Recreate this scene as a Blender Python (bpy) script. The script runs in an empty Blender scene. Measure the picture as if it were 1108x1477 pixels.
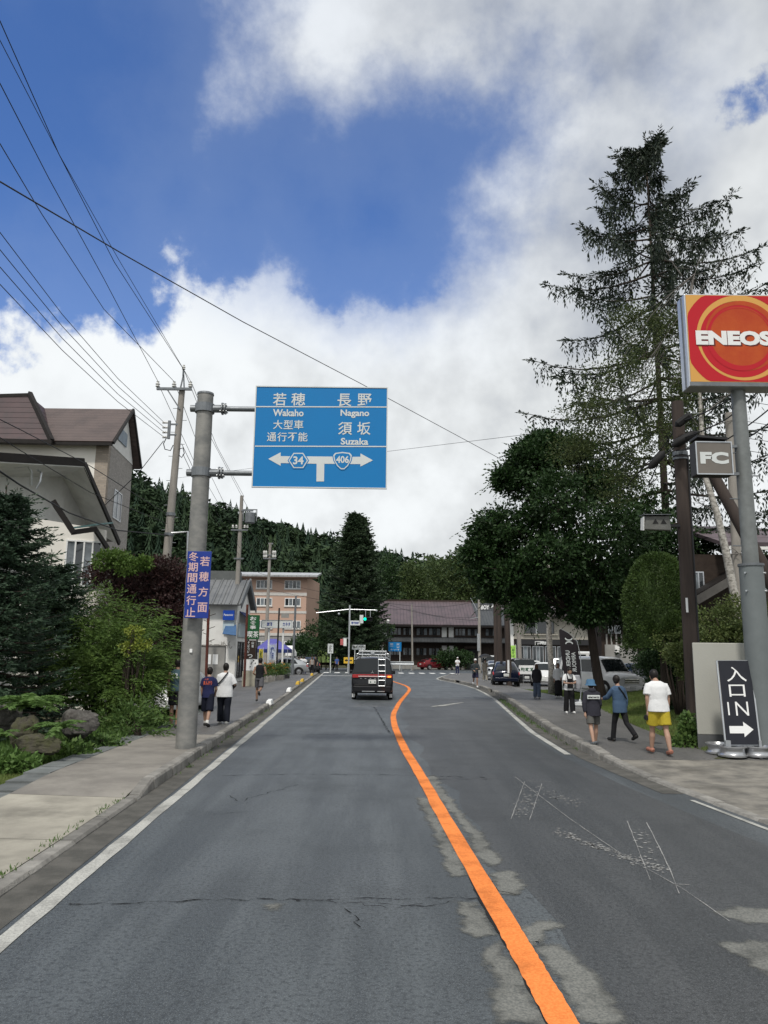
import bpy, math, random
import numpy as np
from mathutils import Vector, Matrix
pi = math.pi
rnd = random.Random(7)
C = bpy.context.scene.collection
SC = bpy.context.scene

# ---------------------------------------------------------------- camera
FPX, EYE = 1110.0, 2.0            # focal length in pixels of a 1108 x 1477 frame, eye height in metres
TILT, ROLL = math.atan(204.5 / FPX), 0.012
RCAM = Matrix.Rotation(pi / 2 + TILT, 3, 'X') @ Matrix.Rotation(ROLL, 3, 'Z')
cam = bpy.data.cameras.new('camera')
cam.sensor_fit = 'VERTICAL'; cam.sensor_height = 36.0; cam.lens = 36.0 * FPX / 1477.0
cam.clip_start = 0.1; cam.clip_end = 3000
cam_o = bpy.data.objects.new('camera', cam); C.objects.link(cam_o)
cam_o.matrix_world = Matrix.Translation((0, 0, EYE)) @ RCAM.to_4x4()
SC.camera = cam_o

def ray(px, py):
    return RCAM @ Vector(((px - 554.0) / FPX, (738.5 - py) / FPX, -1.0))
def G(px, py, z=0.0):             # point of the level z seen at a pixel
    d = ray(px, py); return d * ((z - EYE) / d.z) + Vector((0, 0, EYE))
def at(px, py, Y):                # point at distance Y down the road seen at a pixel
    d = ray(px, py); return d * (Y / d.y) + Vector((0, 0, EYE))

# ---------------------------------------------------------------- node helper
class NT:
    def __init__(s, tree): s.t = tree; s.n = tree.nodes; s.l = tree.links
    def new(s, kind, **kw):
        nd = s.n.new(kind)
        for k, v in kw.items(): setattr(nd, k, v)
        return nd
    def put(s, sock, v):
        if isinstance(v, bpy.types.NodeSocket): s.l.new(v, sock)
        elif v is not None: sock.default_value = v
    def m(s, op, a, b=None, c=None, clamp=False):
        nd = s.new('ShaderNodeMath', operation=op, use_clamp=clamp)
        for i, v in enumerate((a, b, c)): s.put(nd.inputs[i], v)
        return nd.outputs[0]
    def vm(s, op, a, b=None, out=0):
        nd = s.new('ShaderNodeVectorMath', operation=op)
        s.put(nd.inputs[0], a)
        if b is not None:
            s.put(nd.inputs[3 if op == 'SCALE' else 1], b)
        return nd.outputs[out]
    def ss(s, x, a, b, lo=0.0, hi=1.0):   # smoothstep
        nd = s.new('ShaderNodeMapRange', interpolation_type='SMOOTHSTEP')
        s.put(nd.inputs[0], x); nd.inputs[1].default_value = a; nd.inputs[2].default_value = b
        nd.inputs[3].default_value = lo; nd.inputs[4].default_value = hi
        return nd.outputs[0]
    def noise(s, vec, scale, detail=4, rough=0.55, dist=0.0, out=0):
        nd = s.new('ShaderNodeTexNoise'); s.put(nd.inputs['Vector'], vec)
        nd.inputs['Scale'].default_value = scale; nd.inputs['Detail'].default_value = detail
        nd.inputs['Roughness'].default_value = rough; nd.inputs['Distortion'].default_value = dist
        return nd.outputs[out]
    def mix(s, f, a, b, blend='MIX'):
        nd = s.new('ShaderNodeMix', data_type='RGBA', blend_type=blend)
        s.put(nd.inputs[0], f)
        for i, v in ((6, a), (7, b)):
            if isinstance(v, tuple) and len(v) == 3: v = (*v, 1)
            s.put(nd.inputs[i], v)
        return nd.outputs[2]

# ---------------------------------------------------------------- sun, sky
SUN_EL, SUN_AZ = math.radians(57), math.radians(193)       # azimuth from +Y towards +X
sdir = Vector((math.sin(SUN_AZ) * math.cos(SUN_EL), math.cos(SUN_AZ) * math.cos(SUN_EL), math.sin(SUN_EL)))
sl = bpy.data.lights.new('sun', 'SUN'); sl.energy = 2.9; sl.angle = math.radians(7); sl.color = (1, 0.95, 0.87)
so = bpy.data.objects.new('sun', sl); C.objects.link(so)
so.rotation_euler = (-sdir).to_track_quat('-Z', 'Y').to_euler()

W = bpy.data.worlds.new('World'); SC.world = W; W.use_nodes = True
w = NT(W.node_tree); w.n.clear()
sky = w.new('ShaderNodeTexSky', sky_type='NISHITA', sun_disc=False)
sky.sun_elevation = SUN_EL; sky.sun_rotation = SUN_AZ; sky.altitude = 1300; sky.ozone_density = 2.5; sky.dust_density = 0.6; sky.air_density = 1.0
D = w.new('ShaderNodeTexCoord').outputs['Generated']
def nearness(px, py, r0, r1):     # 1 towards a sky direction, fading to 0 between the angles r0 and r1
    c = ray(px, py).normalized()
    return w.ss(w.m('ARCCOSINE', w.m('MINIMUM', w.vm('DOT_PRODUCT', D, tuple(c), out=1), 1.0)), r0, r1, 1.0, 0.0)
gap = None                        # broad round openings in the cloud cover, merged
for px, py, r in [(-80, 90, .27), (60, 190, .20), (150, 290, .13), (250, 290, .10), (350, 300, .105), (450, 310, .11), (535, 310, .11), (615, 240, .065), (70, 20, .20),
                  (150, 50, .10), (540, 375, .05), (-350, 150, .28), (690, 210, .035), (1068, 130, -.005)]:
    c = ray(px, py).normalized()
    l = w.m('DIVIDE', w.m('SUBTRACT', r, w.m('ARCCOSINE', w.m('MINIMUM', w.vm('DOT_PRODUCT', D, tuple(c), out=1), 1.0))), 0.17)
    gap = l if gap is None else w.m('SMOOTH_MAX', gap, l, 0.07)
fine = w.noise(D, 6.5, 9, 0.60, 0.0)
big = w.noise(D, 2.3, 3, 0.5)
thick = w.m('ADD', w.m('MULTIPLY', gap, -1.25), w.m('MULTIPLY', w.m('SUBTRACT', fine, 0.5), 2.2))               # positive = cloud
thick = w.m('ADD', thick, w.m('MULTIPLY', w.m('SUBTRACT', big, 0.5), 0.35))
veil = nearness(580, 80, 0.20, 0.42)                                   # the upper bank is thin and frayed, the lower one solid cumulus
mask = w.m('ADD', w.m('MULTIPLY', w.ss(thick, -0.14, 0.12), w.m('SUBTRACT', 1.0, veil)), w.m('MULTIPLY', w.ss(thick, -0.26, 0.80, 0.0, 0.86), veil))
# billows: the field sampled a little towards the light gives lit and shaded sides
off = tuple(Vector((-0.35, 0.0, 0.94)) * 0.055)
relief = w.m('SUBTRACT', fine, w.noise(w.vm('ADD', D, off), 6.5, 4, 0.60))
val = w.m('ADD', 0.88, w.m('MULTIPLY', relief, 0.80))
val = w.m('SUBTRACT', val, w.m('MULTIPLY', nearness(1080, 40, 0.10, 0.62), 0.20))
sz = w.new('ShaderNodeSeparateXYZ'); w.l.new(D, sz.inputs[0])
val = w.m('SUBTRACT', val, w.m('MULTIPLY', w.ss(sz.outputs[2], 0.50, 0.95), 0.16))      # cloud bases overhead are greyer than the bright banks lower down
val = w.m('SUBTRACT', val, w.m('MULTIPLY', nearness(880, 345, 0.02, 0.14), 0.20))
val = w.m('ADD', val, w.m('MULTIPLY', w.m('SUBTRACT', big, 0.5), 0.55))
rim = w.m('MULTIPLY', w.ss(thick, 0.75, 0.05), w.m('SUBTRACT', 1.0, veil))
val = w.m('ADD', val, w.m('MULTIPLY', rim, 0.16))
val = w.m('SMOOTH_MIN', w.m('SMOOTH_MAX', val, 0.34, 0.15), 0.97, 0.15)
ccol = w.mix(w.ss(val, 0.35, 0.80), (0.90, 0.975, 1.10), (0.965, 1.0, 1.02))
cl = w.vm('SCALE', ccol, val)
blue = w.mix(1.0, w.vm('SCALE', sky.outputs[0], 0.10), (0.92, 1.25, 1.74), 'MULTIPLY')
blue = w.mix(w.m('MULTIPLY', w.ss(thick, -1.5, -0.1), 0.10), blue, (0.62, 0.70, 0.80))      # thin haze thickening towards the clouds
final = w.mix(mask, blue, cl)
bg = w.new('ShaderNodeBackground'); w.l.new(final, bg.inputs[0]); bg.inputs[1].default_value = 1.0
wo = w.new('ShaderNodeOutputWorld'); w.l.new(bg.outputs[0], wo.inputs[0])
W.cycles.sampling_method = 'MANUAL'; W.cycles.sample_map_resolution = 256
vs = SC.view_settings; vs.view_transform = 'Standard'; vs.look = 'None'; vs.exposure = 0.0; vs.gamma = 1.0; vs.use_curve_mapping = False
# ================================================================ mesh and object helpers
def tags(o, label=None, cat=None, group=None, kind=None):
    if label: o['label'] = label
    if cat: o['category'] = cat
    if group: o['group'] = group
    if kind: o['kind'] = kind
    return o
def root(name, label, cat, loc=(0, 0, 0), rz=0.0, group=None):
    o = bpy.data.objects.new(name, None); C.objects.link(o); o.empty_display_size = 0.2
    o.location = loc; o.rotation_euler = (0, 0, rz)
    return tags(o, label, cat, group)
def frame_of(d):
    d = Vector(d).normalized()
    a = Vector((0, 0, 1)) if abs(d.z) < 0.92 else Vector((1, 0, 0))
    u = d.cross(a).normalized(); return u, d.cross(u).normalized()

class MB:
    def __init__(s): s.v = []; s.f = []
    def add(s, vs, fs):
        o = len(s.v); s.v += [tuple(x) for x in vs]; s.f += [tuple(i + o for i in f) for f in fs]; return s
    def bx(s, x0, x1, y0, y1, z0, z1, M=None):
        vs = [Vector((x, y, z)) for z in (z0, z1) for y in (y0, y1) for x in (x0, x1)]
        if M: vs = [M @ p for p in vs]
        return s.add(vs, [(0, 2, 3, 1), (4, 5, 7, 6), (0, 1, 5, 4), (2, 6, 7, 3), (0, 4, 6, 2), (1, 3, 7, 5)])
    def bar(s, a, b, w, h=None):              # square bar between two points
        a, b = Vector(a), Vector(b); u, q = frame_of(b - a); u = u * w / 2; q = q * (h or w) / 2
        vs = [p + i * u + j * q for p in (a, b) for i, j in ((-1, -1), (1, -1), (1, 1), (-1, 1))]
        return s.add(vs, [(0, 1, 2, 3), (7, 6, 5, 4)] + [(i, i + 4, (i + 1) % 4 + 4, (i + 1) % 4) for i in range(4)])
    def tube(s, pts, rads, n=8, ell=None):
        pts = [Vector(p) for p in pts]
        if not hasattr(rads, '__len__'): rads = [rads] * len(pts)
        o = len(s.v); u = None
        for i, p in enumerate(pts):
            d = (pts[min(i + 1, len(pts) - 1)] - pts[max(i - 1, 0)])
            if d.length < 1e-9: d = Vector((0, 0, 1))
            d.normalize()
            if u is None: u, q = frame_of(d)
            else:
                u = (u - d * u.dot(d)).normalized(); q = d.cross(u)
            for k in range(n):
                t = 2 * pi * k / n
                s.v.append(tuple(p + u * (rads[i] * math.cos(t)) + q * (rads[i] * math.sin(t))))
        for i in range(len(pts) - 1):
            for k in range(n):
                a = o + i * n + k; b = o + i * n + (k + 1) % n
                s.f.append((a, b, b + n, a + n))
        s.f.append(tuple(o + k for k in reversed(range(n)))); s.f.append(tuple(o + (len(pts) - 1) * n + k for k in range(n)))
        return s
    def cyl(s, a, b, r0, r1=None, n=12): return s.tube([a, b], [r0, r0 if r1 is None else r1], n)
    def oval(s, rings, n=14):                 # stacked horizontal ellipses (cx, cy, z, rx, ry)
        o = len(s.v)
        for cx, cy, z, rx, ry in rings:
            for k in range(n):
                t = 2 * pi * k / n; s.v.append((cx + rx * math.cos(t), cy + ry * math.sin(t), z))
        for i in range(len(rings) - 1):
            for k in range(n):
                a = o + i * n + k; b = o + i * n + (k + 1) % n
                s.f.append((a, b, b + n, a + n))
        s.f.append(tuple(o + k for k in reversed(range(n)))); s.f.append(tuple(o + (len(rings) - 1) * n + k for k in range(n)))
        return s
    def lathe(s, prof, n=16, c=(0, 0, 0), axis='Z'):
        o = len(s.v); c = Vector(c)
        for r, z in prof:
            for k in range(n):
                t = 2 * pi * k / n; a, b = r * math.cos(t), r * math.sin(t)
                s.v.append(tuple(c + (Vector((a, b, z)) if axis == 'Z' else Vector((z, a, b)) if axis == 'X' else Vector((a, z, b)))))
        for i in range(len(prof) - 1):
            for k in range(n):
                a = o + i * n + k; b = o + i * n + (k + 1) % n
                s.f.append((a, b, b + n, a + n))
        s.f.append(tuple(o + k for k in reversed(range(n)))); s.f.append(tuple(o + (len(prof) - 1) * n + k for k in range(n)))
        return s
    def prism(s, pts, off):                   # polygon swept by a vector
        off = Vector(off); a = [Vector(p) for p in pts]; n = len(a)
        return s.add(a + [p + off for p in a], [tuple(range(n)), tuple(reversed(range(n, 2 * n)))] + [(i, n + i, n + (i + 1) % n, (i + 1) % n) for i in range(n)])
    def sheet(s, pts): return s.add(pts, [tuple(range(len(pts)))])
    def ribbon(s, left, right):
        n = len(left)
        return s.add(list(left) + list(right), [(i, n + i, n + i + 1, i + 1) for i in range(n - 1)])
    def ball(s, c, r, sx=1, sy=1, sz=1, nu=12, nv=8):
        prof = [(max(1e-4, math.sin(pi * i / nv)) * r, -math.cos(pi * i / nv) * r) for i in range(nv + 1)]
        t = MB().lathe(prof, nu); return s.add([(c[0] + x * sx, c[1] + y * sy, c[2] + z * sz) for x, y, z in t.v], t.f)
    def build(s, name, m, parent=None, world=False, smooth=False, bevel=0.0, loc=None, angle=40, **tg):
        me = bpy.data.meshes.new(name)
        v = s.v
        if world and parent is not None:
            L = parent.location; rz = -parent.rotation_euler.z; c, q = math.cos(rz), math.sin(rz)
            v = [((x - L.x) * c - (y - L.y) * q, (x - L.x) * q + (y - L.y) * c, z - L.z) for x, y, z in v]
        me.from_pydata(v, [], s.f); me.validate(); 
        o = bpy.data.objects.new(name, me); C.objects.link(o)
        if loc is not None: o.location = loc
        for mm in (m if isinstance(m, (list, tuple)) else [m]): me.materials.append(mm)
        if parent is not None: o.parent = parent
        if smooth:
            me.shade_smooth()
            if angle < 180: me.set_sharp_from_angle(angle=math.radians(angle))
        if bevel:
            b = o.modifiers.new('bevel', 'BEVEL'); b.width = bevel; b.segments = 2; b.limit_method = 'ANGLE'; b.angle_limit = math.radians(40)
        return tags(o, **tg)
def copy_part(o, parent, loc=None, rot=None):
    c = o.copy(); C.objects.link(c); c.parent = parent
    if loc is not None: c.location = loc
    if rot is not None: c.rotation_euler = rot
    return c

def fast_mesh(name, V, quads, m, parent=None, loc=None, tint=None, **tg):
    me = bpy.data.meshes.new(name); V = np.asarray(V, np.float32); Q = np.asarray(quads, np.int32); k = Q.shape[1]
    me.vertices.add(len(V)); me.vertices.foreach_set('co', V.ravel())
    me.loops.add(Q.size); me.loops.foreach_set('vertex_index', Q.ravel())
    me.polygons.add(len(Q)); me.polygons.foreach_set('loop_start', np.arange(0, Q.size, k, dtype=np.int32)); me.polygons.foreach_set('loop_total', np.full(len(Q), k, np.int32))
    me.update(calc_edges=True); me.materials.append(m)
    if tint is not None:
        at_ = me.attributes.new('tint', 'FLOAT', 'POINT'); at_.data.foreach_set('value', np.asarray(tint, np.float32))
    o = bpy.data.objects.new(name, me); C.objects.link(o)
    if parent is not None: o.parent = parent
    if loc is not None: o.location = loc
    return tags(o, **tg)

# ---- lettering: flat print raised a millimetre or two, from the built-in font
_tc = {}
def glyphs(txt, bold=0.0, res=3, shear=0.0):
    key = (txt, bold, res, shear)
    if key in _tc: return _tc[key]
    cu = bpy.data.curves.new('lettering', 'FONT'); cu.body = txt; cu.resolution_u = res; cu.offset = bold; cu.shear = shear
    ob = bpy.data.objects.new('lettering', cu); me = ob.to_mesh()
    vs = np.array([v.co[:2] for v in me.vertices]) if len(me.vertices) else np.zeros((1, 2)); fs = [tuple(p.vertices) for p in me.polygons]
    ob.to_mesh_clear(); bpy.data.objects.remove(ob); bpy.data.curves.remove(cu)
    _tc[key] = (vs, fs); return vs, fs
def text(mb, txt, c, w, h, bold=0.015, keep=False, mirror=False, rot=0.0, O=None, U=None, V=None):
    """fit txt in a w x h box centred on c=(a,b) of the plane O + a*U + b*V"""
    vs, fs = glyphs(txt, bold)
    lo, hi = vs.min(0), vs.max(0); sp = np.maximum(hi - lo, 1e-6); q = (vs - (lo + hi) / 2)
    if abs(rot) > 0.01:
        cr, sr = math.cos(rot), math.sin(rot); q = q @ np.array([[cr, sr], [-sr, cr]]); sp = q.max(0) - q.min(0)
    k = (w / sp[0], h / sp[1]); k = (min(k), min(k)) if keep else k
    q = q * np.array(k) * np.array((-1 if mirror else 1, 1)) + np.array(c)
    mb.add([O + U * a + V * b for a, b in q], fs); return mb

# ---------------------------------------------------------------- materials
_m = {}
def mat(name, col, rough=0.6, metal=0.0, var=0.0, vs=3.0, bump=0.0, bs=30.0, col2=None, spec=0.25, stain=0.0, stretch=None, emit=0.0, coat=0.0, alpha=1.0, orand=0.0):
    if name in _m: return _m[name]
    m = bpy.data.materials.new(name); m.use_nodes = True; t = NT(m.node_tree); b = t.n['Principled BSDF']
    b.inputs['Roughness'].default_value = rough; b.inputs['Metallic'].default_value = metal; b.inputs['Specular IOR Level'].default_value = spec
    if coat: b.inputs['Coat Weight'].default_value = coat; b.inputs['Coat Roughness'].default_value = 0.05
    c = (*col, 1)
    b.inputs['Base Color'].default_value = c
    if var or bump or stain:
        tc = t.new('ShaderNodeTexCoord').outputs['Object']
        if stretch:
            mp = t.new('ShaderNodeMapping'); t.l.new(tc, mp.inputs[0]); mp.inputs['Scale'].default_value = stretch; tc = mp.outputs[0]
        if var or stain:
            n = t.noise(tc, vs, 5, 0.62)
            c2 = col2 or tuple(min(1, x * 0.55) for x in col)
            f = t.ss(n, 0.5 - 0.22, 0.5 + 0.24)
            oc = t.mix(t.m('MULTIPLY', f, var), (*col, 1), (*c2, 1))
            if stain:
                n2 = t.noise(tc, vs * 0.23, 6, 0.7)
                oc = t.mix(t.m('MULTIPLY', t.ss(n2, 0.5, 0.72), stain), oc, (*[x * 0.35 for x in col], 1))
            if orand: oc = t.vm('SCALE', oc, t.m('ADD', 1 - orand, t.m('MULTIPLY', t.new('ShaderNodeObjectInfo').outputs['Random'], 2 * orand)))
            t.l.new(oc, b.inputs['Base Color'])
            t.l.new(t.m('ADD', rough - 0.08, t.m('MULTIPLY', n, 0.16)), b.inputs['Roughness'])
        if bump:
            bn = t.new('ShaderNodeBump'); bn.inputs['Strength'].default_value = min(1, bump); bn.inputs['Distance'].default_value = 0.02
            t.l.new(t.noise(tc, bs, 5, 0.65), bn.inputs['Height']); t.l.new(bn.outputs[0], b.inputs['Normal'])
    if emit:
        b.inputs['Emission Color'].default_value = c; b.inputs['Emission Strength'].default_value = emit
    _m[name] = m; return m
def leaf_mat(name, c1, c2, c3=None, transl=0.25, rough=0.55):
    if name in _m: return _m[name]
    m = bpy.data.materials.new(name); m.use_nodes = True; t = NT(m.node_tree); b = t.n['Principled BSDF']
    g = t.new('ShaderNodeNewGeometry'); r = g.outputs['Random Per Island']
    tc = t.new('ShaderNodeTexCoord').outputs['Object']
    n = t.noise(tc, 2.2, 3, 0.5)
    c = t.mix(r, c1, c2)
    c = t.mix(t.m('MULTIPLY', t.ss(n, 0.42, 0.68), 0.8), c, c3 or c2)
    b.inputs['Roughness'].default_value = rough; b.inputs['Specular IOR Level'].default_value = 0.3
    t.l.new(c, b.inputs['Base Color'])
    tr = t.new('ShaderNodeBsdfTranslucent'); t.l.new(c, tr.inputs[0])
    mx = t.new('ShaderNodeMixShader'); mx.inputs[0].default_value = transl
    t.l.new(b.outputs[0], mx.inputs[1]); t.l.new(tr.outputs[0], mx.inputs[2])
    t.l.new(mx.outputs[0], t.n['Material Output'].inputs[0])
    _m[name] = m; return m

M_STEEL = mat('galvanised steel', (0.20, 0.215, 0.23), 0.5, 0.55, var=0.6, vs=4, col2=(0.11, 0.12, 0.13), bump=0.05)
M_POLE = mat('pole concrete', (0.31, 0.29, 0.265), 0.85, var=0.6, vs=5, stain=0.4, bump=0.25, bs=60, stretch=(1, 1, 0.25))
M_ALU = mat('bare aluminium', (0.55, 0.57, 0.59), 0.35, 0.8, var=0.3)
M_DARKM = mat('dark painted metal', (0.03, 0.03, 0.033), 0.5, var=0.4)
M_BLACK = mat('black rubber', (0.018, 0.018, 0.019), 0.7)
M_WIRE = mat('cable sheath', (0.015, 0.016, 0.018), 0.6)
M_WHITE = mat('white paint', (0.76, 0.77, 0.77), 0.5, var=0.3, col2=(0.62, 0.63, 0.62))
M_GLASS = mat('window glass', (0.015, 0.02, 0.024), 0.06, spec=0.9)
M_GLASSB = mat('curtained glass', (0.20, 0.23, 0.25), 0.12, var=0.8, vs=2.2, col2=(0.05, 0.06, 0.07), spec=0.8)
M_WOODP = mat('creosoted wood', (0.040, 0.031, 0.028), 0.8, var=0.8, vs=6, col2=(0.075, 0.058, 0.05), bump=0.5, bs=25, stretch=(1, 1, 0.08))
M_BARK = mat('dark bark', (0.055, 0.043, 0.035), 0.9, var=0.8, vs=7, bump=0.9, bs=16, stretch=(1, 1, 0.3))
M_RUST = mat('rusty paint', (0.12, 0.035, 0.025), 0.8, var=0.9, vs=9, col2=(0.05, 0.022, 0.018), bump=0.4)
M_PORC = mat('porcelain', (0.62, 0.62, 0.60), 0.2)
# ================================================================ ground, road, kerbs, pavements
def asphalt(name, col, light, spk=0.55):
    m = bpy.data.materials.new(name); m.use_nodes = True; t = NT(m.node_tree); b = t.n['Principled BSDF']
    tc = t.new('ShaderNodeTexCoord').outputs['Object']
    mp = t.new('ShaderNodeMapping'); t.l.new(tc, mp.inputs[0]); mp.inputs['Scale'].default_value = (1.0, 0.10, 1.0); mp.inputs['Rotation'].default_value = (0, 0, 0.045)
    streak = t.noise(mp.outputs[0], 1.9, 4, 0.6)
    blot = t.noise(tc, 0.55, 6, 0.65)
    agg = t.noise(tc, 95.0, 3, 0.75)
    agg2 = t.noise(tc, 28.0, 4, 0.7)
    c = t.mix(t.ss(streak, 0.38, 0.62), (*col, 1), (*light, 1))
    c = t.mix(t.m('MULTIPLY', t.ss(blot, 0.48, 0.70), 0.55), c, (*[x * 0.66 for x in col], 1))
    c = t.mix(t.m('MULTIPLY', t.ss(agg, 0.50, 0.64), spk), c, (*[min(1, x * 2.3) for x in light], 1))
    c = t.mix(t.m('MULTIPLY', t.ss(agg2, 0.54, 0.36), 0.7), c, (*[x * 0.55 for x in col], 1))
    t.l.new(c, b.inputs['Base Color'])
    t.l.new(t.m('ADD', 0.40, t.m('MULTIPLY', blot, 0.28)), b.inputs['Roughness'])
    b.inputs['Specular IOR Level'].default_value = 0.5
    bn = t.new('ShaderNodeBump'); bn.inputs['Strength'].default_value = 0.7; bn.inputs['Distance'].default_value = 0.008
    t.l.new(t.m('ADD', agg, t.m('MULTIPLY', agg2, 0.8)), bn.inputs['Height']); t.l.new(bn.outputs[0], b.inputs['Normal'])
    return m
M_ROAD = asphalt('worn asphalt', (0.050, 0.058, 0.064), (0.084, 0.095, 0.102))
M_ROAD2 = asphalt('newer asphalt', (0.042, 0.046, 0.049), (0.060, 0.064, 0.067), 0.6)
M_WALK = asphalt('pavement asphalt', (0.085, 0.084, 0.082), (0.115, 0.112, 0.108))
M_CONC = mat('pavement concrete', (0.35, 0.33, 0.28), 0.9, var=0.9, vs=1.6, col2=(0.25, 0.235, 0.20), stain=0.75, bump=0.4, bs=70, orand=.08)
M_CONC_SHADE = mat('concrete with painted shade', (0.25, 0.235, 0.21), 0.9, var=0.9, vs=1.3, col2=(0.15, 0.14, 0.128), stain=0.75, bump=0.4, bs=70, orand=.1)  # darker copy of the pavement concrete, shade painted into its colour and blotches
M_CONCR = mat('weathered forecourt', (0.25, 0.235, 0.205), 0.9, var=1.0, vs=2.2, col2=(0.12, 0.115, 0.105), stain=0.8, bump=0.5, bs=60)
M_KERB = mat('kerb concrete', (0.27, 0.26, 0.24), 0.9, var=0.9, vs=4, col2=(0.14, 0.135, 0.125), stain=0.7, bump=0.8, bs=30, orand=.22)
M_GUT = mat('gutter concrete', (0.115, 0.11, 0.10), 0.9, var=0.9, vs=3, col2=(0.055, 0.055, 0.05), stain=0.5, bump=0.5, bs=50)
M_COVER = mat('drain cover slab', (0.16, 0.17, 0.17), 0.85, var=0.8, vs=3, col2=(0.09, 0.10, 0.10), stain=0.5, bump=0.4, bs=50, orand=.2)
M_SOIL = mat('grassy soil', (0.055, 0.065, 0.028), 0.95, var=0.9, vs=1.2, col2=(0.075, 0.062, 0.04), bump=0.6, bs=12)
M_LINEW = mat('white road paint', (0.70, 0.71, 0.70), 0.7, var=0.6, vs=2, col2=(0.5, 0.5, 0.5), bump=0.2)
def eroded(name, col, dark, ns, lo, hi, edge=True):         # a worn coat: holes and a crumbled rim where it has come away
    m = bpy.data.materials.new(name); m.use_nodes = True; t = NT(m.node_tree); b = t.n['Principled BSDF']; tc = t.new('ShaderNodeTexCoord').outputs['Object']
    n1 = t.noise(tc, ns, 6, .68); n2 = t.noise(tc, 60, 3, .7); c = t.mix(t.ss(n2, .35, .66), (*col, 1), (*dark, 1)); n3 = t.noise(tc, 1.3, 5, .7); t.l.new(t.mix(t.m('MULTIPLY', t.ss(n3, .44, .68), .55), c, (*[x * .35 for x in dark], 1)), b.inputs['Base Color']); b.inputs['Roughness'].default_value = .9; b.inputs['Specular IOR Level'].default_value = .15
    e = t.m('MULTIPLY', t.new('ShaderNodeAttribute', attribute_name='tint').outputs['Fac'], .62) if edge else .42
    a = t.ss(t.m('ADD', e, t.m('MULTIPLY', t.m('SUBTRACT', t.m('ADD', t.m('MULTIPLY', n1, .75), t.m('MULTIPLY', n2, .25)), .5), 1.3)), lo, hi); t.l.new(a, b.inputs['Alpha']); return m
M_OLD = eroded('ground off old asphalt', (0.20, 0.20, 0.185), (0.11, 0.115, 0.11), 5.0, .18, .48)
M_CRACK = eroded('crack', (0.012, 0.012, 0.013), (0.02, 0.02, 0.02), 5.0, .30, .52, False)
M_STRIP = mat('dark seam', (0.012, 0.012, 0.013), .8)
M_ORANGE = eroded('orange road paint', (0.82, 0.26, 0.07), (0.66, 0.185, 0.045), 6.0, -.06, .12, False)
M_LINE = eroded('worn white line', (0.46, 0.46, 0.43), (0.30, 0.30, 0.285), 4.0, .14, .30, False)
M_CHALK = mat('chalk', (0.38, 0.38, 0.37), 0.9, var=0.9, vs=40, col2=(0.10, 0.10, 0.10))
M_YELL = mat('yellow kerb paint', (0.62, 0.40, 0.05), 0.7, var=0.6, vs=5)

def ST(name, mb, m, **k): return mb.build(name, m, kind='structure', **k)
def lerp_tab(tab, y):
    if y <= tab[0][0]: return tab[0][1]
    for (a, p), (b, q) in zip(tab, tab[1:]):
        if y <= b: return p + (q - p) * (y - a) / (b - a)
    return tab[-1][1]
def xkl(y): return -2.80 - 0.045 * y                       # face of the kerb on the left
KR = [(-8, 9.5), (0, 6.3), (4, 5.55), (6, 5.2), (9.5, 4.75), (12.6, 4.46), (16.3, 4.27), (21, 4.42), (26, 4.80), (31, 5.2), (36, 5.6), (42, 5.9), (47, 6.05), (52, 5.95), (57, 5.6), (62, 5.05), (65, 4.95), (68, 5.3), (74, 6.2), (82, 8.0), (86, 10.5), (88, 16)]
def xkr(y): return lerp_tab(KR, y)

def hz(x, y):                                              # terrain: flat valley floor, wooded hill behind
    if y < 125: return -0.06
    ridge = lerp_tab([(-600, 95), (-170, 78), (-110, 60), (-60, 45), (-20, 33), (10, 26), (60, 26), (200, 34), (600, 70)], x * 300.0 / max(y, 200))
    t = min(1, (y - 125) / 175.0); t = t * t * (3 - 2 * t)
    return -0.06 + ridge * t
mb = MB(); ys = [-300, -60, -8, 20, 60, 100, 125, 140, 160, 180, 200, 225, 250, 275, 300, 340, 420, 700, 1600]
xs = [-1800, -700, -400, -280, -200, -160, -130, -100, -80, -60, -40, -20, 0, 20, 40, 70, 110, 170, 260, 400, 700, 1800]
mb.add([(x, y, hz(x, y)) for y in ys for x in xs], [(j * len(xs) + i, j * len(xs) + i + 1, (j + 1) * len(xs) + i + 1, (j + 1) * len(xs) + i) for j in range(len(ys) - 1) for i in range(len(xs) - 1)])
ST('ground', mb, M_SOIL, smooth=True, angle=180)

yy = [-8, -4, 0] + [3 + 1.5 * i for i in range(57)]
rd = MB(); rd.ribbon([(xkl(y) + 0.02, y, 0) for y in yy], [(xkr(y) + 0.02, y, 0) for y in yy])
road = ST('road', rd, M_ROAD)
cr = MB(); cr.sheet([(-90, 84, -0.004), (90, 84, -0.004), (90, 109, -0.004), (-90, 109, -0.004)]); ST('cross_road', cr, M_ROAD)

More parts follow.
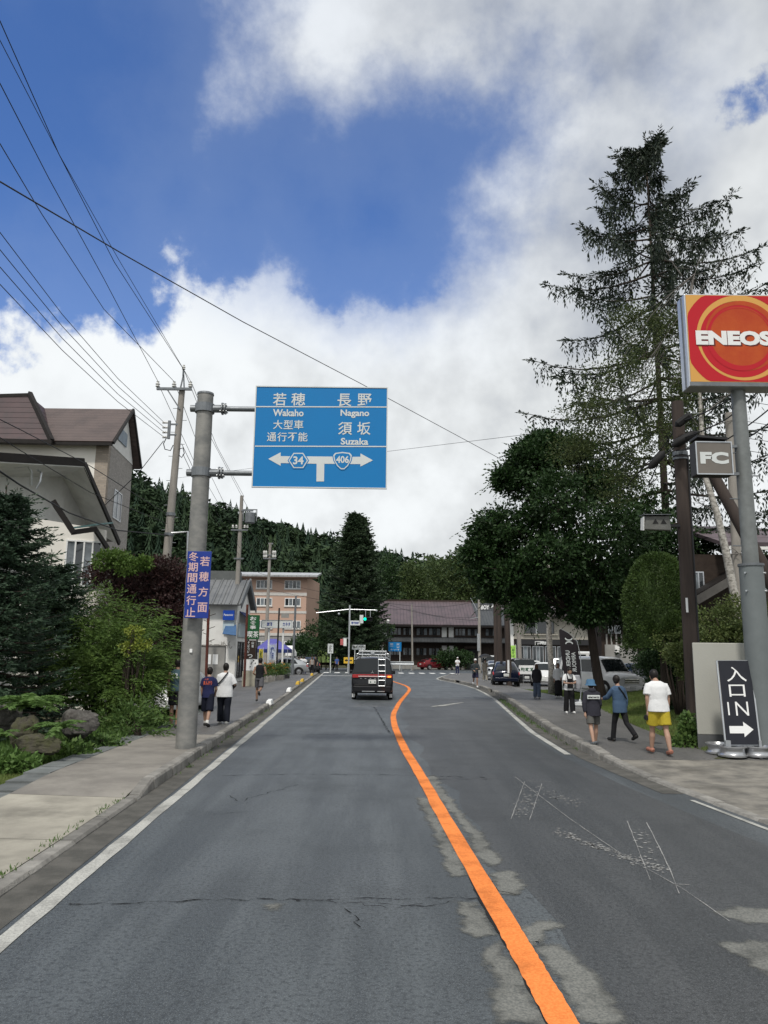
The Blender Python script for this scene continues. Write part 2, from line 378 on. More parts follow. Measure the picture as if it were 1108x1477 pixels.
CLINE = [(-2, 1.26), (2, 1.14), (4.69, 1.025), (7.0, 0.93), (10, 0.80), (13.8, 0.65), (17, 0.51), (20.9, 0.40), (24, 0.37), (26.8, 0.41), (30, 0.57), (33, 0.74), (36, 0.95), (40, 1.25), (44, 1.52), (47, 1.60), (50, 1.53), (54, 1.20), (58, 0.80), (62, 0.45), (68, 0.0)]
def smooth_tab(tab, y):                                    # Catmull-Rom through the table
    for i in range(len(tab) - 1):
        if y <= tab[i + 1][0]:
            break
    p1, p2 = tab[i], tab[i + 1]; p0 = tab[max(i - 1, 0)]; p3 = tab[min(i + 2, len(tab) - 1)]
    t = (y - p1[0]) / (p2[0] - p1[0]); h = p2[0] - p1[0]
    m1 = (p2[1] - p0[1]) / (p2[0] - p0[0]) * h; m2 = (p3[1] - p1[1]) / (p3[0] - p1[0]) * h
    return (2 * t ** 3 - 3 * t * t + 1) * p1[1] + (t ** 3 - 2 * t * t + t) * m1 + (-2 * t ** 3 + 3 * t * t) * p2[1] + (t ** 3 - t * t) * m2
def xc(y): return smooth_tab(CLINE, y)

# the newer, darker half of the road surface
rr = random.Random(3)
yb = [-4 + 0.8 * i for i in range(52)]
mb = MB(); mb.ribbon([(xc(y) + 0.30 + 0.16 * math.sin(y * 1.7) * math.sin(y * 0.61) + rr.uniform(-.05, .05), y, 0.002) for y in yb], [(xkr(y) - 0.62, y, 0.002) for y in yb])
ST('road_resurfacing', mb, M_ROAD2)
# orange centre line, edges a little ragged
yo = [-1 + 0.06 * i for i in range(120)] + [6.2 + 0.4 * i for i in range(155)]
mb = MB(); mb.ribbon([(xc(y) - 0.088 + rr.uniform(-.008, .006), y, 0.010) for y in yo], [(xc(y) + 0.088 + rr.uniform(-.005, .005), y, 0.010) for y in yo])
ST('centre_line', mb, M_ORANGE)
yt = [2 + .09 * i for i in range(62)]
mb = MB(); mb.ribbon([(xc(y) - .09 - .016 * max(0, math.sin(y * 2.1)) - rr.uniform(0, .014), y, 0.008) for y in yt], [(xc(y) - .06, y, 0.008) for y in yt]); ST('dark_strip', mb, M_STRIP)  # thin ragged dark strip along the left of the near centre line
# left and right edge lines
ye = [-2 + 0.5 * i for i in range(162)]
mb = MB(); mb.ribbon([(xkl(y) + 0.38 + rr.uniform(-.012, .012), y, 0.006) for y in ye], [(xkl(y) + 0.53 + rr.uniform(-.012, .012), y, 0.006) for y in ye])
ST('edge_line', mb, M_LINE)
ye = [16.5 + 0.75 * i for i in range(82)]
mb = MB(); mb.ribbon([(xkr(y) - 0.50, y, 0.006) for y in ye], [(xkr(y) - 0.36, y, 0.006) for y in ye]); ST('edge_line', mb, M_LINE)
mb = MB(); mb.ribbon([(xkr(y) - 0.17, y, 0.006) for y in (8.6, 9.4, 10.4, 11.5)], [(xkr(y) - 0.10, y, 0.006) for y in (8.6, 9.4, 10.4, 11.5)]); ST('edge_line', mb, M_LINE)
# stop line and crosswalk
mb = MB(); mb.sheet([(xkl(71) + .5, 70.6, .006), (0.0, 71.2, .006), (0.0, 71.8, .006), (xkl(71) + .5, 71.2, .006)]); ST('stop_line', mb, M_LINEW)
cw = bpy.data.objects.new('crosswalk', None); C.objects.link(cw); tags(cw, kind='structure')
for i in range(14):
    x = -7.2 + i * 1.12
    mb = MB(); mb.sheet([(x, 80.3 + i * .2, .006), (x + .56, 80.3 + i * .2, .006), (x + .50, 83.6 + i * .2, .006), (x - .06, 83.6 + i * .2, .006)])
    mb.build('stripe', M_LINEW, cw)
# turn arrow painted in the right-hand lane, seen end on
a = G(640, 1019); mb = MB(); mb.add([(a.x - .55, a.y - .5, .007), (a.x + .1, a.y + .5, .007), (a.x + .28, a.y + .5, .007), (a.x - .2, a.y - .1, .007), (a.x + 1.1, a.y + 2.6, .007), (a.x + .95, a.y + 2.6, .007), (a.x - .4, a.y + .1, .007)], [(0, 1, 2, 3), (0, 3, 4, 5, 6)])
ST('worn_arrow', mb, M_LINE)

# ground-off strips either side of the centre line, cracks, chalk marks (outlines read off the surface)
def ragged(pts, amp, step):
    out = []
    for a, b in zip(pts, pts[1:] + pts[:1]):
        n = max(1, int((b - a).length / step)); d = (b - a); q = Vector((-d.y, d.x, 0)).normalized() if d.length else Vector()
        for i in range(n): out.append(a + d * (i / n) + q * rr.uniform(-amp, amp))
    return out
def floor_patch(name, px, z, m, amp=0.03, step=0.12):
    P = np.array([tuple(p.xy) for p in ragged([Vector((*G(x, y).xy, z)) for x, y in px], amp, step)]); A, B = P, np.roll(P, -1, 0); st = .045; mg = .09
    lo, hi = P.min(0) - mg, P.max(0) + mg; nx, ny = [int(v / st) + 2 for v in hi - lo]; Q = np.stack(np.meshgrid(lo[0] + st * np.arange(nx), lo[1] + st * np.arange(ny)), -1).reshape(-1, 2)
    ins = np.zeros(len(Q), bool); dist = np.full(len(Q), 9.0)
    for a, b in zip(A, B):
        ins ^= ((a[1] > Q[:, 1]) != (b[1] > Q[:, 1])) & (Q[:, 0] < (b[0] - a[0]) * (Q[:, 1] - a[1]) / (b[1] - a[1] + 1e-12) + a[0])
        ab = b - a; t = np.clip(((Q - a) @ ab) / (ab @ ab + 1e-12), 0, 1); dist = np.minimum(dist, np.linalg.norm(Q - a - t[:, None] * ab, axis=1))
    sd = np.where(ins, dist, -dist); F = [(j * nx + i, j * nx + i + 1, (j + 1) * nx + i + 1, (j + 1) * nx + i) for j in range(ny - 1) for i in range(nx - 1) if max(sd[j * nx + i], sd[j * nx + i + 1], sd[(j + 1) * nx + i], sd[(j + 1) * nx + i + 1]) > -mg]
    fast_mesh(name, np.concatenate([Q, np.full((len(Q), 1), z)], 1), F, m, tint=np.clip(.5 + sd / .18, 0, 1), kind='structure')
floor_patch('worn_patch', [(600, 1122), (628, 1119), (648, 1150), (694, 1205), (724, 1240), (712, 1250), (690, 1240), (676, 1205), (640, 1160)], .0045, M_OLD)
floor_patch('worn_patch', [(600, 1150), (618, 1152), (668, 1238), (674, 1262), (648, 1266), (632, 1215)], .0045, M_OLD)
floor_patch('worn_patch', [(704, 1262), (740, 1257), (757, 1277), (744, 1290), (716, 1290)], .0045, M_OLD)
floor_patch('worn_patch', [(655, 1300), (690, 1302), (714, 1346), (682, 1354), (664, 1330)], .0045, M_OLD)
floor_patch('worn_patch', [(745, 1340), (790, 1327), (805, 1336), (776, 1365), (752, 1362)], .0045, M_OLD)
floor_patch('worn_patch', [(695, 1368), (722, 1360), (748, 1400), (790, 1477), (720, 1477), (712, 1430), (728, 1415), (700, 1400)], .0045, M_OLD)
floor_patch('worn_patch', [(776, 1370), (806, 1362), (832, 1380), (850, 1402), (862, 1422), (888, 1440), (898, 1477), (846, 1477), (806, 1420)], .0045, M_OLD)
floor_patch('worn_patch', [(1028, 1316), (1066, 1309), (1120, 1312), (1120, 1334), (1080, 1332), (1058, 1326)], .0045, M_OLD)
floor_patch('worn_patch', [(1034, 1359), (1120, 1360), (1120, 1420), (1075, 1385)], .0045, M_OLD, .012)
floor_patch('worn_patch', [(378, 1306), (400, 1302), (412, 1304), (398, 1312), (384, 1312)], .0045, M_OLD, .015, .05)
def crack(px, w=0.012, amp=0.038, step=0.08, m=None):
    L, Rr = [], []
    P = [Vector((*G(x, y).xy, .0065)) for x, y in px]; pts = []
    for a, b in zip(P, P[1:]):
        n = max(1, int((b - a).length / step))
        for i in range(n): pts.append(a + (b - a) * (i / n) + Vector((rr.uniform(-amp, amp), rr.uniform(-amp, amp), 0)))
    pts.append(P[-1])
    for i, p in enumerate(pts):
        d = (pts[min(i + 1, len(pts) - 1)] - pts[max(0, i - 1)]); q = Vector((-d.y, d.x, 0)).normalized() * (w / 2) * rr.uniform(.3, 1.3)
        L.append(p + q); Rr.append(p - q)
    mb = MB(); mb.ribbon(L, Rr); return mb
for px, wd in [([(100, 1304), (230, 1302), (330, 1299), (430, 1298), (560, 1297), (690, 1296)], .022), ([(430, 1299), (520, 1303), (600, 1308), (680, 1300)], .014), ([(500, 1310), (520, 1338)], .012), ([(520, 1303), (560, 1312), (610, 1304)], .01),
               ([(318, 1119), (420, 1117), (560, 1118), (700, 1122)], .028), ([(370, 1061), (460, 1060), (558, 1058)], .03), ([(540, 1020), (562, 1058)], .045),
               ([(330, 1148), (352, 1160), (360, 1152), (430, 1132)], .014), ([(300, 1176), (365, 1170)], .012), ([(600, 1124), (720, 1124)], .02), ([(690, 1262), (720, 1285), (770, 1298)], .02)]:
    ST('road_crack', crack(px, wd), M_CRACK)
for px in [([(743, 1121), (820, 1180), (900, 1235), (985, 1283), (1053, 1330)]), ([(757, 1128), (737, 1182)]), ([(782, 1130), (764, 1183)]), ([(905, 1185), (938, 1270)]), ([(933, 1187), (962, 1245), (980, 1290)]), ([(760, 1127), (795, 1128)]), ([(975, 1276), (995, 1277)])]:
    ST('chalk_mark', crack(px, .010, .004, .2), M_CHALK)
def specks(name, px0, px1, n, sp):
    mb = MB()
    for i in range(n):
        t = rr.random(); g = G(px0[0] + (px1[0] - px0[0]) * t + rr.gauss(0, sp), px0[1] + (px1[1] - px0[1]) * t + rr.gauss(0, sp * .35)); s = rr.uniform(.006, .03)
        mb.sheet([(g.x - s, g.y, .006), (g.x, g.y - s * .7, .006), (g.x + s, g.y, .006), (g.x, g.y + s * .8, .006)])
    o = ST(name, mb, M_CHALK); o['kind'] = 'stuff'; o['label'] = 'crumbs of old white marking left on the asphalt'
specks('marking_crumbs', (806, 1200), (870, 1225), 130, 5); specks('marking_crumbs', (870, 1225), (962, 1256), 110, 6); specks('marking_crumbs', (786, 1142), (840, 1160), 60, 6); specks('marking_crumbs', (770, 1135), (752, 1175), 90, 7); specks('marking_crumbs', (925, 1200), (950, 1255), 40, 6)

# kerbs: separate stones
def kerb_run(name, fx, y0, y1, L, side, top, m=M_KERB, w=0.18):
    k = bpy.data.objects.new(name, None); C.objects.link(k); tags(k, kind='structure')
    y = y0
    while y < y1 - 0.05:
        e = min(y + L, y1); a, b = fx(y), fx(e); h0, h1 = top(y + 0.01), top(e - 0.01); g = 0.022; ch = 0.025 * side
        dz = rr.uniform(-.006, .006); dx = rr.uniform(-.008, .008)
        mb = MB(); ring = []
        for (yv, xv, h) in ((y + g / 2, a + dx, h0 + dz), (e - g / 2, b + dx, h1 + dz)):
            ring += [(xv, yv, -.05), (xv - ch * .5, yv, h - .03), (xv - ch * 1.5, yv, h), (xv - side * w, yv, h), (xv - side * w, yv, -.05)]
        mb.add(ring, [(i, (i + 1) % 5, (i + 1) % 5 + 5, i + 5) for i in range(5)] + [(4, 3, 2, 1, 0), (5, 6, 7, 8, 9)])
        mb.build('kerb_stone', m, k); y = e
    return k
def topl(y): return 0.035 if y < 11.2 else 0.035 + 0.125 * min(1, (y - 11.2) / 0.7) if y < 11.9 else 0.16 if y < 29 else 0.05 if y < 41 else 0.13
kerb_run('kerb', xkl, 2.6, 11.2, 1.2, 1, lambda y: .035); kerb_run('kerb', xkl, 11.2, 11.9, .7, 1, topl); kerb_run('kerb', xkl, 11.9, 29, .62, 1, topl); kerb_run('kerb', xkl, 29, 78, 1.5, 1, topl)
def topr(y): return 0.035 + .085 * min(1, max(0, (y - 13.8) / 2.0)) if y < 15.8 else 0.12 + 0.05 * min(1, (y - 15.8) / 0.7)
kerb_run('kerb', xkr, 3.5, 15.8, 1.1, -1, topr); kerb_run('kerb', xkr, 15.8, 16.5, .7, -1, topr, w=.24); kerb_run('kerb', xkr, 16.5, 42.5, .62, -1, topr, w=.22); kerb_run('kerb', xkr, 44.5, 57, 1.0, -1, lambda y: .15); kerb_run('kerb', xkr, 59, 82, 1.0, -1, lambda y: .14)
# gutters beside the kerbs
ST('gutter', MB().ribbon([(xkl(y) + .005, y, .004) for y in (-2, 20, 50, 80)], [(xkl(y) + .33, y, .004) for y in (-2, 20, 50, 80)]), M_GUT)
yg = [12 + i * 2 for i in range(30)]
ST('gutter', MB().ribbon([(xkr(y) - .33, y, .005) for y in yg], [(xkr(y) - .005, y, .005) for y in yg]), M_GUT)

# pavements
def zl(y): return 0.045 if y < 10.5 else 0.045 + 0.095 * min(1, (y - 10.5) / 2.0)
def xbl(y): return lerp_tab([(-4, -5.0), (11, -5.05), (22, -5.35), (30, -6.0), (80, -8.6)], y)
pv = bpy.data.objects.new('pavement', None); C.objects.link(pv); tags(pv, kind='structure')
y = -1.0
while y < 79:
    e = y + (2.4 if y < 16 else 5.0); m = M_CONC if y < 11 else M_CONC_SHADE if y < 17 else M_WALK
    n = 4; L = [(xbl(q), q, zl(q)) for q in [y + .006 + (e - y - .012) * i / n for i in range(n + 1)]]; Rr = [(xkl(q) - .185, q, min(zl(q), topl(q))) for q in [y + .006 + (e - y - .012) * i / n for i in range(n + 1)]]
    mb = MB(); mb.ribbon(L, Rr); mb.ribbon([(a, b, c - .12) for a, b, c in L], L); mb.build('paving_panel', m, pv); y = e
dr = bpy.data.objects.new('drain', None); C.objects.link(dr); tags(dr, kind='structure')
y = 4.0
while y < 26:
    mb = MB(); q = y + .59; mb.prism([(xbl(y) - .42, y, -.02), (xbl(y) - .012, y, -.02), (xbl(q) - .012, q, -.02), (xbl(q) - .42, q, -.02)], (0, 0, .02 + zl(y) + rr.uniform(-.004, .006))); mb.build('cover_slab', M_COVER, dr); y += .6
def xbr(y): return lerp_tab([(0, 14), (8, 13), (13.0, 11.5), (14.6, 9.0), (15.4, 6.9), (18, 6.7), (22, 7.0), (27, 7.8), (33, 8.6), (38, 8.4), (44, 8.0), (60, 8.0), (80, 10.5)], y)
pr_ = bpy.data.objects.new('pavement', None); C.objects.link(pr_); tags(pr_, kind='structure')
y = 2.0
while y < 80:
    e = y + (2.2 if y < 15 else 4.4)
    n = 5; q_ = [y + .005 + (e - y - .01) * i / n for i in range(n + 1)]
    mb = MB(); mb.ribbon([(xkr(q) + .15, q, .02 + .10 * min(1, max(0, (q - 13.8) / 2.4))) for q in q_], [(xbr(q), q, .05 + .08 * min(1, max(0, (q - 13.8) / 2.4))) for q in q_])
    mb.build('paving_panel', M_CONCR if y < 14 else M_WALK, pr_); y = e
# forecourts: parking on the right, shop front on the left
ST('parking_lot', MB().sheet([(7.8, 46, .04), (16, 45, .04), (40, 40, .04), (60, 60, .04), (50, 84, .04), (9.5, 80, .04), (8.0, 60, .04)]), M_WALK)
ST('parking_lot', MB().sheet([(11.5, 36, .045), (40, 32, .045), (40, 44, .045), (11.0, 45, .045)]), M_WALK)
ST('forecourt', MB().sheet([(-6.0, 28, .05), (-8.7, 80, .05), (-40, 84, .05), (-30, 34, .05), (-9, 27, .05)]), M_WALK)
# blocks painted yellow or white on the far kerb
for i, (px, py, m, nm) in enumerate([(429, 993, M_WHITE, 'white'), (443, 985, M_YELL, 'a'), (450, 981, M_YELL, 'b'), (460, 972, M_YELL, 'c'), (403, 1011, M_WHITE, 'low')]):
    g = G(px, py + 3, .1); g.x = xkl(g.y) - .12
    lab = ['white painted concrete block on the left kerb, farther of two', 'yellow kerb block nearest the camera', 'middle one of three yellow kerb blocks', 'yellow kerb block nearest the crossing', 'white painted concrete block on the left kerb, nearer of two'][i]
    mb = MB(); l, wd, h = (.75, .24, .20) if m is M_WHITE else (.9, .22, .20)
    mb.add([(-wd / 2, -l / 2, 0), (wd / 2, -l / 2, 0), (wd / 2, l / 2, 0), (-wd / 2, l / 2, 0), (-wd / 3, -l / 2 + .05, h * .8), (wd / 3, -l / 2 + .05, h * .8), (wd / 3, l / 2 - .2, h), (-wd / 3, l / 2 - .2, h)], [(0, 1, 5, 4), (1, 2, 6, 5), (2, 3, 7, 6), (3, 0, 4, 7), (4, 5, 6, 7), (3, 2, 1, 0)])
    mb.build('kerb_block', m, loc=(g.x, g.y, topl(g.y) - .005), bevel=.02, label=lab, cat='kerb block', group='painted blocks on the left kerb')
# ================================================================ vegetation
def unit(a): return a / np.maximum(np.linalg.norm(a, axis=-1, keepdims=True), 1e-9)
class FM:                                                  # leaf cloud: diamonds with a base, two shoulders and a tip
    def __init__(s, seed): s.P = []; s.g = np.random.default_rng(seed)
    def leaves(s, base, dirs, length, width, flat=0.0):
        g = s.g; n = len(base); dirs = unit(dirs)
        r = g.normal(size=(n, 3)); r[:, 2] *= (1 - flat); side = unit(np.cross(dirs, r + np.array([0, 0, 1e-3]) + flat * np.array([0, 0, 1.0])))
        L = (length * g.uniform(.6, 1.3, (n, 1))); Wd = (width * g.uniform(.6, 1.3, (n, 1)))
        up = np.cross(side, dirs) * L * g.uniform(-.12, .12, (n, 1))
        s.P.append(np.stack([base, base + dirs * L * .45 + side * Wd * .5 + up, base + dirs * L, base + dirs * L * .45 - side * Wd * .5 + up], 1))
    def cluster(s, centres, rad, per, length, width, squash=.7, out=None, flat=0.4, droop=0.0):
        g = s.g; n = len(centres) * per; c = np.repeat(centres, per, 0)
        o = unit(g.normal(size=(n, 3))) * (g.random((n, 1)) ** .5) * (np.repeat(rad, per)[:, None] if hasattr(rad, '__len__') else rad); o[:, 2] *= squash
        d = unit(o) * .8 + g.normal(size=(n, 3)) * .6
        if out is not None: d = d + np.repeat(out, per, 0)
        d[:, 2] -= droop
        s.leaves(c + o, d, length, width, flat)
    def spray(s, base, dirs, length, n_needle, nl, nw, droop=.0, flatness=.6):   # feathery twig: needles along a stem
        g = s.g; m = len(base); dirs = unit(dirs); t = (np.arange(n_needle) + .5) / n_needle
        T = np.tile(t, m)[:, None]; B = np.repeat(base, n_needle, 0); Dn = np.repeat(dirs, n_needle, 0); L = np.repeat(np.broadcast_to(np.asarray(length, float), (m,)), n_needle)[:, None]
        P = B + Dn * L * T; P[:, 2] -= (droop * L * T * T)[:, 0]
        h = unit(np.cross(Dn, np.array([0, 0, 1.0]) + g.normal(size=Dn.shape) * (1 - flatness)))
        sg = np.where(np.arange(len(P)) % 2 == 0, 1., -1.)[:, None]
        d = Dn * .75 + h * sg * .8 * (1.1 - T) + g.normal(size=P.shape) * .12; d[:, 2] -= droop * T[:, 0]
        s.leaves(P, d, nl, nw, 0.3)
    def build(s, name, m, parent=None, origin=(0, 0, 0), **tg):
        P = np.concatenate(s.P) - np.asarray(origin, float); n = len(P)
        return fast_mesh(name, P.reshape(-1, 3), np.arange(n * 4).reshape(n, 4), m, parent, **tg)

L_MAPLE = leaf_mat('dark broadleaf', (0.012, 0.032, 0.010), (0.036, 0.075, 0.020), (0.018, 0.046, 0.012), .2)
L_SPRUCE = leaf_mat('spruce needles', (0.016, 0.028, 0.018), (0.030, 0.045, 0.026), (0.022, 0.036, 0.020), .12)
L_FIR = leaf_mat('fir needles', (0.020, 0.040, 0.020), (0.045, 0.072, 0.034), (0.032, 0.056, 0.026), .15)
L_BLUESP = leaf_mat('bluish needles', (0.022, 0.046, 0.028), (0.050, 0.085, 0.050), (0.036, 0.070, 0.036), .12)
L_YEW = leaf_mat('juniper sprays', (0.040, 0.080, 0.018), (0.110, 0.185, 0.040), (0.120, 0.190, 0.042), .25)
L_BIRCH = leaf_mat('birch leaves', (0.040, 0.060, 0.018), (0.085, 0.105, 0.036), (0.055, 0.080, 0.024), .35)
L_RED = leaf_mat('red maple leaves', (0.030, 0.016, 0.018), (0.060, 0.026, 0.024), (0.036, 0.026, 0.020), .25)
L_FRESH = leaf_mat('fresh green leaves', (0.060, 0.120, 0.022), (0.120, 0.190, 0.040), (0.085, 0.150, 0.03), .35)
L_WEED = leaf_mat('weeds', (0.055, 0.115, 0.030), (0.125, 0.195, 0.055), (0.085, 0.15, 0.04), .3)
L_FERN = leaf_mat('fern fronds', (0.075, 0.150, 0.035), (0.130, 0.220, 0.060), None, .35)
L_GRASS = leaf_mat('grass blades', (0.12, 0.19, 0.045), (0.20, 0.26, 0.075), (0.19, 0.22, 0.075), .35)
L_TOPI = leaf_mat('clipped yew', (0.030, 0.060, 0.014), (0.070, 0.115, 0.026), (0.035, 0.065, 0.016), .2)
L_HEDGE = leaf_mat('variegated hedge', (0.055, 0.085, 0.022), (0.150, 0.180, 0.060), (0.09, 0.13, 0.04), .3)
L_WOOD = leaf_mat('woodland broadleaf', (0.040, 0.070, 0.022), (0.075, 0.105, 0.032), (0.055, 0.085, 0.025), .3)

def limb_path(a, b, bend, n=6, rg=rnd):
    a, b = Vector(a), Vector(b); L = (b - a).length; pts = []
    o = Vector((rg.uniform(-1, 1), rg.uniform(-1, 1), rg.uniform(-.2, .6))) * bend * L
    for i in range(n + 1):
        t = i / n; pts.append(a.lerp(b, t) + o * math.sin(pi * t) * .5 + Vector((rg.uniform(-1, 1), rg.uniform(-1, 1), 0)) * bend * L * .06 * (0 < i < n))
    return pts
def broadleaf(name, label, base, trunk_top, r0, lobes, per_lobe, leaf, m, seed, cat='tree', group=None, bark=None, per=26, crad=.45, shell=.55, trunk_pts=None, nbranch=1.0, limb_m=None, extra=(), limb_r=.34, tips=False):
    """trunk with limbs to every lobe; lobes = (x,y,z,rx,ry,rz) in metres from the base; leaf clumps thick near each lobe's skin"""
    rg = random.Random(seed); R_ = root(name, label, cat, base, 0, group); fm = FM(seed); g = fm.g; bark = bark or M_BARK
    tr = MB(); lm = MB() if limb_m else tr; tp = trunk_pts or limb_path((0, 0, -.1), trunk_top, .05, 6, rg)
    tr.tube(tp, [r0 * (1.25 if i == 0 else 1 - (.88 if limb_m else .55) * i / (len(tp) - 1)) for i in range(len(tp))], 10)
    tt = Vector(tp[-1])
    for (x, y, z, rx, ry, rz) in lobes:
        c = Vector((x, y, z)); st = Vector(tp[rg.randint(len(tp) // 2, len(tp) - 1)])
        lp = limb_path(st, c, .18, 6, rg); ra = r0 * limb_r
        lm.tube(lp, [ra * (1 - .8 * i / 6) for i in range(7)], 6)
        for q in range(int(5 * nbranch)):
            e = c + Vector((rg.gauss(0, .5) * rx, rg.gauss(0, .5) * ry, rg.gauss(0, .4) * rz)); lm.tube(limb_path(lp[rg.randint(2, 5)], e, .15, 4, rg), [ra * .38 * (1 - .75 * i / 4) for i in range(5)], 5)
        n = int(per_lobe)
        u = unit(g.normal(size=(n, 3))); rr_ = shell + (1.08 - shell) * g.random((n, 1)) ** .7; cc = np.array([x, y, z]) + u * rr_ * np.array([rx, ry, rz])
        fm.cluster(cc, crad * g.uniform(.5, 1.25, n), per, leaf, leaf * .62, .6, out=u * .5)
        if tips: fm.spray(cc[::3], u[::3] * np.array([1, 1, .5]) + g.normal(size=(len(cc[::3]), 3)) * .3, leaf * 5 * g.uniform(.6, 1.3, len(cc[::3])), 9, leaf * .9, leaf * .4, droop=.25)
    for lp, ra in extra: lm.tube(lp, [ra * (1 - .75 * i / (len(lp) - 1)) for i in range(len(lp))], 5)
    tr.build('trunk', bark, R_, smooth=True, angle=180)
    if limb_m: lm.build('limbs', limb_m, R_, smooth=True, angle=180, kind='stuff')
    fm.build('crown', m, R_); return R_
def conifer(name, label, base, H, rmax, m, seed, whorl=.55, per=5, droop=.25, twig=.5, needles=8, nl=.16, nw=.05, z0=.8, hang=.0, cat='tree', group=None, taper=.85, gap=.0, prof=None, bark=None, tr=.012, bsteps=7, bare=0.0):
    rg = random.Random(seed); R_ = root(name, label, cat, base, 0, group); fm = FM(seed); g = fm.g
    tk = MB(); tk.tube([(0, 0, -.1), (rg.uniform(-.05, .05), 0, H * .5), (0, 0, H)], [H * tr, H * tr * .55, .015], 8)
    z = z0; bases, dirs, lens = [], [], []; hb, hd = [], []
    while z < H - .15:
        f = (z - z0) / (H - z0); R = rmax * (prof(f) if prof else (1 - f) ** taper) + .12
        k = max(3, per if f < .85 else per - 1); a0 = rg.uniform(0, 6.28)
        for i in range(k):
            if rg.random() < gap: continue
            a = a0 + 6.283 * i / k + rg.uniform(-.35, .35); L = R * rg.uniform(.68, 1.12); zz = z + rg.uniform(-.2, .2) * whorl
            pts = []; n = bsteps
            for s_ in range(n + 1):
                t = s_ / n; rz_ = zz + L * (.10 * t - droop * math.sin(min(1, t * 1.15) * pi * .55) + droop * .55 * t ** 3); pts.append(Vector((math.cos(a) * L * t, math.sin(a) * L * t, rz_)))
            if L > .8: tk.tube(pts[::2] if n > 4 else pts, [max(.006, .022 * L ** .7 * (1 - .85 * q / (len(pts[::2]) - 1 if n > 4 else n))) for q in range(len(pts[::2]) if n > 4 else n + 1)], 4)
            for s_ in range(1, n + 1):
                t = s_ / n
                if L > 1.6 and t < bare: continue
                p = pts[s_]; ax = (pts[s_] - pts[s_ - 1]).normalized(); sd = Vector((-math.sin(a), math.cos(a), 0))
                tl = twig * (1.15 - .55 * t) * min(1, L / 1.2 + .25)
                for sg in (-1, 1):
                    for _ in range(2):
                        d = ax * rg.uniform(.4, .9) + sd * sg * rg.uniform(.5, 1) + Vector((0, 0, rg.uniform(-.25, .15)))
                        bases.append(p - ax * L / n * rg.random()); dirs.append(d); lens.append(tl * rg.uniform(.6, 1.2))
                    if hang:
                        for _ in range(3): hb.append(p - ax * L / n * rg.random() + sd * sg * rg.uniform(0, .35 * tl)); hd.append(Vector((rg.uniform(-.18, .18), rg.uniform(-.18, .18), -1)))
            bases.append(pts[-1] - (pts[-1] - pts[-2]) * .5); dirs.append(pts[-1] - pts[-2]); lens.append(twig)
        z += whorl * (1 - .45 * f) * rg.uniform(.8, 1.25)
    bases.append(Vector((0, 0, H - .35))); dirs.append(Vector((0, 0, 1))); lens.append(.5)
    fm.spray(np.array([tuple(b) for b in bases]), np.array([tuple(d) for d in dirs]), np.array(lens), needles, nl, nw, droop=.12)
    if hb: fm.spray(np.array([tuple(b) for b in hb]), np.array([tuple(d) for d in hd]), hang * g.uniform(.35, 1.2, len(hb)), max(4, needles - 2), nl * 1.15, nw * 1.15, flatness=.2)
    tk.build('trunk', bark or M_BARK, R_, smooth=True, angle=180); fm.build('crown', m, R_); return R_
def shrub(name, label, base, lobes, per_lobe, kind, m, seed, leaf=.1, cat='shrub', group=None, per=16, crad=.25, up=.4, shell=.6, stems=True):
    R_ = root(name, label, cat, base, 0, group); fm = FM(seed); g = fm.g; st = MB(); rg = random.Random(seed)
    for (x, y, z, rx, ry, rz) in lobes:
        for q in range(5): st.tube(limb_path((x * .35 + rg.uniform(-.1, .1), y * .35, 0), (x + rg.uniform(-.4, .4) * rx, y + rg.uniform(-.4, .4) * ry, z + rg.uniform(-.2, .5) * rz), .12, 4, rg), [.03, .026, .02, .014, .008], 5)
        n = int(per_lobe); u = unit(g.normal(size=(n, 3))); rr_ = shell + (1.05 - shell) * g.random((n, 1)) ** .7; c = np.array([x, y, z]) + u * rr_ * np.array([rx, ry, rz]); c[:, 2] = np.maximum(c[:, 2], .03)
        if kind == 'spray':
            d = u * np.array([1, 1, .55]) + np.array([0, 0, up]) + g.normal(size=u.shape) * .3; fm.spray(c, d, leaf * 4 * g.uniform(.6, 1.3, n), per, leaf, leaf * .28, droop=.35, flatness=.5)
        elif kind == 'fan':                                # flat layered fans of sprays reaching outwards
            d = unit(u * np.array([1, 1, .25]) + np.array([0, 0, up]) + g.normal(size=u.shape) * .22); sd = unit(np.cross(d, np.array([0, 0, 1.0]))); B_, D_, l_ = [], [], []
            for j in range(9):
                a_ = (j - 4) * .24; B_.append(c + d * (leaf * 5 * (4 - abs(j - 4)) / 5)); D_.append(d * math.cos(a_) + sd * math.sin(a_) - np.array([0, 0, .10 * abs(j - 4)])); l_.append(np.full(n, leaf * (4.2 - .35 * abs(j - 4))) * g.uniform(.7, 1.2, n))
            fm.spray(np.concatenate(B_), np.concatenate(D_), np.concatenate(l_), per, leaf, leaf * .26, droop=.3, flatness=.8)
        else: fm.cluster(c, crad, per, leaf, leaf * .6, .7, out=u * .5)
    if stems: st.build('stems', M_BARK, R_, smooth=True, angle=180)
    fm.build('foliage', m, R_); return R_

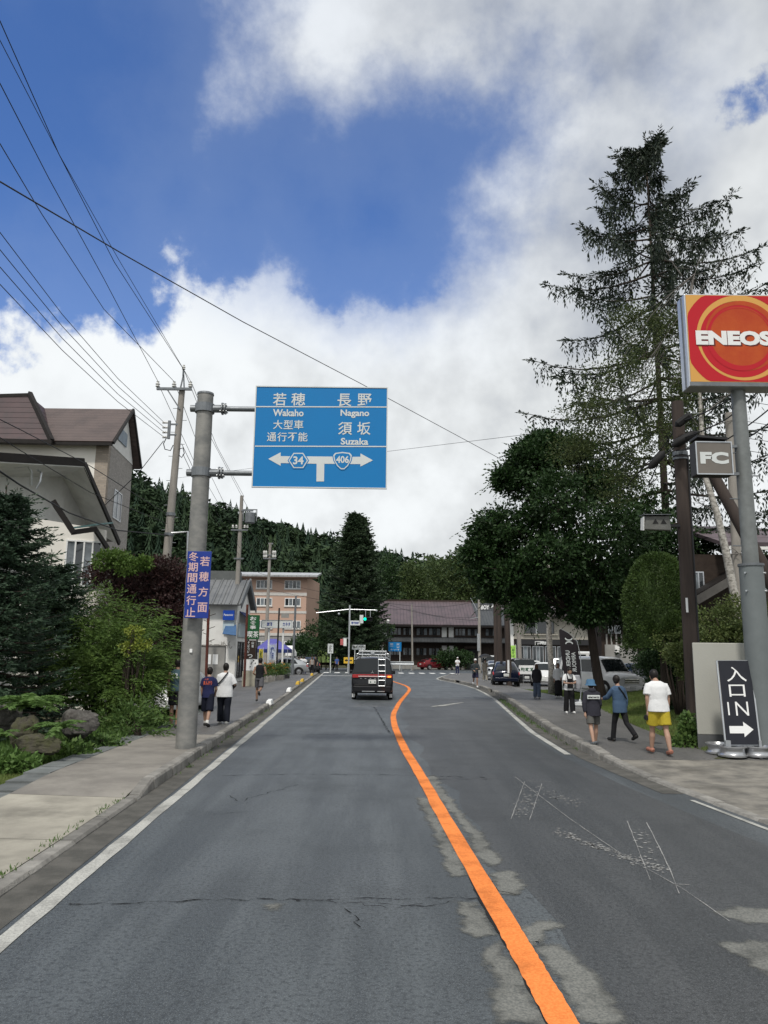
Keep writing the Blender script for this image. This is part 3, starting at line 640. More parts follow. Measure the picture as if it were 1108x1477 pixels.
# ---- the wooded hill: one mass of small conifers and broadleaf crowns
def far_forest():
    g = np.random.default_rng(11); V, T, tint = [], [], []; off = 0
    def proto(kind, seed):
        h = np.random.default_rng(seed); tri = []
        if kind == 0:                                       # conifer: layered ragged skirts
            for k in range(11):
                f = k / 11; r = (1 - f) ** .8 * .19 + .012; z = .10 + .88 * f; n = 8 if k < 8 else 6; a0 = h.uniform(0, 6.28)
                for i in range(n):
                    a = a0 + 6.283 * i / n; w_ = 3.6 / n; R = r * h.uniform(.7, 1.25)
                    tip = (math.cos(a) * R, math.sin(a) * R, z - .05 - h.uniform(0, .03)); b = r * .25
                    tri += [((math.cos(a - w_) * b, math.sin(a - w_) * b, z + .06), tip, (math.cos(a + w_) * b, math.sin(a + w_) * b, z + .06)), ((math.cos(a - w_ * .9) * R * .72, math.sin(a - w_ * .9) * R * .72, z - .01), tip, (math.cos(a) * R * .2, math.sin(a) * R * .2, z + .075))]
            tri.append(((-.02, 0, .93), (.02, 0, .93), (0, 0, 1.04)))
        else:                                               # broadleaf: clumps of leaf faces over several lobes
            for k in range(7):
                c = np.array([h.normal(0, .13), h.normal(0, .13), h.uniform(.42, .80)]); rr_ = h.uniform(.12, .2)
                for i in range(44):
                    u = unit(h.normal(size=3)); p = c + u * rr_ * h.uniform(.8, 1.1); a, b = unit(h.normal(size=3)) * .055, unit(h.normal(size=3)) * .05
                    tri.append((tuple(p - a), tuple(p + a * .6 + b), tuple(p + a * .5 - b)))
        return np.array(tri)
    protos = [proto(0, 50 + i) for i in range(5)] + [proto(1, 70 + i) for i in range(4)]
    n = 0
    for y in np.arange(146, 322, 6.0):
        x0, x1 = -.50 * y - 4, .20 * y + 4
        for x in np.arange(x0, x1, 4.6):
            xx = x + g.uniform(-2, 2); y2 = y + g.uniform(-2.8, 2.8)
            if y < 172 and -62 < xx < -12: continue         # meadow behind the pink building
            px = xx / y2 * 1110 + 554
            k = g.integers(0, 5) if g.random() < (.55 if px < 585 else .15) else g.integers(5, 9)
            s = g.uniform(8, 15) if k < 5 else g.uniform(8, 13.5); w_ = g.uniform(1.1, 1.7) * (1.0 if k < 5 else 1.0); a = g.uniform(0, 6.28); ca, sa = math.cos(a), math.sin(a)
            P = protos[k].reshape(-1, 3); Q = np.stack([(P[:, 0] * ca - P[:, 1] * sa) * s * w_ + xx, (P[:, 0] * sa + P[:, 1] * ca) * s * w_ + y2, P[:, 2] * s + hz(xx, y2) - .3], 1)
            V.append(Q); tint.append(np.full(len(Q), (g.uniform(0, .7) ** 1.6 if k < 5 else (g.uniform(.10, .55) if px < 585 else g.uniform(.45, 1.0))))); n += 1
    V = np.concatenate(V); m = bpy.data.materials.new('forest'); m.use_nodes = True; t = NT(m.node_tree); b = t.n['Principled BSDF']
    at_ = t.new('ShaderNodeAttribute', attribute_name='tint'); r = t.new('ShaderNodeNewGeometry').outputs['Random Per Island']
    c = t.mix(at_.outputs['Fac'], (.015, .032, .020), (.060, .092, .034)); c = t.mix(t.m('MULTIPLY', r, .5), c, (.016, .032, .018))
    t.l.new(c, b.inputs['Base Color']); b.inputs['Roughness'].default_value = .8; b.inputs['Specular IOR Level'].default_value = .15
    fast_mesh('forest', V, np.arange(len(V)).reshape(-1, 3), m, tint=np.concatenate(tint), label='dark conifer woodland covering the hill behind the village', cat='forest', kind='stuff')
far_forest()

# ---- single trees
p = at(930, 195, 36); conifer('spruce_tree', 'tall ragged spruce with hanging twigs rising above the right roadside', (p.x, 36, 0), p.z, 6.3, L_SPRUCE, 5, whorl=1.55, per=6, droop=.19, twig=.66, needles=8, nl=.22, nw=.078, z0=5.0, hang=1.2, gap=.16, bare=.34, prof=lambda f: 1 - math.exp(-(1 - f) * 21 / 4.6), tr=.009, bsteps=10)
p = at(868, 1000, 33); c_ = at(835, 760, 33)
mp_l = []
for (px, py, r, dy) in [(760, 690, 1.5, .3), (735, 760, 1.45, 0), (745, 830, 1.3, -.3), (800, 720, 1.7, -1.2), (800, 800, 1.6, -1.4), (855, 700, 1.5, .8), (870, 770, 1.8, -1.5), (870, 840, 1.6, -1.0), (930, 760, 1.7, .2), (930, 835, 1.7, .3), (975, 790, 1.4, 1.0), (712, 800, 1.1, .5), (722, 850, .8, .2), (705, 770, .8, .8), (780, 640, .55, 0), (735, 690, .6, .5), (830, 650, .6, -.5), (700, 825, .5, 0), (760, 880, .6, -.6), (850, 885, .6, -1), (690, 795, .5, 0), (800, 650, 1.0, .6), (765, 660, .9, -.4), (820, 860, 1.2, 1.2), (900, 870, 1.3, 1.4)]:
    q = at(px, py, 33 + dy); mp_l.append((q.x - p.x, dy, q.z - .15, r * rnd.uniform(.75, 1.2), r * 1.05, r * rnd.uniform(.55, .9)))
broadleaf('broadleaf_tree', 'big dark green broadleaf tree with a low spreading crown beside the right pavement', (p.x, 33, .15), (-.4, .3, 6.2), .22, mp_l, 150, .17, L_MAPLE, 21, per=26, crad=.42, shell=.35, tips=True)
# leaning birch: pale trunk, thin olive crown
M_BIRCH = mat('birch bark', (0.52, 0.50, 0.46), 0.7, var=0.95, vs=5.0, col2=(0.10, 0.09, 0.08), stain=.7, bump=.4, bs=20, stretch=(1.6, 1.6, 2.6))
bp = at(1064, 880, 24); bpath = [Vector((0, 0, -2.8))] + [at(x, y, 24 + d) - Vector((bp.x, 24, bp.z)) for x, y, d in [(1064, 880, 0), (1048, 800, .1), (1034, 740, .1), (1018, 690, .2), (1012, 620, .4), (1008, 540, .6), (1000, 470, .8), (996, 430, .9), (1002, 395, .9)]]
bl = []
for (px, py, r, dy) in [(890, 540, 1.0, 1), (930, 500, 1.0, 1.4), (960, 560, 1.0, .4), (880, 620, 1.15, .6), (940, 640, 1.2, .2), (975, 600, .9, .6), (850, 590, .9, 1.4), (915, 460, .8, 1.6), (965, 470, .7, 1.2), (1000, 520, .7, .8), (830, 650, .8, 1.2), (900, 690, 1.0, .8)]:
    q = at(px, py, 24 + dy); bl.append((q.x - bp.x, dy, q.z - bp.z, r, r, r * .9))
tw = []; rg = random.Random(4)
for (x0, y0, x1, y1) in [(990, 460, 1010, 370), (990, 450, 1048, 365), (985, 470, 1085, 395), (1000, 520, 1060, 420), (985, 400, 960, 360), (1010, 600, 1062, 560), (1012, 620, 1075, 600), (1034, 740, 1002, 722), (1048, 800, 1086, 798)]:
    a, b = at(x0, y0, 24.7) - Vector((bp.x, 24, bp.z)), at(x1, y1, 24.9) - Vector((bp.x, 24, bp.z)); lp = limb_path(a, b, .12, 6, rg); tw.append((lp, .026))
    for _ in range(9):
        s_ = lp[rg.randint(2, 6)]; e = s_ + Vector((rg.uniform(-.5, .6), rg.uniform(-.4, .4), rg.uniform(-.3, .6))); tw.append((limb_path(s_, e, .2, 3, rg), .009))
M_BIRCHL = mat('birch limbs', (0.16, 0.15, 0.14), 0.8, var=.8, col2=(.06, .055, .05))
broadleaf('birch_tree', 'leaning white-barked birch with thin olive foliage behind the fuel sign', (bp.x, 24, bp.z), (0, 0, 0), .15, bl, 95, .085, L_BIRCH, 33, bark=M_BIRCH, per=20, crad=.45, shell=.15, trunk_pts=bpath, nbranch=1.2, limb_m=M_BIRCHL, extra=tw, limb_r=.13)
p = at(796, 1000, 41); q = at(795, 800, 41)
bi = root('birch_tree', 'straight white birch trunk standing between the parked cars', 'tree', (p.x, 41, .1)); h = q.z + 1.5
MB().tube([(0, 0, -.2), (.02, 0, 1.2), (-.06, 0, 2.6), (-.05, 0, 4.2), (0, 0, h - .1)], [.20, .16, .15, .13, .10], 10).build('trunk', M_BIRCH, bi, smooth=True, angle=180)
fm = FM(8); fm.cluster(np.array([[0.4, .3, h + 1.2], [-.5, 0, h + .8], [.2, -.4, h + .4], [-.9, .6, h + .3], [.9, .2, h + .2]]) + 0.0, .8, 160, .10, .06); fm.build('crown', L_MAPLE, bi)
# twin-topped conifer by the crossing
p = at(512, 740, 93); conifer('fir_tree', 'dense dark fir with a twin top standing behind the crossing', (p.x, 93, 0), p.z, 3.7, L_FIR, 9, whorl=.62, per=8, droop=.18, twig=.8, needles=6, nl=.34, nw=.16, z0=1.2, taper=.5, tr=.014, prof=lambda f: min(1, (1 - f) * 1.5) ** .75 * (1 - .25 * (f < .12)))
p2_ = at(521, 745, 93.5); conifer('fir_tree', 'second slimmer fir top just right of the twin-topped fir', (p2_.x, 93.9, 0), p2_.z, 3.0, L_FIR, 10, whorl=.7, per=7, droop=.18, twig=.8, needles=6, nl=.34, nw=.16, z0=4.0, taper=.5, tr=.012, prof=lambda f: min(1, (1 - f) * 1.5) ** .75)
# woodland edge behind the inn
for i, (px, py, Y, w_, lab) in enumerate([(560, 800, 138, 5.0, 'dark tree behind the inn, leftmost of its row'), (600, 812, 134, 4.6, 'rounded tree behind the left half of the inn roof'), (640, 792, 140, 5.2, 'pale green tree rising highest above the inn roof'), (676, 800, 136, 5.0, 'leafy tree behind the right end of the inn roof'), (712, 806, 132, 5.2, 'tree behind the grey roofs right of the inn'), (752, 800, 128, 5.4, 'green tree behind the beige shop'), (800, 812, 126, 5.0, 'tree above the beige shop, half hidden by the big dark tree')]):
    p = at(px, py, Y); H = p.z + .0; rg = random.Random(90 + i); zb = hz(p.x, Y); lb = [(rg.gauss(0, .5) * w_ * .55, rg.gauss(0, .4) * w_ * .5, H * f - zb * f, w_ * s_, w_ * s_, H * .15) for f, s_ in ((.45, .6), (.5, .55), (.62, .6), (.66, .5), (.78, .5), (.86, .36))]
    broadleaf('woodland_tree', lab, (p.x, Y, zb), (0, 0, H * .6), .3, lb, 85, .42, L_WOOD if i != 0 else L_MAPLE, 100 + i, per=14, crad=.9, group='trees behind the inn', shell=.4)
# ================================================================ garden on the left
p = at(10, 700, 16.5); conifer('blue_spruce', 'dense bluish spruce at the left edge in front of the house', (p.x, 16.5, 0), p.z, 1.85, L_BLUESP, 41, whorl=.24, per=9, droop=.16, twig=.36, needles=9, nl=.11, nw=.032, z0=.35, taper=.6, tr=.014, bsteps=6)
p = at(75, 800, 19.5); conifer('young_spruce', 'shorter green spruce between the bluish spruce and the juniper', (p.x, 19.5, 0), p.z, 1.6, L_BLUESP, 43, whorl=.26, per=9, droop=.18, twig=.38, needles=8, nl=.12, nw=.035, z0=.3, taper=.55, tr=.014, bsteps=6)
def px_lobes(base, Y, spec):
    out = []
    for (px, py, r, dy) in spec:
        q = at(px, py, Y + dy); out.append((q.x - base.x, dy, q.z - base.z, r, r, r * .8))
    return out
b_ = G(170, 1040, .1); b_ = Vector((at(170, 1040, 19.5).x, 19.5, .05))
shrub('spreading_juniper', 'wide feathery green juniper behind the garden rocks', b_, px_lobes(b_, 19.5, [(120, 930, .9, .3), (160, 905, .95, .6), (185, 930, .75, .3), (192, 960, .6, .4), (145, 970, .85, -.4), (170, 985, .7, -.4), (100, 985, .8, -.3), (190, 985, .45, 0), (120, 890, .7, .9), (180, 1010, .45, -.4)]), 62, 'fan', L_YEW, 45, leaf=.105, per=9, up=.22, shell=.45)
b_ = Vector((at(205, 900, 24).x, 24, .05))
shrub('red_maple', 'dark purple-red maple behind the juniper', b_, px_lobes(b_, 24, [(165, 830, .8, .2), (205, 840, .9, 0), (240, 830, .7, .2), (250, 850, .6, .4), (190, 880, 1.0, -.2), (230, 885, .9, -.1), (252, 900, .6, .2), (215, 930, .9, 0), (240, 945, .6, .3), (175, 915, .8, 0)]), 150, 'leaf', L_RED, 47, leaf=.10, per=22, crad=.30, cat='tree', shell=.4)
b_ = Vector((at(165, 860, 23).x, 23, 0.05))
shrub('vine', 'bright green climbing leaves over the top of the red maple', b_, px_lobes(b_, 23, [(150, 808, .30, 0), (170, 803, .28, .1), (185, 818, .32, 0), (205, 812, .22, .1)]), 60, 'leaf', L_FRESH, 48, leaf=.09, per=12, crad=.16, cat='plant', stems=False)
b_ = Vector((at(195, 915, 18.7).x, 18.7, .05))
shrub('sapling', 'small sapling with yellow-green leaves poking out of the juniper', b_, px_lobes(b_, 18.7, [(193, 912, .18, 0), (205, 930, .16, 0), (185, 935, .14, 0)]), 26, 'leaf', leaf_mat('yellow green', (.16, .22, .03), (.24, .28, .05)), 49, leaf=.08, per=8, crad=.1, cat='plant')
M_ROCK = mat('garden rock', (0.06, 0.055, 0.052), 0.92, var=1.0, vs=9, col2=(0.13, 0.125, 0.115), stain=.5, bump=1.0, bs=9)
M_MOSS = mat('mossy rock', (0.06, 0.054, 0.045), 0.95, var=1.0, vs=6, col2=(0.065, 0.068, 0.032), stain=.4, bump=1.0, bs=9)
def rock(px, py, Y, rx, ry, rz, seed, m, label):
    rg = np.random.default_rng(seed); p = at(px, py, Y); me = MB().ball((0, 0, 0), 1, 1, 1, 1, 40, 28); V = np.array(me.v); d = unit(V)
    f = np.ones(len(V))
    for _ in range(16):                                    # flattened faces, as split stone has
        n_ = unit(rg.normal(size=3)); k = rg.uniform(.62, .9); dt = d @ n_; f = np.minimum(f, np.where(dt > 1e-3, k / np.maximum(dt, 1e-3), 9))
    W_ = d * 3.0; f += sum(.055 / (q + 1) * np.sin(W_ @ rg.normal(size=3) * (1 + q) + rg.uniform(0, 6)) for q in range(9)) + rg.normal(0, .018, len(V)); me.v = [tuple(a) for a in d * f[:, None] * np.array([rx, ry, rz])]
    me.build('rock', m, loc=(p.x, Y, max(p.z, rz * .55)), smooth=True, angle=18, label=label, cat='rock', group='rocks in the garden')
rock(113, 1046, 15.6, .44, .36, .36, 1, M_ROCK, 'large dark boulder under the juniper')
rock(38, 1056, 14.2, .28, .26, .33, 2, M_MOSS, 'brownish boulder standing beside the fern')
rock(55, 1074, 13.6, .42, .26, .2, 3, M_MOSS, 'low mossy rock in front of the boulders')
rock(0, 1036, 15.0, .38, .34, .4, 4, M_ROCK, 'grey boulder at the left edge of the photo')
def fern(px, py, Y, R, n, seed, label, m=L_FERN, name='fern'):
    p = at(px, py, Y); z0 = max(.08, p.z); g = random.Random(seed); fm = FM(seed); R_ = root(name, label, 'fern' if name == 'fern' else 'plant', (p.x, Y, z0)); B, Dd = [], []
    st = MB()
    for i in range(n):
        a = 6.283 * i / n + g.uniform(-.3, .3); L = R * g.uniform(.7, 1.15); el = g.uniform(.35, 1.1); pts = []
        for k in range(15):
            t = k / 14; pts.append(Vector((math.cos(a) * L * t * math.cos(el * (1 - t * .6)), math.sin(a) * L * t * math.cos(el * (1 - t * .6)), L * (math.sin(el) * t - .55 * t * t))))
        st.tube(pts, [.006 * (1 - .8 * k / 14) + .001 for k in range(15)], 4)
        for k in range(2, 15):
            ax = (pts[k] - pts[k - 1]).normalized(); sd = Vector((-math.sin(a), math.cos(a), 0))
            for s_ in (-1, 1):
                for q in (0, .5): B.append(tuple(pts[k - 1].lerp(pts[k], q))); Dd.append(tuple(sd * s_ + ax * .5 - Vector((0, 0, .15))))
    ln = R * .19
    fm.leaves(np.array(B), np.array(Dd), ln, ln * .26, .8); st.build('stems', m, R_); fm.build('fronds', m, R_)
fern(40, 1020, 14.6, .75, 26, 61, 'bright green fern growing above the mossy rocks')
fern(85, 1052, 13.9, .5, 16, 62, 'small yellowish fern in front of the dark boulder')
fern(0, 1062, 13.2, .4, 9, 63, 'pale broad-leaved plant at the left edge by the rocks')
def ground_cover(name, label, area, n, h, m, seed, lw=.3, z=.05, blades=3):
    """upright blades over a ground polygon given by its corners in metres"""
    g = np.random.default_rng(seed); A = np.array(area); lo, hi = A.min(0), A.max(0); P = g.uniform(lo, hi, (n * 3, 2)); ins = np.zeros(len(P), bool)
    for i in range(len(A)):
        a, b = A[i], A[(i + 1) % len(A)]; c = ((a[1] > P[:, 1]) != (b[1] > P[:, 1])) & (P[:, 0] < (b[0] - a[0]) * (P[:, 1] - a[1]) / (b[1] - a[1] + 1e-12) + a[0]); ins ^= c
    P = P[ins][:n]; zz = z(P[:, 0], P[:, 1]) if callable(z) else np.full(len(P), z); fm = FM(seed); B = np.concatenate([P, zz[:, None]], 1); B = np.repeat(B, blades, 0) + np.concatenate([g.normal(0, .02, (len(B) * blades, 2)), np.zeros((len(B) * blades, 1))], 1)
    d = g.normal(size=B.shape) * .45; d[:, 2] = 1; fm.leaves(B, d, h, h * lw); return fm.build(name, m, label=label, cat='grass' if 'grass' in name else 'plants', kind='stuff')
ground_cover('lawn_grass', 'short sunlit lawn grass left of the pavement', [(-9, 9), (-5.5, 9), (-5.5, 15.6), (-9.5, 15.2)], 26000, .07, L_GRASS, 71, .14, -.02)
ground_cover('verge_grass', 'rough grass along the back of the left pavement', [(-6.4, 14.4), (-5.55, 14), (-5.75, 26), (-6.8, 26)], 5000, .16, L_WEED, 72, .14, 0.0)
ground_cover('garden_weeds', 'leafy weeds between the rocks and the juniper', [(-9, 14.2), (-6.0, 14.6), (-5.85, 20), (-9, 18)], 3200, .26, L_WEED, 73, .34, 0.0)
ground_cover('edge_weeds', 'bright leafy weeds spilling towards the left pavement', [(-8.6, 13.3), (-7.2, 13.2), (-6.0, 13.8), (-5.7, 17), (-5.65, 21), (-6.3, 21), (-6.8, 16), (-7.6, 14.2)], 1900, .30, L_FERN, 78, .22, 0.0)
ground_cover('gutter_weeds', 'weeds growing in the left gutter', [(xkl(13) + .02, 13), (xkl(13) + .12, 13), (xkl(30) + .16, 30), (xkl(30) + .02, 30)], 160, .06, L_WEED, 74, .3, 0.0)
ground_cover('joint_weeds', 'weeds in the joint between kerb and left pavement', [(xkl(7) - .22, 7), (xkl(7) - .17, 7), (xkl(11.5) - .17, 11.5), (xkl(11.5) - .30, 11.5)], 60, .045, L_WEED, 75, .3, 0.03)
ground_cover('gutter_grass', 'grass growing in the right-hand gutter', [(xkr(17) - .05, 17), (xkr(21) - .02, 21), (xkr(31) - .02, 31), (xkr(36) - .02, 36), (xkr(36) - .3, 36), (xkr(26) - .28, 26), (xkr(17) - .12, 17)], 900, .07, L_WEED, 76, .2, 0.0)
b_ = Vector((at(200, 1035, 17.8).x, 17.8, .08))
shrub('daylily_clump', 'long-leaved green clump at the pavement edge behind the sign pole', b_, [(0, 0, .25, .45, .5, .35), (-.5, .2, .2, .4, .4, .3)], 110, 'spray', L_WEED, 77, leaf=.13, per=7, up=.6, cat='plant')
for i, (px, py, Y, lab) in enumerate([(105, 1068, 14.7, 'leafy green plant in front of the dark boulder'), (20, 1075, 13.1, 'leafy plant in front of the low mossy rock'), (150, 1060, 15.9, 'leafy plant right of the dark boulder'), (75, 1045, 14.4, 'plant growing between the boulders')]):
    b_ = Vector((at(px, py, Y).x, Y, .02)); shrub('garden_plant', lab, b_, [(0, 0, .16, .26, .18, .18), (.2, .05, .1, .2, .15, .14), (-.2, 0, .12, .2, .15, .16)], 38, 'leaf', [L_WEED, L_FERN, L_WEED, L_FRESH][i], 150 + i, leaf=.10, per=8, crad=.12, cat='plant', group='plants among the rocks')
# ================================================================ planting on the right
def bank(x, y): return np.where(y < 16, .1, .1 + np.clip((x - (np.interp(y, [16, 22, 27, 33], [6.6, 7.0, 7.8, 8.6]))), 0, 6) * .17)
bk = MB(); rows = []; nb = 12
for y in (15.3, 17, 20, 24, 28, 32, 34.5):
    rows.append([(x, y, float(bank(np.array(x), np.array(y))) + (0 if y > 15.4 else 0)) for x in [lerp_tab([(15, 6.5), (18, 6.7), (22, 7.0), (27, 7.8), (33, 8.6), (38, 8.6)], y) - .12 + i * (.9 if y > 17.5 else .03 if y < 16 else .1) for i in range(nb)]])
bk.add([p for r in rows for p in r], [(j * nb + i, j * nb + i + 1, (j + 1) * nb + i + 1, (j + 1) * nb + i) for j in range(len(rows) - 1) for i in range(nb - 1)])
ST('grass_bank', bk, M_SOIL, smooth=True, angle=180)
ground_cover('bank_grass', 'grass on the bank beside the right pavement', [(6.55, 15.6), (6.75, 16.0), (7.5, 17.2), (11, 24), (13, 34), (8.8, 34), (7.7, 27), (6.9, 21)], 22000, .10, L_GRASS, 81, .12, bank)
ground_cover('verge_grass', 'grass strip in front of the parked cars', [(8.3, 36.5), (11.5, 36.2), (10.5, 45.5), (8.0, 45.8)], 9000, .10, L_GRASS, 82, .14, 0.0)
b_ = Vector((at(955, 960, 23.5).x, 23.5, .6)); tp = px_lobes(b_, 23.5, [(958, 865, 1, 0)]); z_ = at(958, 800, 23.5).z - b_.z; zb = at(958, 935, 23.5).z - b_.z
R_ = root('clipped_yew', 'dome-shaped clipped yew behind the wooden pole', 'shrub', b_); fm = FM(83); g = fm.g; n = 2600; t = g.random(n); a = g.uniform(0, 6.283, n); zz = zb + (z_ - zb) * t; rad = .98 * np.sqrt(np.clip(1 - np.clip((t - .38) / .62, 0, 1) ** 2.2, 0, 1)) * (1 + .05 * np.sin(a * 5 + zz * 4)); c = np.stack([rad * np.cos(a), rad * np.sin(a), zz], 1)
fm.cluster(c, .10, 12, .07, .035, .9, out=np.stack([np.cos(a), np.sin(a), t * 1.2], 1) * .8); fm.build('foliage', L_TOPI, R_)
MB().tube([(0, 0, -.6), (.05, 0, 1.2), (0, 0, z_ - .6)], [.12, .10, .04], 8).build('trunk', M_BARK, R_, smooth=True)
MB().oval([(0, 0, zb, .8, .8), (0, 0, zb + (z_ - zb) * .4, .86, .86), (0, 0, zb + (z_ - zb) * .75, .70, .70), (0, 0, zb + (z_ - zb) * .95, .3, .3)], 18).build('inner_foliage', L_TOPI, R_, smooth=True)
for i, (px, py, Y, spec, m, lab) in enumerate([
    (1060, 930, 21.5, [(1030, 905, .7, 0), (1070, 890, .75, .2), (1105, 900, .7, 0), (1050, 930, .7, -.3), (1140, 910, .7, 0)], L_HEDGE, 'bright green leafy hedge above the white wall'),
    (945, 985, 25.5, [(945, 955, .6, .4), (962, 960, .7, 0), (980, 965, .7, -.2), (985, 930, .7, 0), (958, 985, .5, -.4), (975, 1000, .5, -.8), (985, 1020, .45, -1.2), (960, 1010, .45, -.6), (992, 985, .5, -.5)], L_MAPLE, 'dark green shrub below the clipped yew'),
    (985, 985, 21, [(985, 945, .4, 0), (1000, 965, .35, -.2)], L_HEDGE, 'green shrub around the foot of the wooden pole')]):
    b_ = Vector((at(px, py, Y).x, Y, .35)); shrub('hedge' if i == 0 else 'shrub', lab, b_, px_lobes(b_, Y, spec), 130, 'leaf', m, 84 + i, leaf=.085, per=18, crad=.2, shell=.45, stems=(i == 0))
b_ = Vector((at(980, 930, 22.5).x, 22.5, .4)); shrub('young_maple', 'light green maple branches spreading beside the clipped yew', b_, px_lobes(b_, 22.5, [(960, 925, .35, 0), (985, 915, .3, 0), (975, 945, .3, 0)]), 45, 'leaf', L_HEDGE, 88, leaf=.08, per=10, crad=.16)
b_ = G(1000, 1080, .1); shrub('weed_clump', 'tall weeds at the corner of the white wall', Vector((b_.x, b_.y + .2, .1)), [(0, 0, .22, .14, .14, .24), (-.12, -.1, .1, .22, .15, .1), (.03, .05, .45, .1, .1, .22)], 40, 'leaf', L_WEED, 89, leaf=.12, per=7, crad=.12, cat='plant')
for i, (px, py, Y, spec, lab) in enumerate([(660, 955, 104, [(640, 950, 1.3, 0), (655, 948, 1.4, 0), (670, 950, 1.2, 0)], 'low dark bushes by the inn wall'), (470, 925, 96, [(455, 915, 2.2, 0), (475, 925, 2.2, 0), (490, 905, 2.0, 1), (450, 935, 1.6, -1), (500, 930, 1.6, 0)], 'dark hedge left of the signal pole'), (545, 915, 102, [(530, 915, 1.8, 0), (550, 910, 1.8, 0), (545, 935, 1.6, 0)], 'brownish bush beside the inn'), (430, 930, 88, [(440, 930, 1.4, 0), (428, 935, 1.2, 0)], 'dark bush at the foot of the pink building')]):
    b_ = Vector((at(px, py, Y).x, Y, 0)); shrub('bush', lab, b_, px_lobes(b_, Y, spec), 80, 'leaf', L_MAPLE, 94 + i, leaf=.28, per=14, crad=.5, shell=.3)
for i, (px, py, Y) in enumerate([(1010, 830, 34), (955, 805, 40), (1030, 880, 36), (1105, 780, 44)]):
    b_ = Vector((at(px, py, Y).x, Y, 0)); zt = at(px, py, Y).z
    shrub('evergreen_tree', ['dark evergreen behind the wooden pole', 'dark evergreen behind the clipped yew', 'dark evergreen behind the leaning birch', 'evergreen at the right edge beyond the grey sign post'][i], b_, [(0, 0, zt * .75, 1.5, 1.5, zt * .28), (.6, .3, zt * .45, 1.8, 1.6, zt * .3), (-.7, 0, zt * .4, 1.7, 1.6, zt * .3)], 150, 'leaf', L_MAPLE, 110 + i, leaf=.16, per=24, crad=.42, cat='tree', group='dark evergreens behind the right-hand hedge', shell=.3)
# ================================================================ buildings
ZV = Vector((0, 0, 1))
def obox(mb, O, U, V, N, a0, a1, b0, b1, d0, d1):
    vs = [O + U * a + V * b + N * d for d in (d0, d1) for b in (b0, b1) for a in (a0, a1)]
    return mb.add(vs, [(0, 1, 3, 2), (4, 6, 7, 5), (0, 4, 5, 1), (2, 3, 7, 6), (0, 2, 6, 4), (1, 5, 7, 3)])
def window(parent, O, U, N, a0, a1, b0, b1, panes=2, fr=.06, mf=None, mg=None, sill=None, rows=1, name='window'):
    """framed window on the plane O + a*U + b*Z with outward normal N; each pane a piece of its own"""
    mf = mf or M_ALU; mg = mg or M_GLASS; f = MB(); d0, d1 = -.02, .06
    obox(f, O, U, ZV, N, a0, a1, b0, b0 + fr, d0, d1); obox(f, O, U, ZV, N, a0, a1, b1 - fr, b1, d0, d1)
    pw = (a1 - a0 - fr) / panes; ph = (b1 - b0 - fr) / rows
    for i in range(panes + 1): obox(f, O, U, ZV, N, a0 + i * pw, a0 + i * pw + fr, b0 + fr, b1 - fr, d0, d1 - .003)
    for j in range(1, rows): obox(f, O, U, ZV, N, a0 + fr, a1 - fr, b0 + j * ph, b0 + j * ph + fr * .7, d0, d1 - .008)
    w_ = f.build(name, mf, parent, world=True)
    for i in range(panes):
        for j in range(rows):
            g = MB(); obox(g, O, U, ZV, N, a0 + i * pw + fr, a0 + (i + 1) * pw, b0 + j * ph + fr * .7, b0 + (j + 1) * ph + fr * .3, .0, .022 + .006 * (i % 2))
            q = g.build('pane', mg[(i + j) % len(mg)] if isinstance(mg, (list, tuple)) else mg, None); q.parent = w_
            L = parent.location; 
            if parent.rotation_euler.z == 0: q.location = (-L.x, -L.y, -L.z)
    if sill:
        s = MB(); obox(s, O, U, ZV, N, a0 - .08, a1 + .08, b0 - .14, b0 - .004, -.02, .12); q = s.build('sill', sill, None); q.parent = w_; L = parent.location; q.location = (-L.x, -L.y, -L.z)
    return w_
def part(name, parent, m, fn, **k):
    mb = MB(); fn(mb); return mb.build(name, m, parent, world=True, **k)
def slab(parent, name, pts, t, m, **k):
    n = (Vector(pts[1]) - Vector(pts[0])).cross(Vector(pts[2]) - Vector(pts[0])).normalized()
    return part(name, parent, m, lambda b: b.prism(pts, n * t), **k)
def lettering(parent, m, items, O, U, V=ZV, lift=.01, name='lettering', bold=.02):
    N = U.cross(V).normalized(); mb = MB()
    for it in items:
        txt, c, w_, h = it[:4]; text(mb, txt, c, w_, h, bold=it[4] if len(it) > 4 else bold, O=O + N * lift, U=U, V=V, mirror=False)
    return mb.build(name, m, parent, world=True)
def ribbed(name, col, dark, scale, axis, rough=.5):
    m = bpy.data.materials.new(name); m.use_nodes = True; t = NT(m.node_tree); b = t.n['Principled BSDF']; tc = t.new('ShaderNodeTexCoord').outputs['Object']
    sp = t.new('ShaderNodeSeparateXYZ'); t.l.new(tc, sp.inputs[0]); f = t.m('FRACT', t.m('MULTIPLY', sp.outputs[axis], scale)); e = t.ss(f, .0, .14); n = t.noise(tc, .8, 5, .65)
    c = t.mix(t.ss(n, .4, .66), (*col, 1), (*dark, 1)); c = t.mix(t.m('MULTIPLY', t.m('SUBTRACT', 1.0, e), .6), c, (*[x * .35 for x in dark], 1)); t.l.new(c, b.inputs['Base Color']); b.inputs['Roughness'].default_value = rough
    bn = t.new('ShaderNodeBump'); bn.inputs['Distance'].default_value = .04; bn.inputs['Strength'].default_value = .8; t.l.new(e, bn.inputs['Height']); t.l.new(bn.outputs[0], b.inputs['Normal']); return m
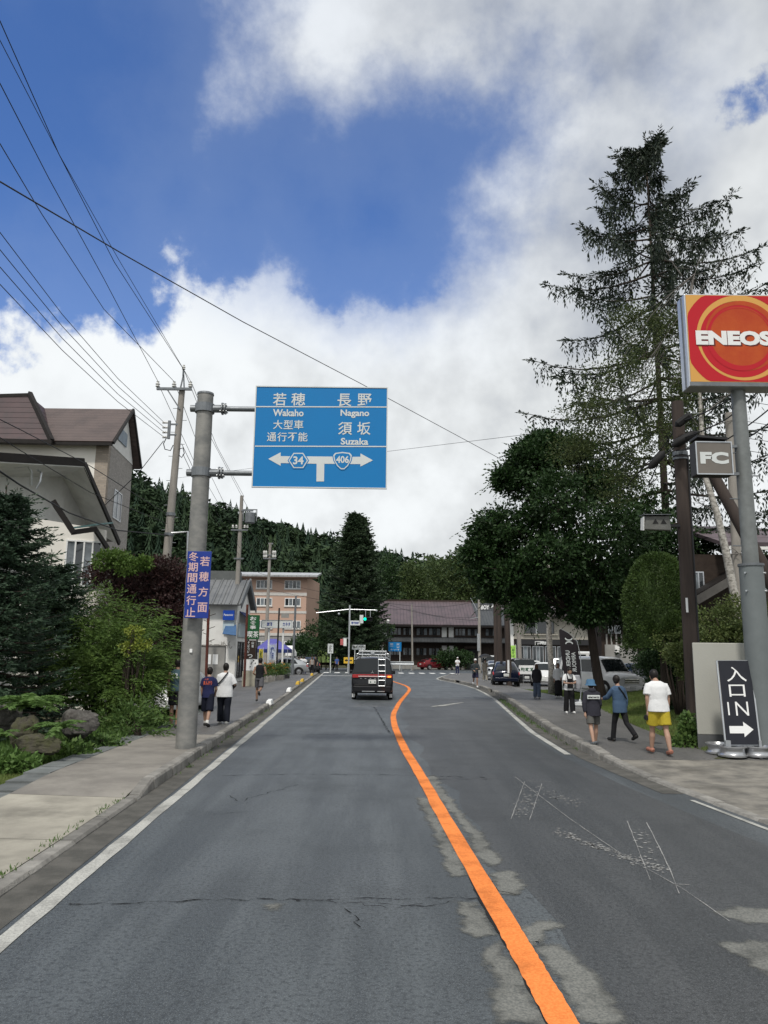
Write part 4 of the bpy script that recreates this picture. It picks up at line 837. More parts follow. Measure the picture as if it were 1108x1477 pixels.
def bricky(name, col, mortar, bw, bh):
    m = bpy.data.materials.new(name); m.use_nodes = True; t = NT(m.node_tree); b = t.n['Principled BSDF']; tc = t.new('ShaderNodeTexCoord').outputs['Object']
    sp = t.new('ShaderNodeSeparateXYZ'); t.l.new(tc, sp.inputs[0]); cb = t.new('ShaderNodeCombineXYZ'); t.l.new(t.m('ADD', sp.outputs[0], sp.outputs[1]), cb.inputs[0]); t.l.new(sp.outputs[2], cb.inputs[1])
    br = t.new('ShaderNodeTexBrick'); t.l.new(cb.outputs[0], br.inputs[0]); br.inputs['Color1'].default_value = (*col, 1); br.inputs['Color2'].default_value = (*[x * .72 for x in col], 1); br.inputs['Mortar'].default_value = (*mortar, 1); br.inputs['Scale'].default_value = 1; br.inputs['Brick Width'].default_value = bw; br.inputs['Row Height'].default_value = bh; br.inputs['Mortar Size'].default_value = .012
    t.l.new(br.outputs[0], b.inputs['Base Color']); b.inputs['Roughness'].default_value = .8; return m
M_CREAM = mat('cream render', (0.76, 0.735, 0.68), .85, var=.5, vs=.7, col2=(.66, .63, .58), stain=.15, bump=.15, bs=40)
M_BRK = bricky('tile brick', (.36, .30, .24), (.24, .22, .20), .25, .09); M_BRK2 = bricky('grey tile brick', (.36, .33, .30), (.26, .25, .24), .25, .09)
M_SHGL = ribbed('brown roof sheets', (.092, .066, .060), (.068, .049, .045), 4.2, 2, .55)
M_MANS = ribbed('maroon roof sheets', (.050, .024, .027), (.032, .018, .021), 2.6, 2, .6)
M_FASC = mat('dark fascia', (.018, .015, .014), .6, var=.7, vs=4, stain=.3)
M_SOFF = mat('white soffit', (.74, .74, .71), .8, var=.5, vs=1.5, stain=.25)
M_TIMB = mat('dark timber', (.040, .028, .022), .75, var=.8, vs=5, bump=.3)
M_PLAST = mat('white plaster', (.76, .76, .74), .85, var=.4, vs=1.4, col2=(.5, .5, .48), stain=.25)
M_GREYP = mat('grey render', (.30, .295, .28), .85, var=.6, vs=1.2, stain=.35)
M_BLUE = mat('blue sign enamel', (.012, .06, .36), .4); M_NAVY = mat('navy canvas', (.02, .035, .14), .7, var=.5)

# ---- hotel with brown roof, upper left
zA = at(158, 640, 42).z
def depth_for(px, py, z): d = ray(px, py); return (z - EYE) * d.y / d.z
YB = depth_for(191, 672, zA); A = at(158, 640, 42); Bc = at(191, 672, YB); YM = (42 + YB) / 2 + .15; AP = at(184, 594, YM); RL = at(62, 589, YM)
HL = root('hotel', 'cream hotel with brown sheet roof and brick-clad end wall, upper left', 'building', (A.x - 8, 42, 0))
FL = at(-60, 636, 42); FLx = FL.x
part('front_wall', HL, M_CREAM, lambda b: b.prism([(FLx, 42, 0), (A.x - .72, 42, 0), (A.x - .72, 42, zA), (FLx, 42, zA)], (0, .3, 0)))
part('brick_corner', HL, M_BRK, lambda b: b.prism([(A.x - .72, 41.98, 0), (A.x, 41.98, 0), (A.x, 41.98, zA), (A.x - .72, 41.98, zA)], (0, .3, 0)))
UD = (Bc - A).normalized(); ND = UD.cross(ZV)
part('end_wall', HL, M_BRK2, lambda b: b.prism([(A.x, 42.3, 0), (Bc.x, Bc.y, 0), Bc, (A.x, 42.3, zA)], (-.3, 0, 0)))
part('gable', HL, M_PLAST, lambda b: b.prism([A + Vector((.02, 0, .05)), Bc + Vector((.02, 0, .05)), AP], (-.2, 0, 0)))
e0 = at(74, 634, 42); e0 = Vector((e0.x, 41.6, zA)); e1 = Vector((A.x + .35, 41.5, zA - .1)); AP2 = AP + Vector((.3, 0, .05))
rf = slab(HL, 'roof', [Vector((FLx, 41.5, zA - .1)), e1, AP2, Vector((FLx, YM, AP.z + .05))], .12, M_SHGL)
slab(HL, 'roof', [AP2, Bc + Vector((.35, .5, -.1)), Vector((FLx, YB + .5, zA - .1)), Vector((FLx, YM, AP.z + .05))], .12, M_SHGL)
part('verge', HL, M_FASC, lambda b: b.bar(e1 + Vector((.06, 0, .02)), AP2 + Vector((.06, 0, .08)), .10, .17))
part('verge', HL, M_FASC, lambda b: b.bar(AP2 + Vector((.06, 0, .08)), Bc + Vector((.42, .5, -.02)), .10, .17))
part('eave', HL, M_FASC, lambda b: b.bx(FLx, e1.x, 41.42, 41.56, zA - .24, zA - .08))
m0, m1, m2 = at(-60, 632, 41.3), at(74, 636, 41.3), at(42, 570, 43.4); m3 = at(-60, 573, 43.4); m4 = at(66, 590, YM)
slab(HL, 'mansard', [m0, m1, m2, m3], -.15, M_MANS); slab(HL, 'mansard', [m1, Vector((m4.x + .3, YM, zA)), m4, m2], -.1, M_MANS)
part('eave', HL, M_FASC, lambda b: b.bar(m0 + Vector((0, -.05, -.1)), m1 + Vector((.1, -.05, -.1)), .3, .22)); part('verge', HL, M_FASC, lambda b: b.bar(m1 + Vector((.05, -.05, 0)), m2 + Vector((.05, -.05, .1)), .22, .25)); part('ridge_cap', HL, M_FASC, lambda b: b.bar(m2, m3, .2, .2))
wO = Vector((A.x, 42, 0)); wl = (Bc - A).length
window(HL, wO + ND * .01, UD, ND, wl * .30, wl * .62, at(168, 745, 43.2).z, at(168, 703, 43.2).z, 2, .07, M_ALU, [M_GLASSB, M_GLASS])
sgO = (A * .58 + Bc * .42) + Vector((.06, 0, .9)); part('gable_sign', HL, mat('bleached sign', (.30, .36, .42), .6, var=.8, vs=3, col2=(.18, .22, .27)), lambda b: obox(b, sgO, UD, ZV, ND, -.9, 1.0, -.25, .55, 0, .06))
for i, z in enumerate((3.2, 6.4, 9.6)): window(HL, Vector((0, 42, 0)), Vector((1, 0, 0)), Vector((0, -1, 0)), A.x - 6, A.x - 4, z, z + 1.3, 2, .07, M_ALU, [M_GLASSB, M_GLASS])
# ---- nearer house with deep eaves
T0, T1, T2 = at(-60, 664, 21.5), at(122, 674, 26), at(172, 786, 29.5); W0, W1, W2 = at(-60, 688, 23.5), at(90, 688, 27.4), at(128, 762, 30)
HH = root('house', 'grey-white house with deep eaves behind the blue spruce', 'house', (W1.x - 2, 27, 0))
slab(HH, 'soffit', [T1, T2, W2, W1], .03, M_SOFF); slab(HH, 'soffit', [T0, T1, W1, W0], .03, M_SOFF)
part('wall', HH, M_PLAST, lambda b: b.prism([W0, W1, W2, (W2.x, W2.y, 0), (W0.x, W0.y, 0)], (0, .25, 0)))
up = Vector((-5, 8, 1.2)); slab(HH, 'roof', [T0 + ZV * .2, T1 + ZV * .2, T1 + up, T0 + up], .12, M_FASC); slab(HH, 'roof', [T1 + ZV * .2, T2 + ZV * .2, T2 + up, T1 + up], -.12, M_FASC)
part('fascia', HH, M_FASC, lambda b: b.bar(T0 + ZV * .12, T1 + ZV * .12, .07, .15)); part('verge_board', HH, M_FASC, lambda b: b.bar(T1 + ZV * .12, T2 + ZV * .06, .08, .18))
part('gutter_pipe', HH, M_ALU, lambda b: b.tube([at(20, 674, 24), at(40, 672, 24.2), at(45, 680, 24.3), at(45, 700, 24.4)], .04, 6)); part('gutter_pipe', HH, M_ALU, lambda b: b.tube([at(54, 678, 24.6), at(60, 682, 24.7), at(58, 695, 24.7), at(52, 705, 24.7)], .035, 6))
q0, q1, q2, q3 = at(76, 722, 23), at(106, 768, 23.4), at(137, 763, 24.2), at(156, 792, 25.2)
part('porch_verge', HH, M_FASC, lambda b: b.bar(q0, q1, .08, .16)); part('porch_verge', HH, M_FASC, lambda b: b.bar(q2, q3, .08, .16))
part('porch_fascia', HH, M_FASC, lambda b: b.bar(q1 + Vector((-.05, 0, 0)), q2 + Vector((.05, 0, 0)), .08, .16))
slab(HH, 'porch_roof', [q1 + ZV * .12, q2 + ZV * .12, q2 + Vector((0, 1.6, .45)), q1 + Vector((0, 1.6, .45))], .05, mat('verdigris sheet', (.10, .20, .20), .5, var=.6, vs=4))
pw0, pw1 = at(93, 775, 24.4), at(134, 770, 25); PZ = at(110, 785, 24.7).z
part('porch_wall', HH, M_CREAM, lambda b: b.prism([(pw0.x - 1.2, 24.2, 0), (pw1.x + .35, 25.1, 0), (pw1.x + .35, 25.1, PZ + .55), (pw0.x - 1.2, 24.2, PZ + .8)], (0, .2, 0)))
pu = Vector((pw1.x - pw0.x + 1.55, .9, 0)).normalized(); window(HH, Vector((pw0.x - 1.2, 24.2, 0)), pu, pu.cross(ZV), 1.25, 2.35, at(110, 845, 24.6).z, at(110, 778, 24.6).z, 4, .05, M_WHITE, [M_GLASSB, M_GLASS])
part('ledge', HH, M_PLAST, lambda b: b.bx(pw0.x - .2, pw1.x + .3, 23.6, 24.1, at(110, 851, 24).z - .12, at(110, 851, 24).z))

# ---- white shop with standing-seam roof
SH = root('shop', 'white shop with grey ribbed roof and blue signs beyond the wall', 'building', (-11, 56, 0))
s0 = at(343, 872, 52); s1y = 62; xr = s0.x; ze = s0.z; zr = at(345, 838, 54.5).z; xl = at(280, 872, 52).x - 3
part('wall', SH, M_PLAST, lambda b: b.prism([(xl, 52, 0), (xr, 52, 0), (xr, 52, ze), (xl, 52, ze)], (0, .2, 0)))
part('side_wall', SH, M_PLAST, lambda b: b.prism([(xr, 52.2, 0), (xr, 57, 0), (xr, 57, ze), (xr, 54.5, zr - .15), (xr, 52.2, ze)], (-.2, 0, 0)))
M_SEAM = ribbed('standing seam roof', (.155, .16, .165), (.11, .115, .12), 2.2, 0, .4)
slab(SH, 'roof', [(xl, 51.4, ze - .1), (xr + .3, 51.4, ze - .1), (xr + .3, 54.5, zr), (xl, 54.5, zr)], .08, M_SEAM); slab(SH, 'roof', [(xl, 54.5, zr), (xr + .3, 54.5, zr), (xr + .3, 57.6, ze - .1), (xl, 57.6, ze - .1)], .08, M_SEAM)
for i in range(11): part('seam', SH, M_SEAM, lambda b: b.bar((xr + .1 - i * .55, 51.4, ze + .02), (xr + .1 - i * .55, 54.5, zr + .12), .05, .08))
part('verge_board', SH, M_STEEL, lambda b: (b.bar((xr + .35, 51.4, ze - .12), (xr + .35, 54.5, zr), .06, .4), b.bar((xr + .35, 54.5, zr), (xr + .35, 57.6, ze - .12), .06, .4)))
X1 = Vector((1, 0, 0)); Y1 = Vector((0, 1, 0)); NY = Vector((0, -1, 0))
o = at(329, 888, 51.8); sg = part('projecting_sign', SH, M_BLUE, lambda b: b.bx(o.x - .3, o.x + .45, 51.6, 51.75, o.z - .3, o.z + .35)); 
mb = MB(); text(mb, 'Panasonic', (0, .05), .62, .14, O=Vector((o.x + .07, 51.59, o.z)), U=X1, V=ZV); mb.build('lettering', M_WHITE, None).parent = sg; sg.children[0].location = (11, -56, 0)
part('notice_panel', SH, mat('pale blue panel', (.45, .55, .60), .5, var=.4), lambda b: b.bx(o.x - .3, o.x + .45, 51.75, 51.85, o.z - 1.0, o.z - .33))
o2 = at(324, 915, 51.6); slab(SH, 'awning', [Vector((o2.x, 50.9, o2.z)), Vector((o2.x + .9, 50.9, o2.z - .1)), Vector((o2.x + .7, 51.9, o2.z + .62)), Vector((o2.x, 51.9, o2.z + .62))], .04, mat('blue awning', (.06, .13, .26), .6, var=.4))
o3 = at(350, 892, 56); part('canopy', SH, M_NAVY, lambda b: b.prism([(xr, 52.8, o3.z + .3), (xr + .7, 52.6, o3.z - .25), (xr + .7, 56, o3.z - .25), (xr, 56, o3.z + .3)], (0, 0, .06)))
part('fascia_sign', SH, mat('pale fascia', (.40, .46, .50), .6, var=.3), lambda b: b.bx(xr, xr + .12, 52.4, 56.8, 3.0, 3.9))
for i in range(2): window(SH, Vector((xr, 52.6 + i * 2.1, 0)), Y1, X1, 0, 1.8, .3, 2.7, 2, .06, M_DARKM, M_GLASS)
mb = MB(); text(mb, 'らーめん', (0, 0), 1.6, .5, O=Vector((at(318, 930, 52).x, 51.985, at(318, 930, 52).z)), U=X1, V=ZV, bold=0); mb.build('lettering', mat('faded lettering', (.28, .27, .25), .8), SH, world=True)
ac = at(328, 838, 56); part('roof_unit', SH, mat('roof unit', (.13, .14, .14), .6, var=.4), lambda b: b.bx(ac.x - 1.6, ac.x + 1.0, 54.9, 56.2, zr - .4, zr + .75))
# low concrete wall with two notices
w0, w1 = at(296, 932, 44), at(325, 932, 44)
GW = root('boundary_wall', 'low grey concrete wall with two white notices beside the parked van', 'wall', (w1.x - 1, 44, 0)); part('wall', GW, M_GREYP, lambda b: b.bx(w0.x - 3, w1.x, 44, 44.3, 0, w1.z)); part('coping', GW, M_KERB, lambda b: b.bx(w0.x - 3, w1.x + .05, 43.95, 44.35, w1.z + .003, w1.z + .07))
for px in (301, 311): q = at(px, 953, 43.97); part('notice', GW, M_WHITE, lambda b: b.bx(q.x - .17, q.x + .13, 43.97, 43.985, q.z - .2, q.z + .35))

# ---- pink apartment block
M_PINK = mat('salmon render', (.48, .325, .255), .85, var=.4, vs=.35, col2=(.43, .29, .225), stain=.15); M_BAND = mat('pale band', (.55, .53, .50), .8, var=.3)
p0 = at(352, 830, 110); p1 = at(443, 830, 110); PB = root('apartment_block', 'salmon pink four-storey block with white window bands in the distance', 'building', ((p0.x + p1.x) / 2, 112, 0))
def zz(py): return at(400, py, 110).z
part('wall', PB, M_PINK, lambda b: b.prism([(p0.x, 110, zz(917)), (p1.x, 110, zz(917)), (p1.x, 110, zz(831)), (p0.x, 110, zz(831))], (0, .4, 0)))
pe = at(455, 830, 121); part('end_wall', PB, M_PINK, lambda b: b.prism([(p1.x, 110.4, zz(917)), (pe.x + .7, 121, zz(917)), (pe.x + .7, 121, zz(831)), (p1.x, 110.4, zz(831))], (-.4, 0, 0)))
part('base_wall', PB, bricky('grey stone tile', (.32, .31, .30), (.2, .2, .2), .8, .4), lambda b: (b.bx(p0.x + .02, p1.x - .02, 110.05, 110.5, 0, zz(917) - .003), b.prism([(p1.x - .02, 110.6, 0), (pe.x + .7, 121, 0), (pe.x + .7, 121, zz(917)), (p1.x - .02, 110.6, zz(917))], (-.3, 0, 0))))
M_RSHEET = ribbed('silver roof sheet', (.42, .43, .44), (.30, .31, .32), 1.6, 0, .35)
rt = at(466, 833, 112); slab(PB, 'roof', [(p0.x - 1.5, 108.6, zz(833)), (p1.x + 1.6, 108.6, zz(833)), (p1.x + 1.6, 116, zz(833) + 1.1), (p0.x - 1.5, 116, zz(833) + 1.1)], .25, M_RSHEET)
part('eave', PB, mat('eave lining', (.25, .16, .12), .8), lambda b: b.bx(p0.x - 1.45, p1.x + 1.5, 108.7, 110, zz(834.5), zz(833) - .01))
for a in ((854.5, 859), (881, 884.5), (913, 917)): part('band', PB, M_BAND, lambda b: b.bx(p0.x, p1.x + .06, 109.94, 109.995, zz(a[1]), zz(a[0])))
for (xa, xb) in ((370, 393), (411, 434)):
    for (ya, yb_) in ((837, 849), (862.5, 874), (895, 906.5)):
        a, b = at(xa, ya, 110).x, at(xb, ya, 110).x; window(PB, Vector((0, 110, 0)), X1, NY, a, b, zz(yb_), zz(ya), 4, .09, M_WHITE, [M_GLASS, M_GLASSB, M_GLASS, M_GLASSB], sill=M_BAND)
    a, b = at(xa, 900, 110).x, at(xb, 900, 110).x; window(PB, Vector((0, 110.05, 0)), X1, NY, a, b, zz(935), zz(925), 3, .09, M_WHITE, [M_GLASS, M_GLASSB])
part('plant_tower', PB, M_GREYP, lambda b: b.bx(p0.x - 3, p0.x + .8, 113, 117, 0, zz(826)))
# meadow slope behind it
ST('meadow', MB().sheet([(-30, 128, .5), (4, 128, .5), (2, 168, 6.5), (-45, 168, 9)]), mat('meadow grass', (.075, .12, .03), .95, var=.8, vs=.4, col2=(.11, .14, .04)))

# ---- inn at the head of the road
IN_ = root('inn', 'two-storey timber inn with purple-brown roof facing down the road', 'building', (at(620, 940, 108).x, 110, 0)); IY = 108
ix = lambda px: at(px, 930, IY).x
iz = lambda py: at(620, py, IY).z
part('wall', IN_, M_TIMB, lambda b: b.bx(ix(548), ix(742), IY, IY + .3, 0, iz(900)))
M_IROOF = ribbed('purple-brown roof', (.098, .070, .078), (.070, .053, .058), 2.2, 0, .45)
slab(IN_, 'roof', [(ix(544), IY - 1.3, iz(903)), (ix(690), IY - 1.3, iz(903)), (at(679, 869, 114).x, 114, at(640, 869, 114).z), (at(549, 869, 114).x, 114, at(640, 869, 114).z)], .18, M_IROOF)
slab(IN_, 'roof', [(at(679, 869, 114).x, 114, at(640, 869, 114).z), (at(549, 869, 114).x, 114, at(640, 869, 114).z), (ix(544), 121, iz(903)), (ix(690), 121, iz(903))], -.18, M_IROOF)
part('ridge_cap', IN_, M_TIMB, lambda b: b.bx(at(548, 869, 114).x, at(680, 869, 114).x, 113.8, 114.2, at(640, 869, 114).z, at(640, 869, 114).z + .35))
M_SLATE = ribbed('slate roof', (.050, .054, .058), (.035, .038, .042), 2.4, 0, .5)
slab(IN_, 'side_roof', [(ix(684), IY - 1.2, iz(903)), (ix(748), IY - 1.2, iz(903)), (ix(742), 114, at(700, 872, 114).z), (ix(684), 114, at(700, 872, 114).z)], .18, M_SLATE)
part('eave', IN_, M_FASC, lambda b: b.bx(ix(544), ix(748), IY - 1.3, IY - .02, iz(904.6), iz(903) - .02))
slab(IN_, 'lower_roof', [(ix(555), IY - 1.6, iz(927)), (ix(748), IY - 1.6, iz(927)), (ix(748), IY, iz(920)), (ix(555), IY, iz(920))], .12, M_SLATE)
for a, b in ((552, 558), (637, 644.5), (647, 654.5)): part('plaster_panel', IN_, M_PLAST, lambda q: q.bx(ix(a), ix(b), IY - .04, IY - .005, iz(919), iz(904.5)))
for a, b in ((637, 646), (648, 656), (548, 553)): part('plaster_panel', IN_, M_PLAST, lambda q: q.bx(ix(a), ix(b), IY - .04, IY - .005, iz(948), iz(931)))
for a, b in ((562, 579), (581, 594), (600, 617), (618, 636), (656, 672), (674, 690), (700, 716)): window(IN_, Vector((0, IY, 0)), X1, NY, ix(a), ix(b), iz(917), iz(905.5), 3, .10, M_TIMB, [M_GLASSB, M_GLASS, M_GLASSB])
for a, b in ((562, 578), (581, 594), (600, 616), (618, 634)): window(IN_, Vector((0, IY, 0)), X1, NY, ix(a), ix(b), iz(946), iz(934), 3, .10, M_TIMB, [M_GLASSB, M_GLASS])
for px in (560, 580, 598, 636, 646, 656, 673, 691): part('post', IN_, M_TIMB, lambda b: b.bx(ix(px) - .12, ix(px) + .12, IY - .09, IY - .002, .1, iz(904.7)))
part('entrance', IN_, mat('dark doorway', (.008, .008, .009), .6), lambda b: b.bx(ix(672), ix(690), IY - .5, IY - .42, .1, iz(936)))
part('entrance_frame', IN_, M_TIMB, lambda b: (b.bx(ix(669), ix(672), IY - .7, IY - .3, .1, iz(932)), b.bx(ix(690), ix(693), IY - .7, IY - .3, .1, iz(932)), b.bx(ix(669), ix(693), IY - .72, IY - .28, iz(935), iz(931))))
part('plinth', IN_, M_GREYP, lambda b: b.bx(ix(548), ix(742), IY - .12, IY - .01, -.1, .5))
# ---- beige shop with an arched window
BS = root('arcade_shop', 'beige two-storey shop with a round-cornered upper window and black fascia', 'building', (at(790, 930, 88).x, 90, 0)); BY = 88
bx_ = lambda px: at(px, 930, BY).x
bz = lambda py: at(780, py, BY).z
M_BEIGE = mat('beige wall', (.46, .43, .37), .85, var=.4, vs=.8, stain=.2)
part('wall', BS, M_BEIGE, lambda b: b.bx(bx_(732), bx_(860), BY, BY + .3, bz(922), bz(886)))
part('ground_floor', BS, M_TIMB, lambda b: b.bx(bx_(732), bx_(860), BY + .1, BY + .4, 0, bz(922)))
slab(BS, 'roof', [(bx_(728), BY - 1.4, bz(889)), (bx_(864), BY - 1.4, bz(889)), (bx_(860), BY + 6, bz(872)), (bx_(732), BY + 6, bz(872))], .2, mat('mauve roof', (.16, .14, .145), .6, var=.5, vs=1))
part('eave', BS, M_FASC, lambda b: b.bx(bx_(728), bx_(864), BY - 1.4, BY - .02, bz(891.5), bz(889) - .02))
arch = [(bx_(757) + .0, bz(914)), (bx_(800), bz(914)), (bx_(800), bz(896)), (bx_(764), bz(896)), (bx_(760), bz(897.5)), (bx_(757.8), bz(900)), (bx_(757), bz(904))]
fr = part('window', BS, M_DARKM, lambda b: b.prism([(x, BY - .05, z) for x, z in arch], (0, .06, 0)))
for a, b in ((757.6, 773), (775.5, 799)): q = MB().bx(bx_(a), bx_(b), BY - .075, BY - .052, bz(913.4), bz(901 if a < 770 else 896.6)).build('pane', M_GLASS, None); q.parent = fr; q.location = -BS.location
q = MB().bx(bx_(773), bx_(775.5), BY - .09, BY - .053, bz(914), bz(896)).build('mullion', M_WHITE, None); q.parent = fr; q.location = -BS.location
part('window_ledge', BS, M_BEIGE, lambda b: b.bx(bx_(755), bx_(805), BY - .25, BY - .01, bz(916), bz(914.3)))
part('fascia', BS, M_DARKM, lambda b: b.bx(bx_(744), bx_(858), BY - .3, BY - .01, bz(930), bz(922.3)))
lettering(BS, M_WHITE, [('PRIMA', (.55, 0), 1.25, .32, .03)], Vector((bx_(779), BY - .3, bz(927.6))), X1)
part('logo', BS, M_WHITE, lambda b: [b.bx(bx_(771) + a, bx_(771) + c, BY - .33, BY - .305, bz(927.6) + d, bz(927.6) + e) for a, c, d, e in ((0, .06, -.22, .2), (.06, 1.0, .14, .2), (.94, 1.0, -.05, .14), (.3, .36, -.22, .04), (.36, .94, -.05, .01))])
for a, b in ((750, 766), (768, 784), (786, 802), (804, 822)): window(BS, Vector((0, BY + .1, 0)), X1, NY, bx_(a), bx_(b), .2, bz(932), 3, .08, M_ALU, [M_GLASS, M_GLASSB])
part('pillar', BS, M_PLAST, lambda b: b.bx(bx_(736), bx_(741), BY - .12, BY - .005, 0, bz(893)))
# grey block behind with white letters
GB = root('grey_block', 'grey building with pale upper floor and white roof letters behind the beige shop', 'building', (at(760, 900, 112).x, 114, 0)); gy = 112
gx = lambda px: at(px, 900, gy).x
gz = lambda py: at(740, py, gy).z
part('wall', GB, M_GREYP, lambda b: b.bx(gx(748), gx(790), gy, gy + 8, 0, gz(858))); part('wing', GB, mat('dark wing wall', (.07, .072, .075), .8, var=.4), lambda b: b.bx(gx(692), gx(748), gy + .5, gy + 6, 0, gz(872)))
slab(GB, 'wing_roof', [(gx(690), gy - .5, gz(888)), (gx(752), gy - .5, gz(888)), (gx(750), gy + 4, gz(874)), (gx(692), gy + 4, gz(874))], .15, M_SLATE)
for a, b in ((752, 760), (762, 770), (773, 784)): window(GB, Vector((0, gy, 0)), X1, NY, gx(a), gx(b), gz(880), gz(866), 2, .1, M_WHITE, [M_GLASS, M_GLASSB], sill=M_BAND)
lettering(GB, M_WHITE, [('BOY', (0, 0), gx(705) - gx(693), gz(874) - gz(880), .04), ('人', (gx(711) - gx(699), .2), 1.1, gz(874) - gz(880), .04)], Vector((gx(699), gy - .9, gz(877))), X1)
# ---- houses at the right edge
RH = root('timber_house', 'dark timber house with a low gable behind the clipped yew', 'house', (at(1040, 880, 31).x, 32, 0)); ry = 31
rx = lambda px: at(px, 850, ry).x
rz_ = lambda py: at(1040, py, ry).z
part('wall', RH, M_TIMB, lambda b: b.bx(rx(985), rx(1130), ry, ry + .3, 0, rz_(800))); slab(RH, 'roof', [(rx(965), ry - 1.2, rz_(880)), (rx(1052), ry - 1.5, rz_(828)), (rx(1052), ry + 4, rz_(828)), (rx(965), ry + 4, rz_(880))], .14, M_FASC)
part('verge_board', RH, mat('weathered board', (.10, .095, .09), .8, var=.5), lambda b: b.bar((rx(965), ry - 1.25, rz_(882)), (rx(1052), ry - 1.55, rz_(830)), .08, .3))
slab(RH, 'main_roof', [(rx(1030), ry - 1, rz_(792)), (rx(1180), ry - 1, rz_(792)), (rx(1180), ry + 5, rz_(735)), (rx(1045), ry + 5, rz_(735))], .15, ribbed('mauve sheet roof', (.14, .105, .12), (.10, .08, .09), 1.6, 2, .5))
part('eave', RH, M_PLAST, lambda b: b.bx(rx(1032), rx(1180), ry - 1.02, ry - .9, rz_(797), rz_(792) - .02))
window(RH, Vector((0, ry, 0)), X1, NY, rx(1078), rx(1125), rz_(850), rz_(812), 3, .06, M_ALU, [M_GLASSB, M_GLASS])
window(RH, Vector((0, ry, 0)), X1, NY, rx(1000), rx(1016), rz_(860), rz_(825), 2, .05, M_ALU, [M_GLASSB, M_GLASS])
BH = root('back_shed', 'dark shed with grey lattice panels seen behind the white minivan', 'building', (at(895, 930, 56).x, 57, 0)); sy = 56
sx_ = lambda px: at(px, 930, sy).x
sz_ = lambda py: at(900, py, sy).z
part('wall', BH, M_TIMB, lambda b: b.bx(sx_(868), sx_(938), sy, sy + 3, 0, sz_(892))); part('lower_wall', BH, M_GREYP, lambda b: b.bx(sx_(872), sx_(918), sy - .15, sy - .01, 0, sz_(930)))
slab(BH, 'roof', [(sx_(862), sy - .8, sz_(900)), (sx_(945), sy - .8, sz_(890)), (sx_(945), sy + 3, sz_(880)), (sx_(862), sy + 3, sz_(890))], .12, M_FASC)
for i in range(6): part('lattice_slat', BH, M_GREYP, lambda b: b.bx(sx_(874 + i * 7), sx_(876 + i * 7), sy - .1, sy - .02, sz_(930), sz_(915)))
for a, b in ((878, 885), (887, 896)): window(BH, Vector((0, sy, 0)), X1, NY, sx_(a), sx_(b), sz_(914), sz_(902), 2, .05, M_ALU, M_GLASSB)
part('meter_box', BH, M_PLAST, lambda b: b.bx(sx_(885), sx_(892), sy - .4, sy - .16, sz_(941), sz_(931)))
# ---- white wall with the fuel-station sign
wb = G(1008, 1086, .05); WW = root('concrete_wall', 'pale concrete wall with dark grey base beside the fuel sign post', 'wall', (wb.x + 2, wb.y, 0)); wt = at(1005, 927, wb.y).z
part('wall', WW, mat('painted concrete', (.40, .40, .365), .85, var=.4, vs=1.1, col2=(.33, .33, .30), stain=.2, bump=.15), lambda b: b.prism([(wb.x, wb.y, .42), (wb.x + 5, wb.y - .3, .42), (wb.x + 5, wb.y - .3, wt), (wb.x, wb.y, wt)], (.12, .32, 0)), bevel=.015)
part('base_band', WW, mat('grey base paint', (.11, .115, .12), .8, var=.4, vs=2), lambda b: b.prism([(wb.x - .008, wb.y - .01, -.1), (wb.x + 5, wb.y - .31, -.1), (wb.x + 5, wb.y - .31, .417), (wb.x - .008, wb.y - .01, .417)], (.13, .34, 0)))
# ================================================================ signs and poles
M_SBLUE = mat('sign blue', (.007, .175, .45), .45, var=.25, vs=1.5, col2=(.007, .15, .40)); M_SWHITE = mat('sign white', (.60, .63, .63), .5, var=.15)
M_PURP = mat('violet blue plate', (.018, .045, .27), .45, var=.3, vs=4); M_PINKT = mat('pinkish lettering', (.62, .42, .42), .55)
# ---- overhead direction sign on its cantilever pole
pb = G(268, 1080, .13); SY = 15.4
DS = root('overhead_direction_sign', 'large blue overhead direction sign on a grey cantilever pole at the left kerb', 'sign', (pb.x, pb.y, .12))
tz = at(302, 570, pb.y).z
pl = part('pole', DS, mat('galvanised pole', (.27, .265, .25), .55, .25, var=.9, vs=3.2, col2=(.15, .155, .155), stain=.3, bump=.1, stretch=(1, 1, 1.6)), lambda b: b.tube([(pb.x, pb.y, .1), (pb.x, pb.y, 3.2), (pb.x, pb.y, tz)], [.20, .19, .165], 28), smooth=True, angle=60)
q = MB().tube([(0, 0, tz - .12), (0, 0, tz - .08)], [.178, .172], 28).build('cap', M_STEEL, None); q.parent = pl
q = MB().bx(.02, .07, -.215, -.19, 1.86, 1.93).build('sticker', M_WHITE, None); q.parent = pl
cx = at(462.5, 630, SY); 
def sg(px, py): v = at(px, py, SY); return (v.x - cx.x, v.z - cx.z)
hw = (at(559.5, 630, SY).x - at(366.5, 630, SY).x) / 2; hh = (at(462, 557, SY).z - at(462, 703.5, SY).z) / 2
pn = part('panel', DS, M_SBLUE, lambda b: b.bx(cx.x - hw, cx.x + hw, SY, SY + .04, cx.z - hh, cx.z + hh))
part('panel_edge', DS, M_SWHITE, lambda b: [b.bx(cx.x + a, cx.x + c, SY - .012, SY - .001, cx.z + d, cx.z + e) for a, c, d, e in ((-hw, hw, hh - .022, hh), (-hw, hw, -hh, -hh + .022), (-hw, -hw + .022, -hh + .022, hh - .022), (hw - .022, hw, -hh + .022, hh - .022))])
part('back_rail', DS, M_STEEL, lambda b: (b.bx(cx.x - hw + .2, cx.x - hw + .3, SY + .045, SY + .12, cx.z - hh + .1, cx.z + hh - .1),)); part('back_rail', DS, M_STEEL, lambda b: b.bx(cx.x + hw - .6, cx.x + hw - .5, SY + .045, SY + .12, cx.z - hh + .1, cx.z + hh - .1))
PX = .0139; it = []
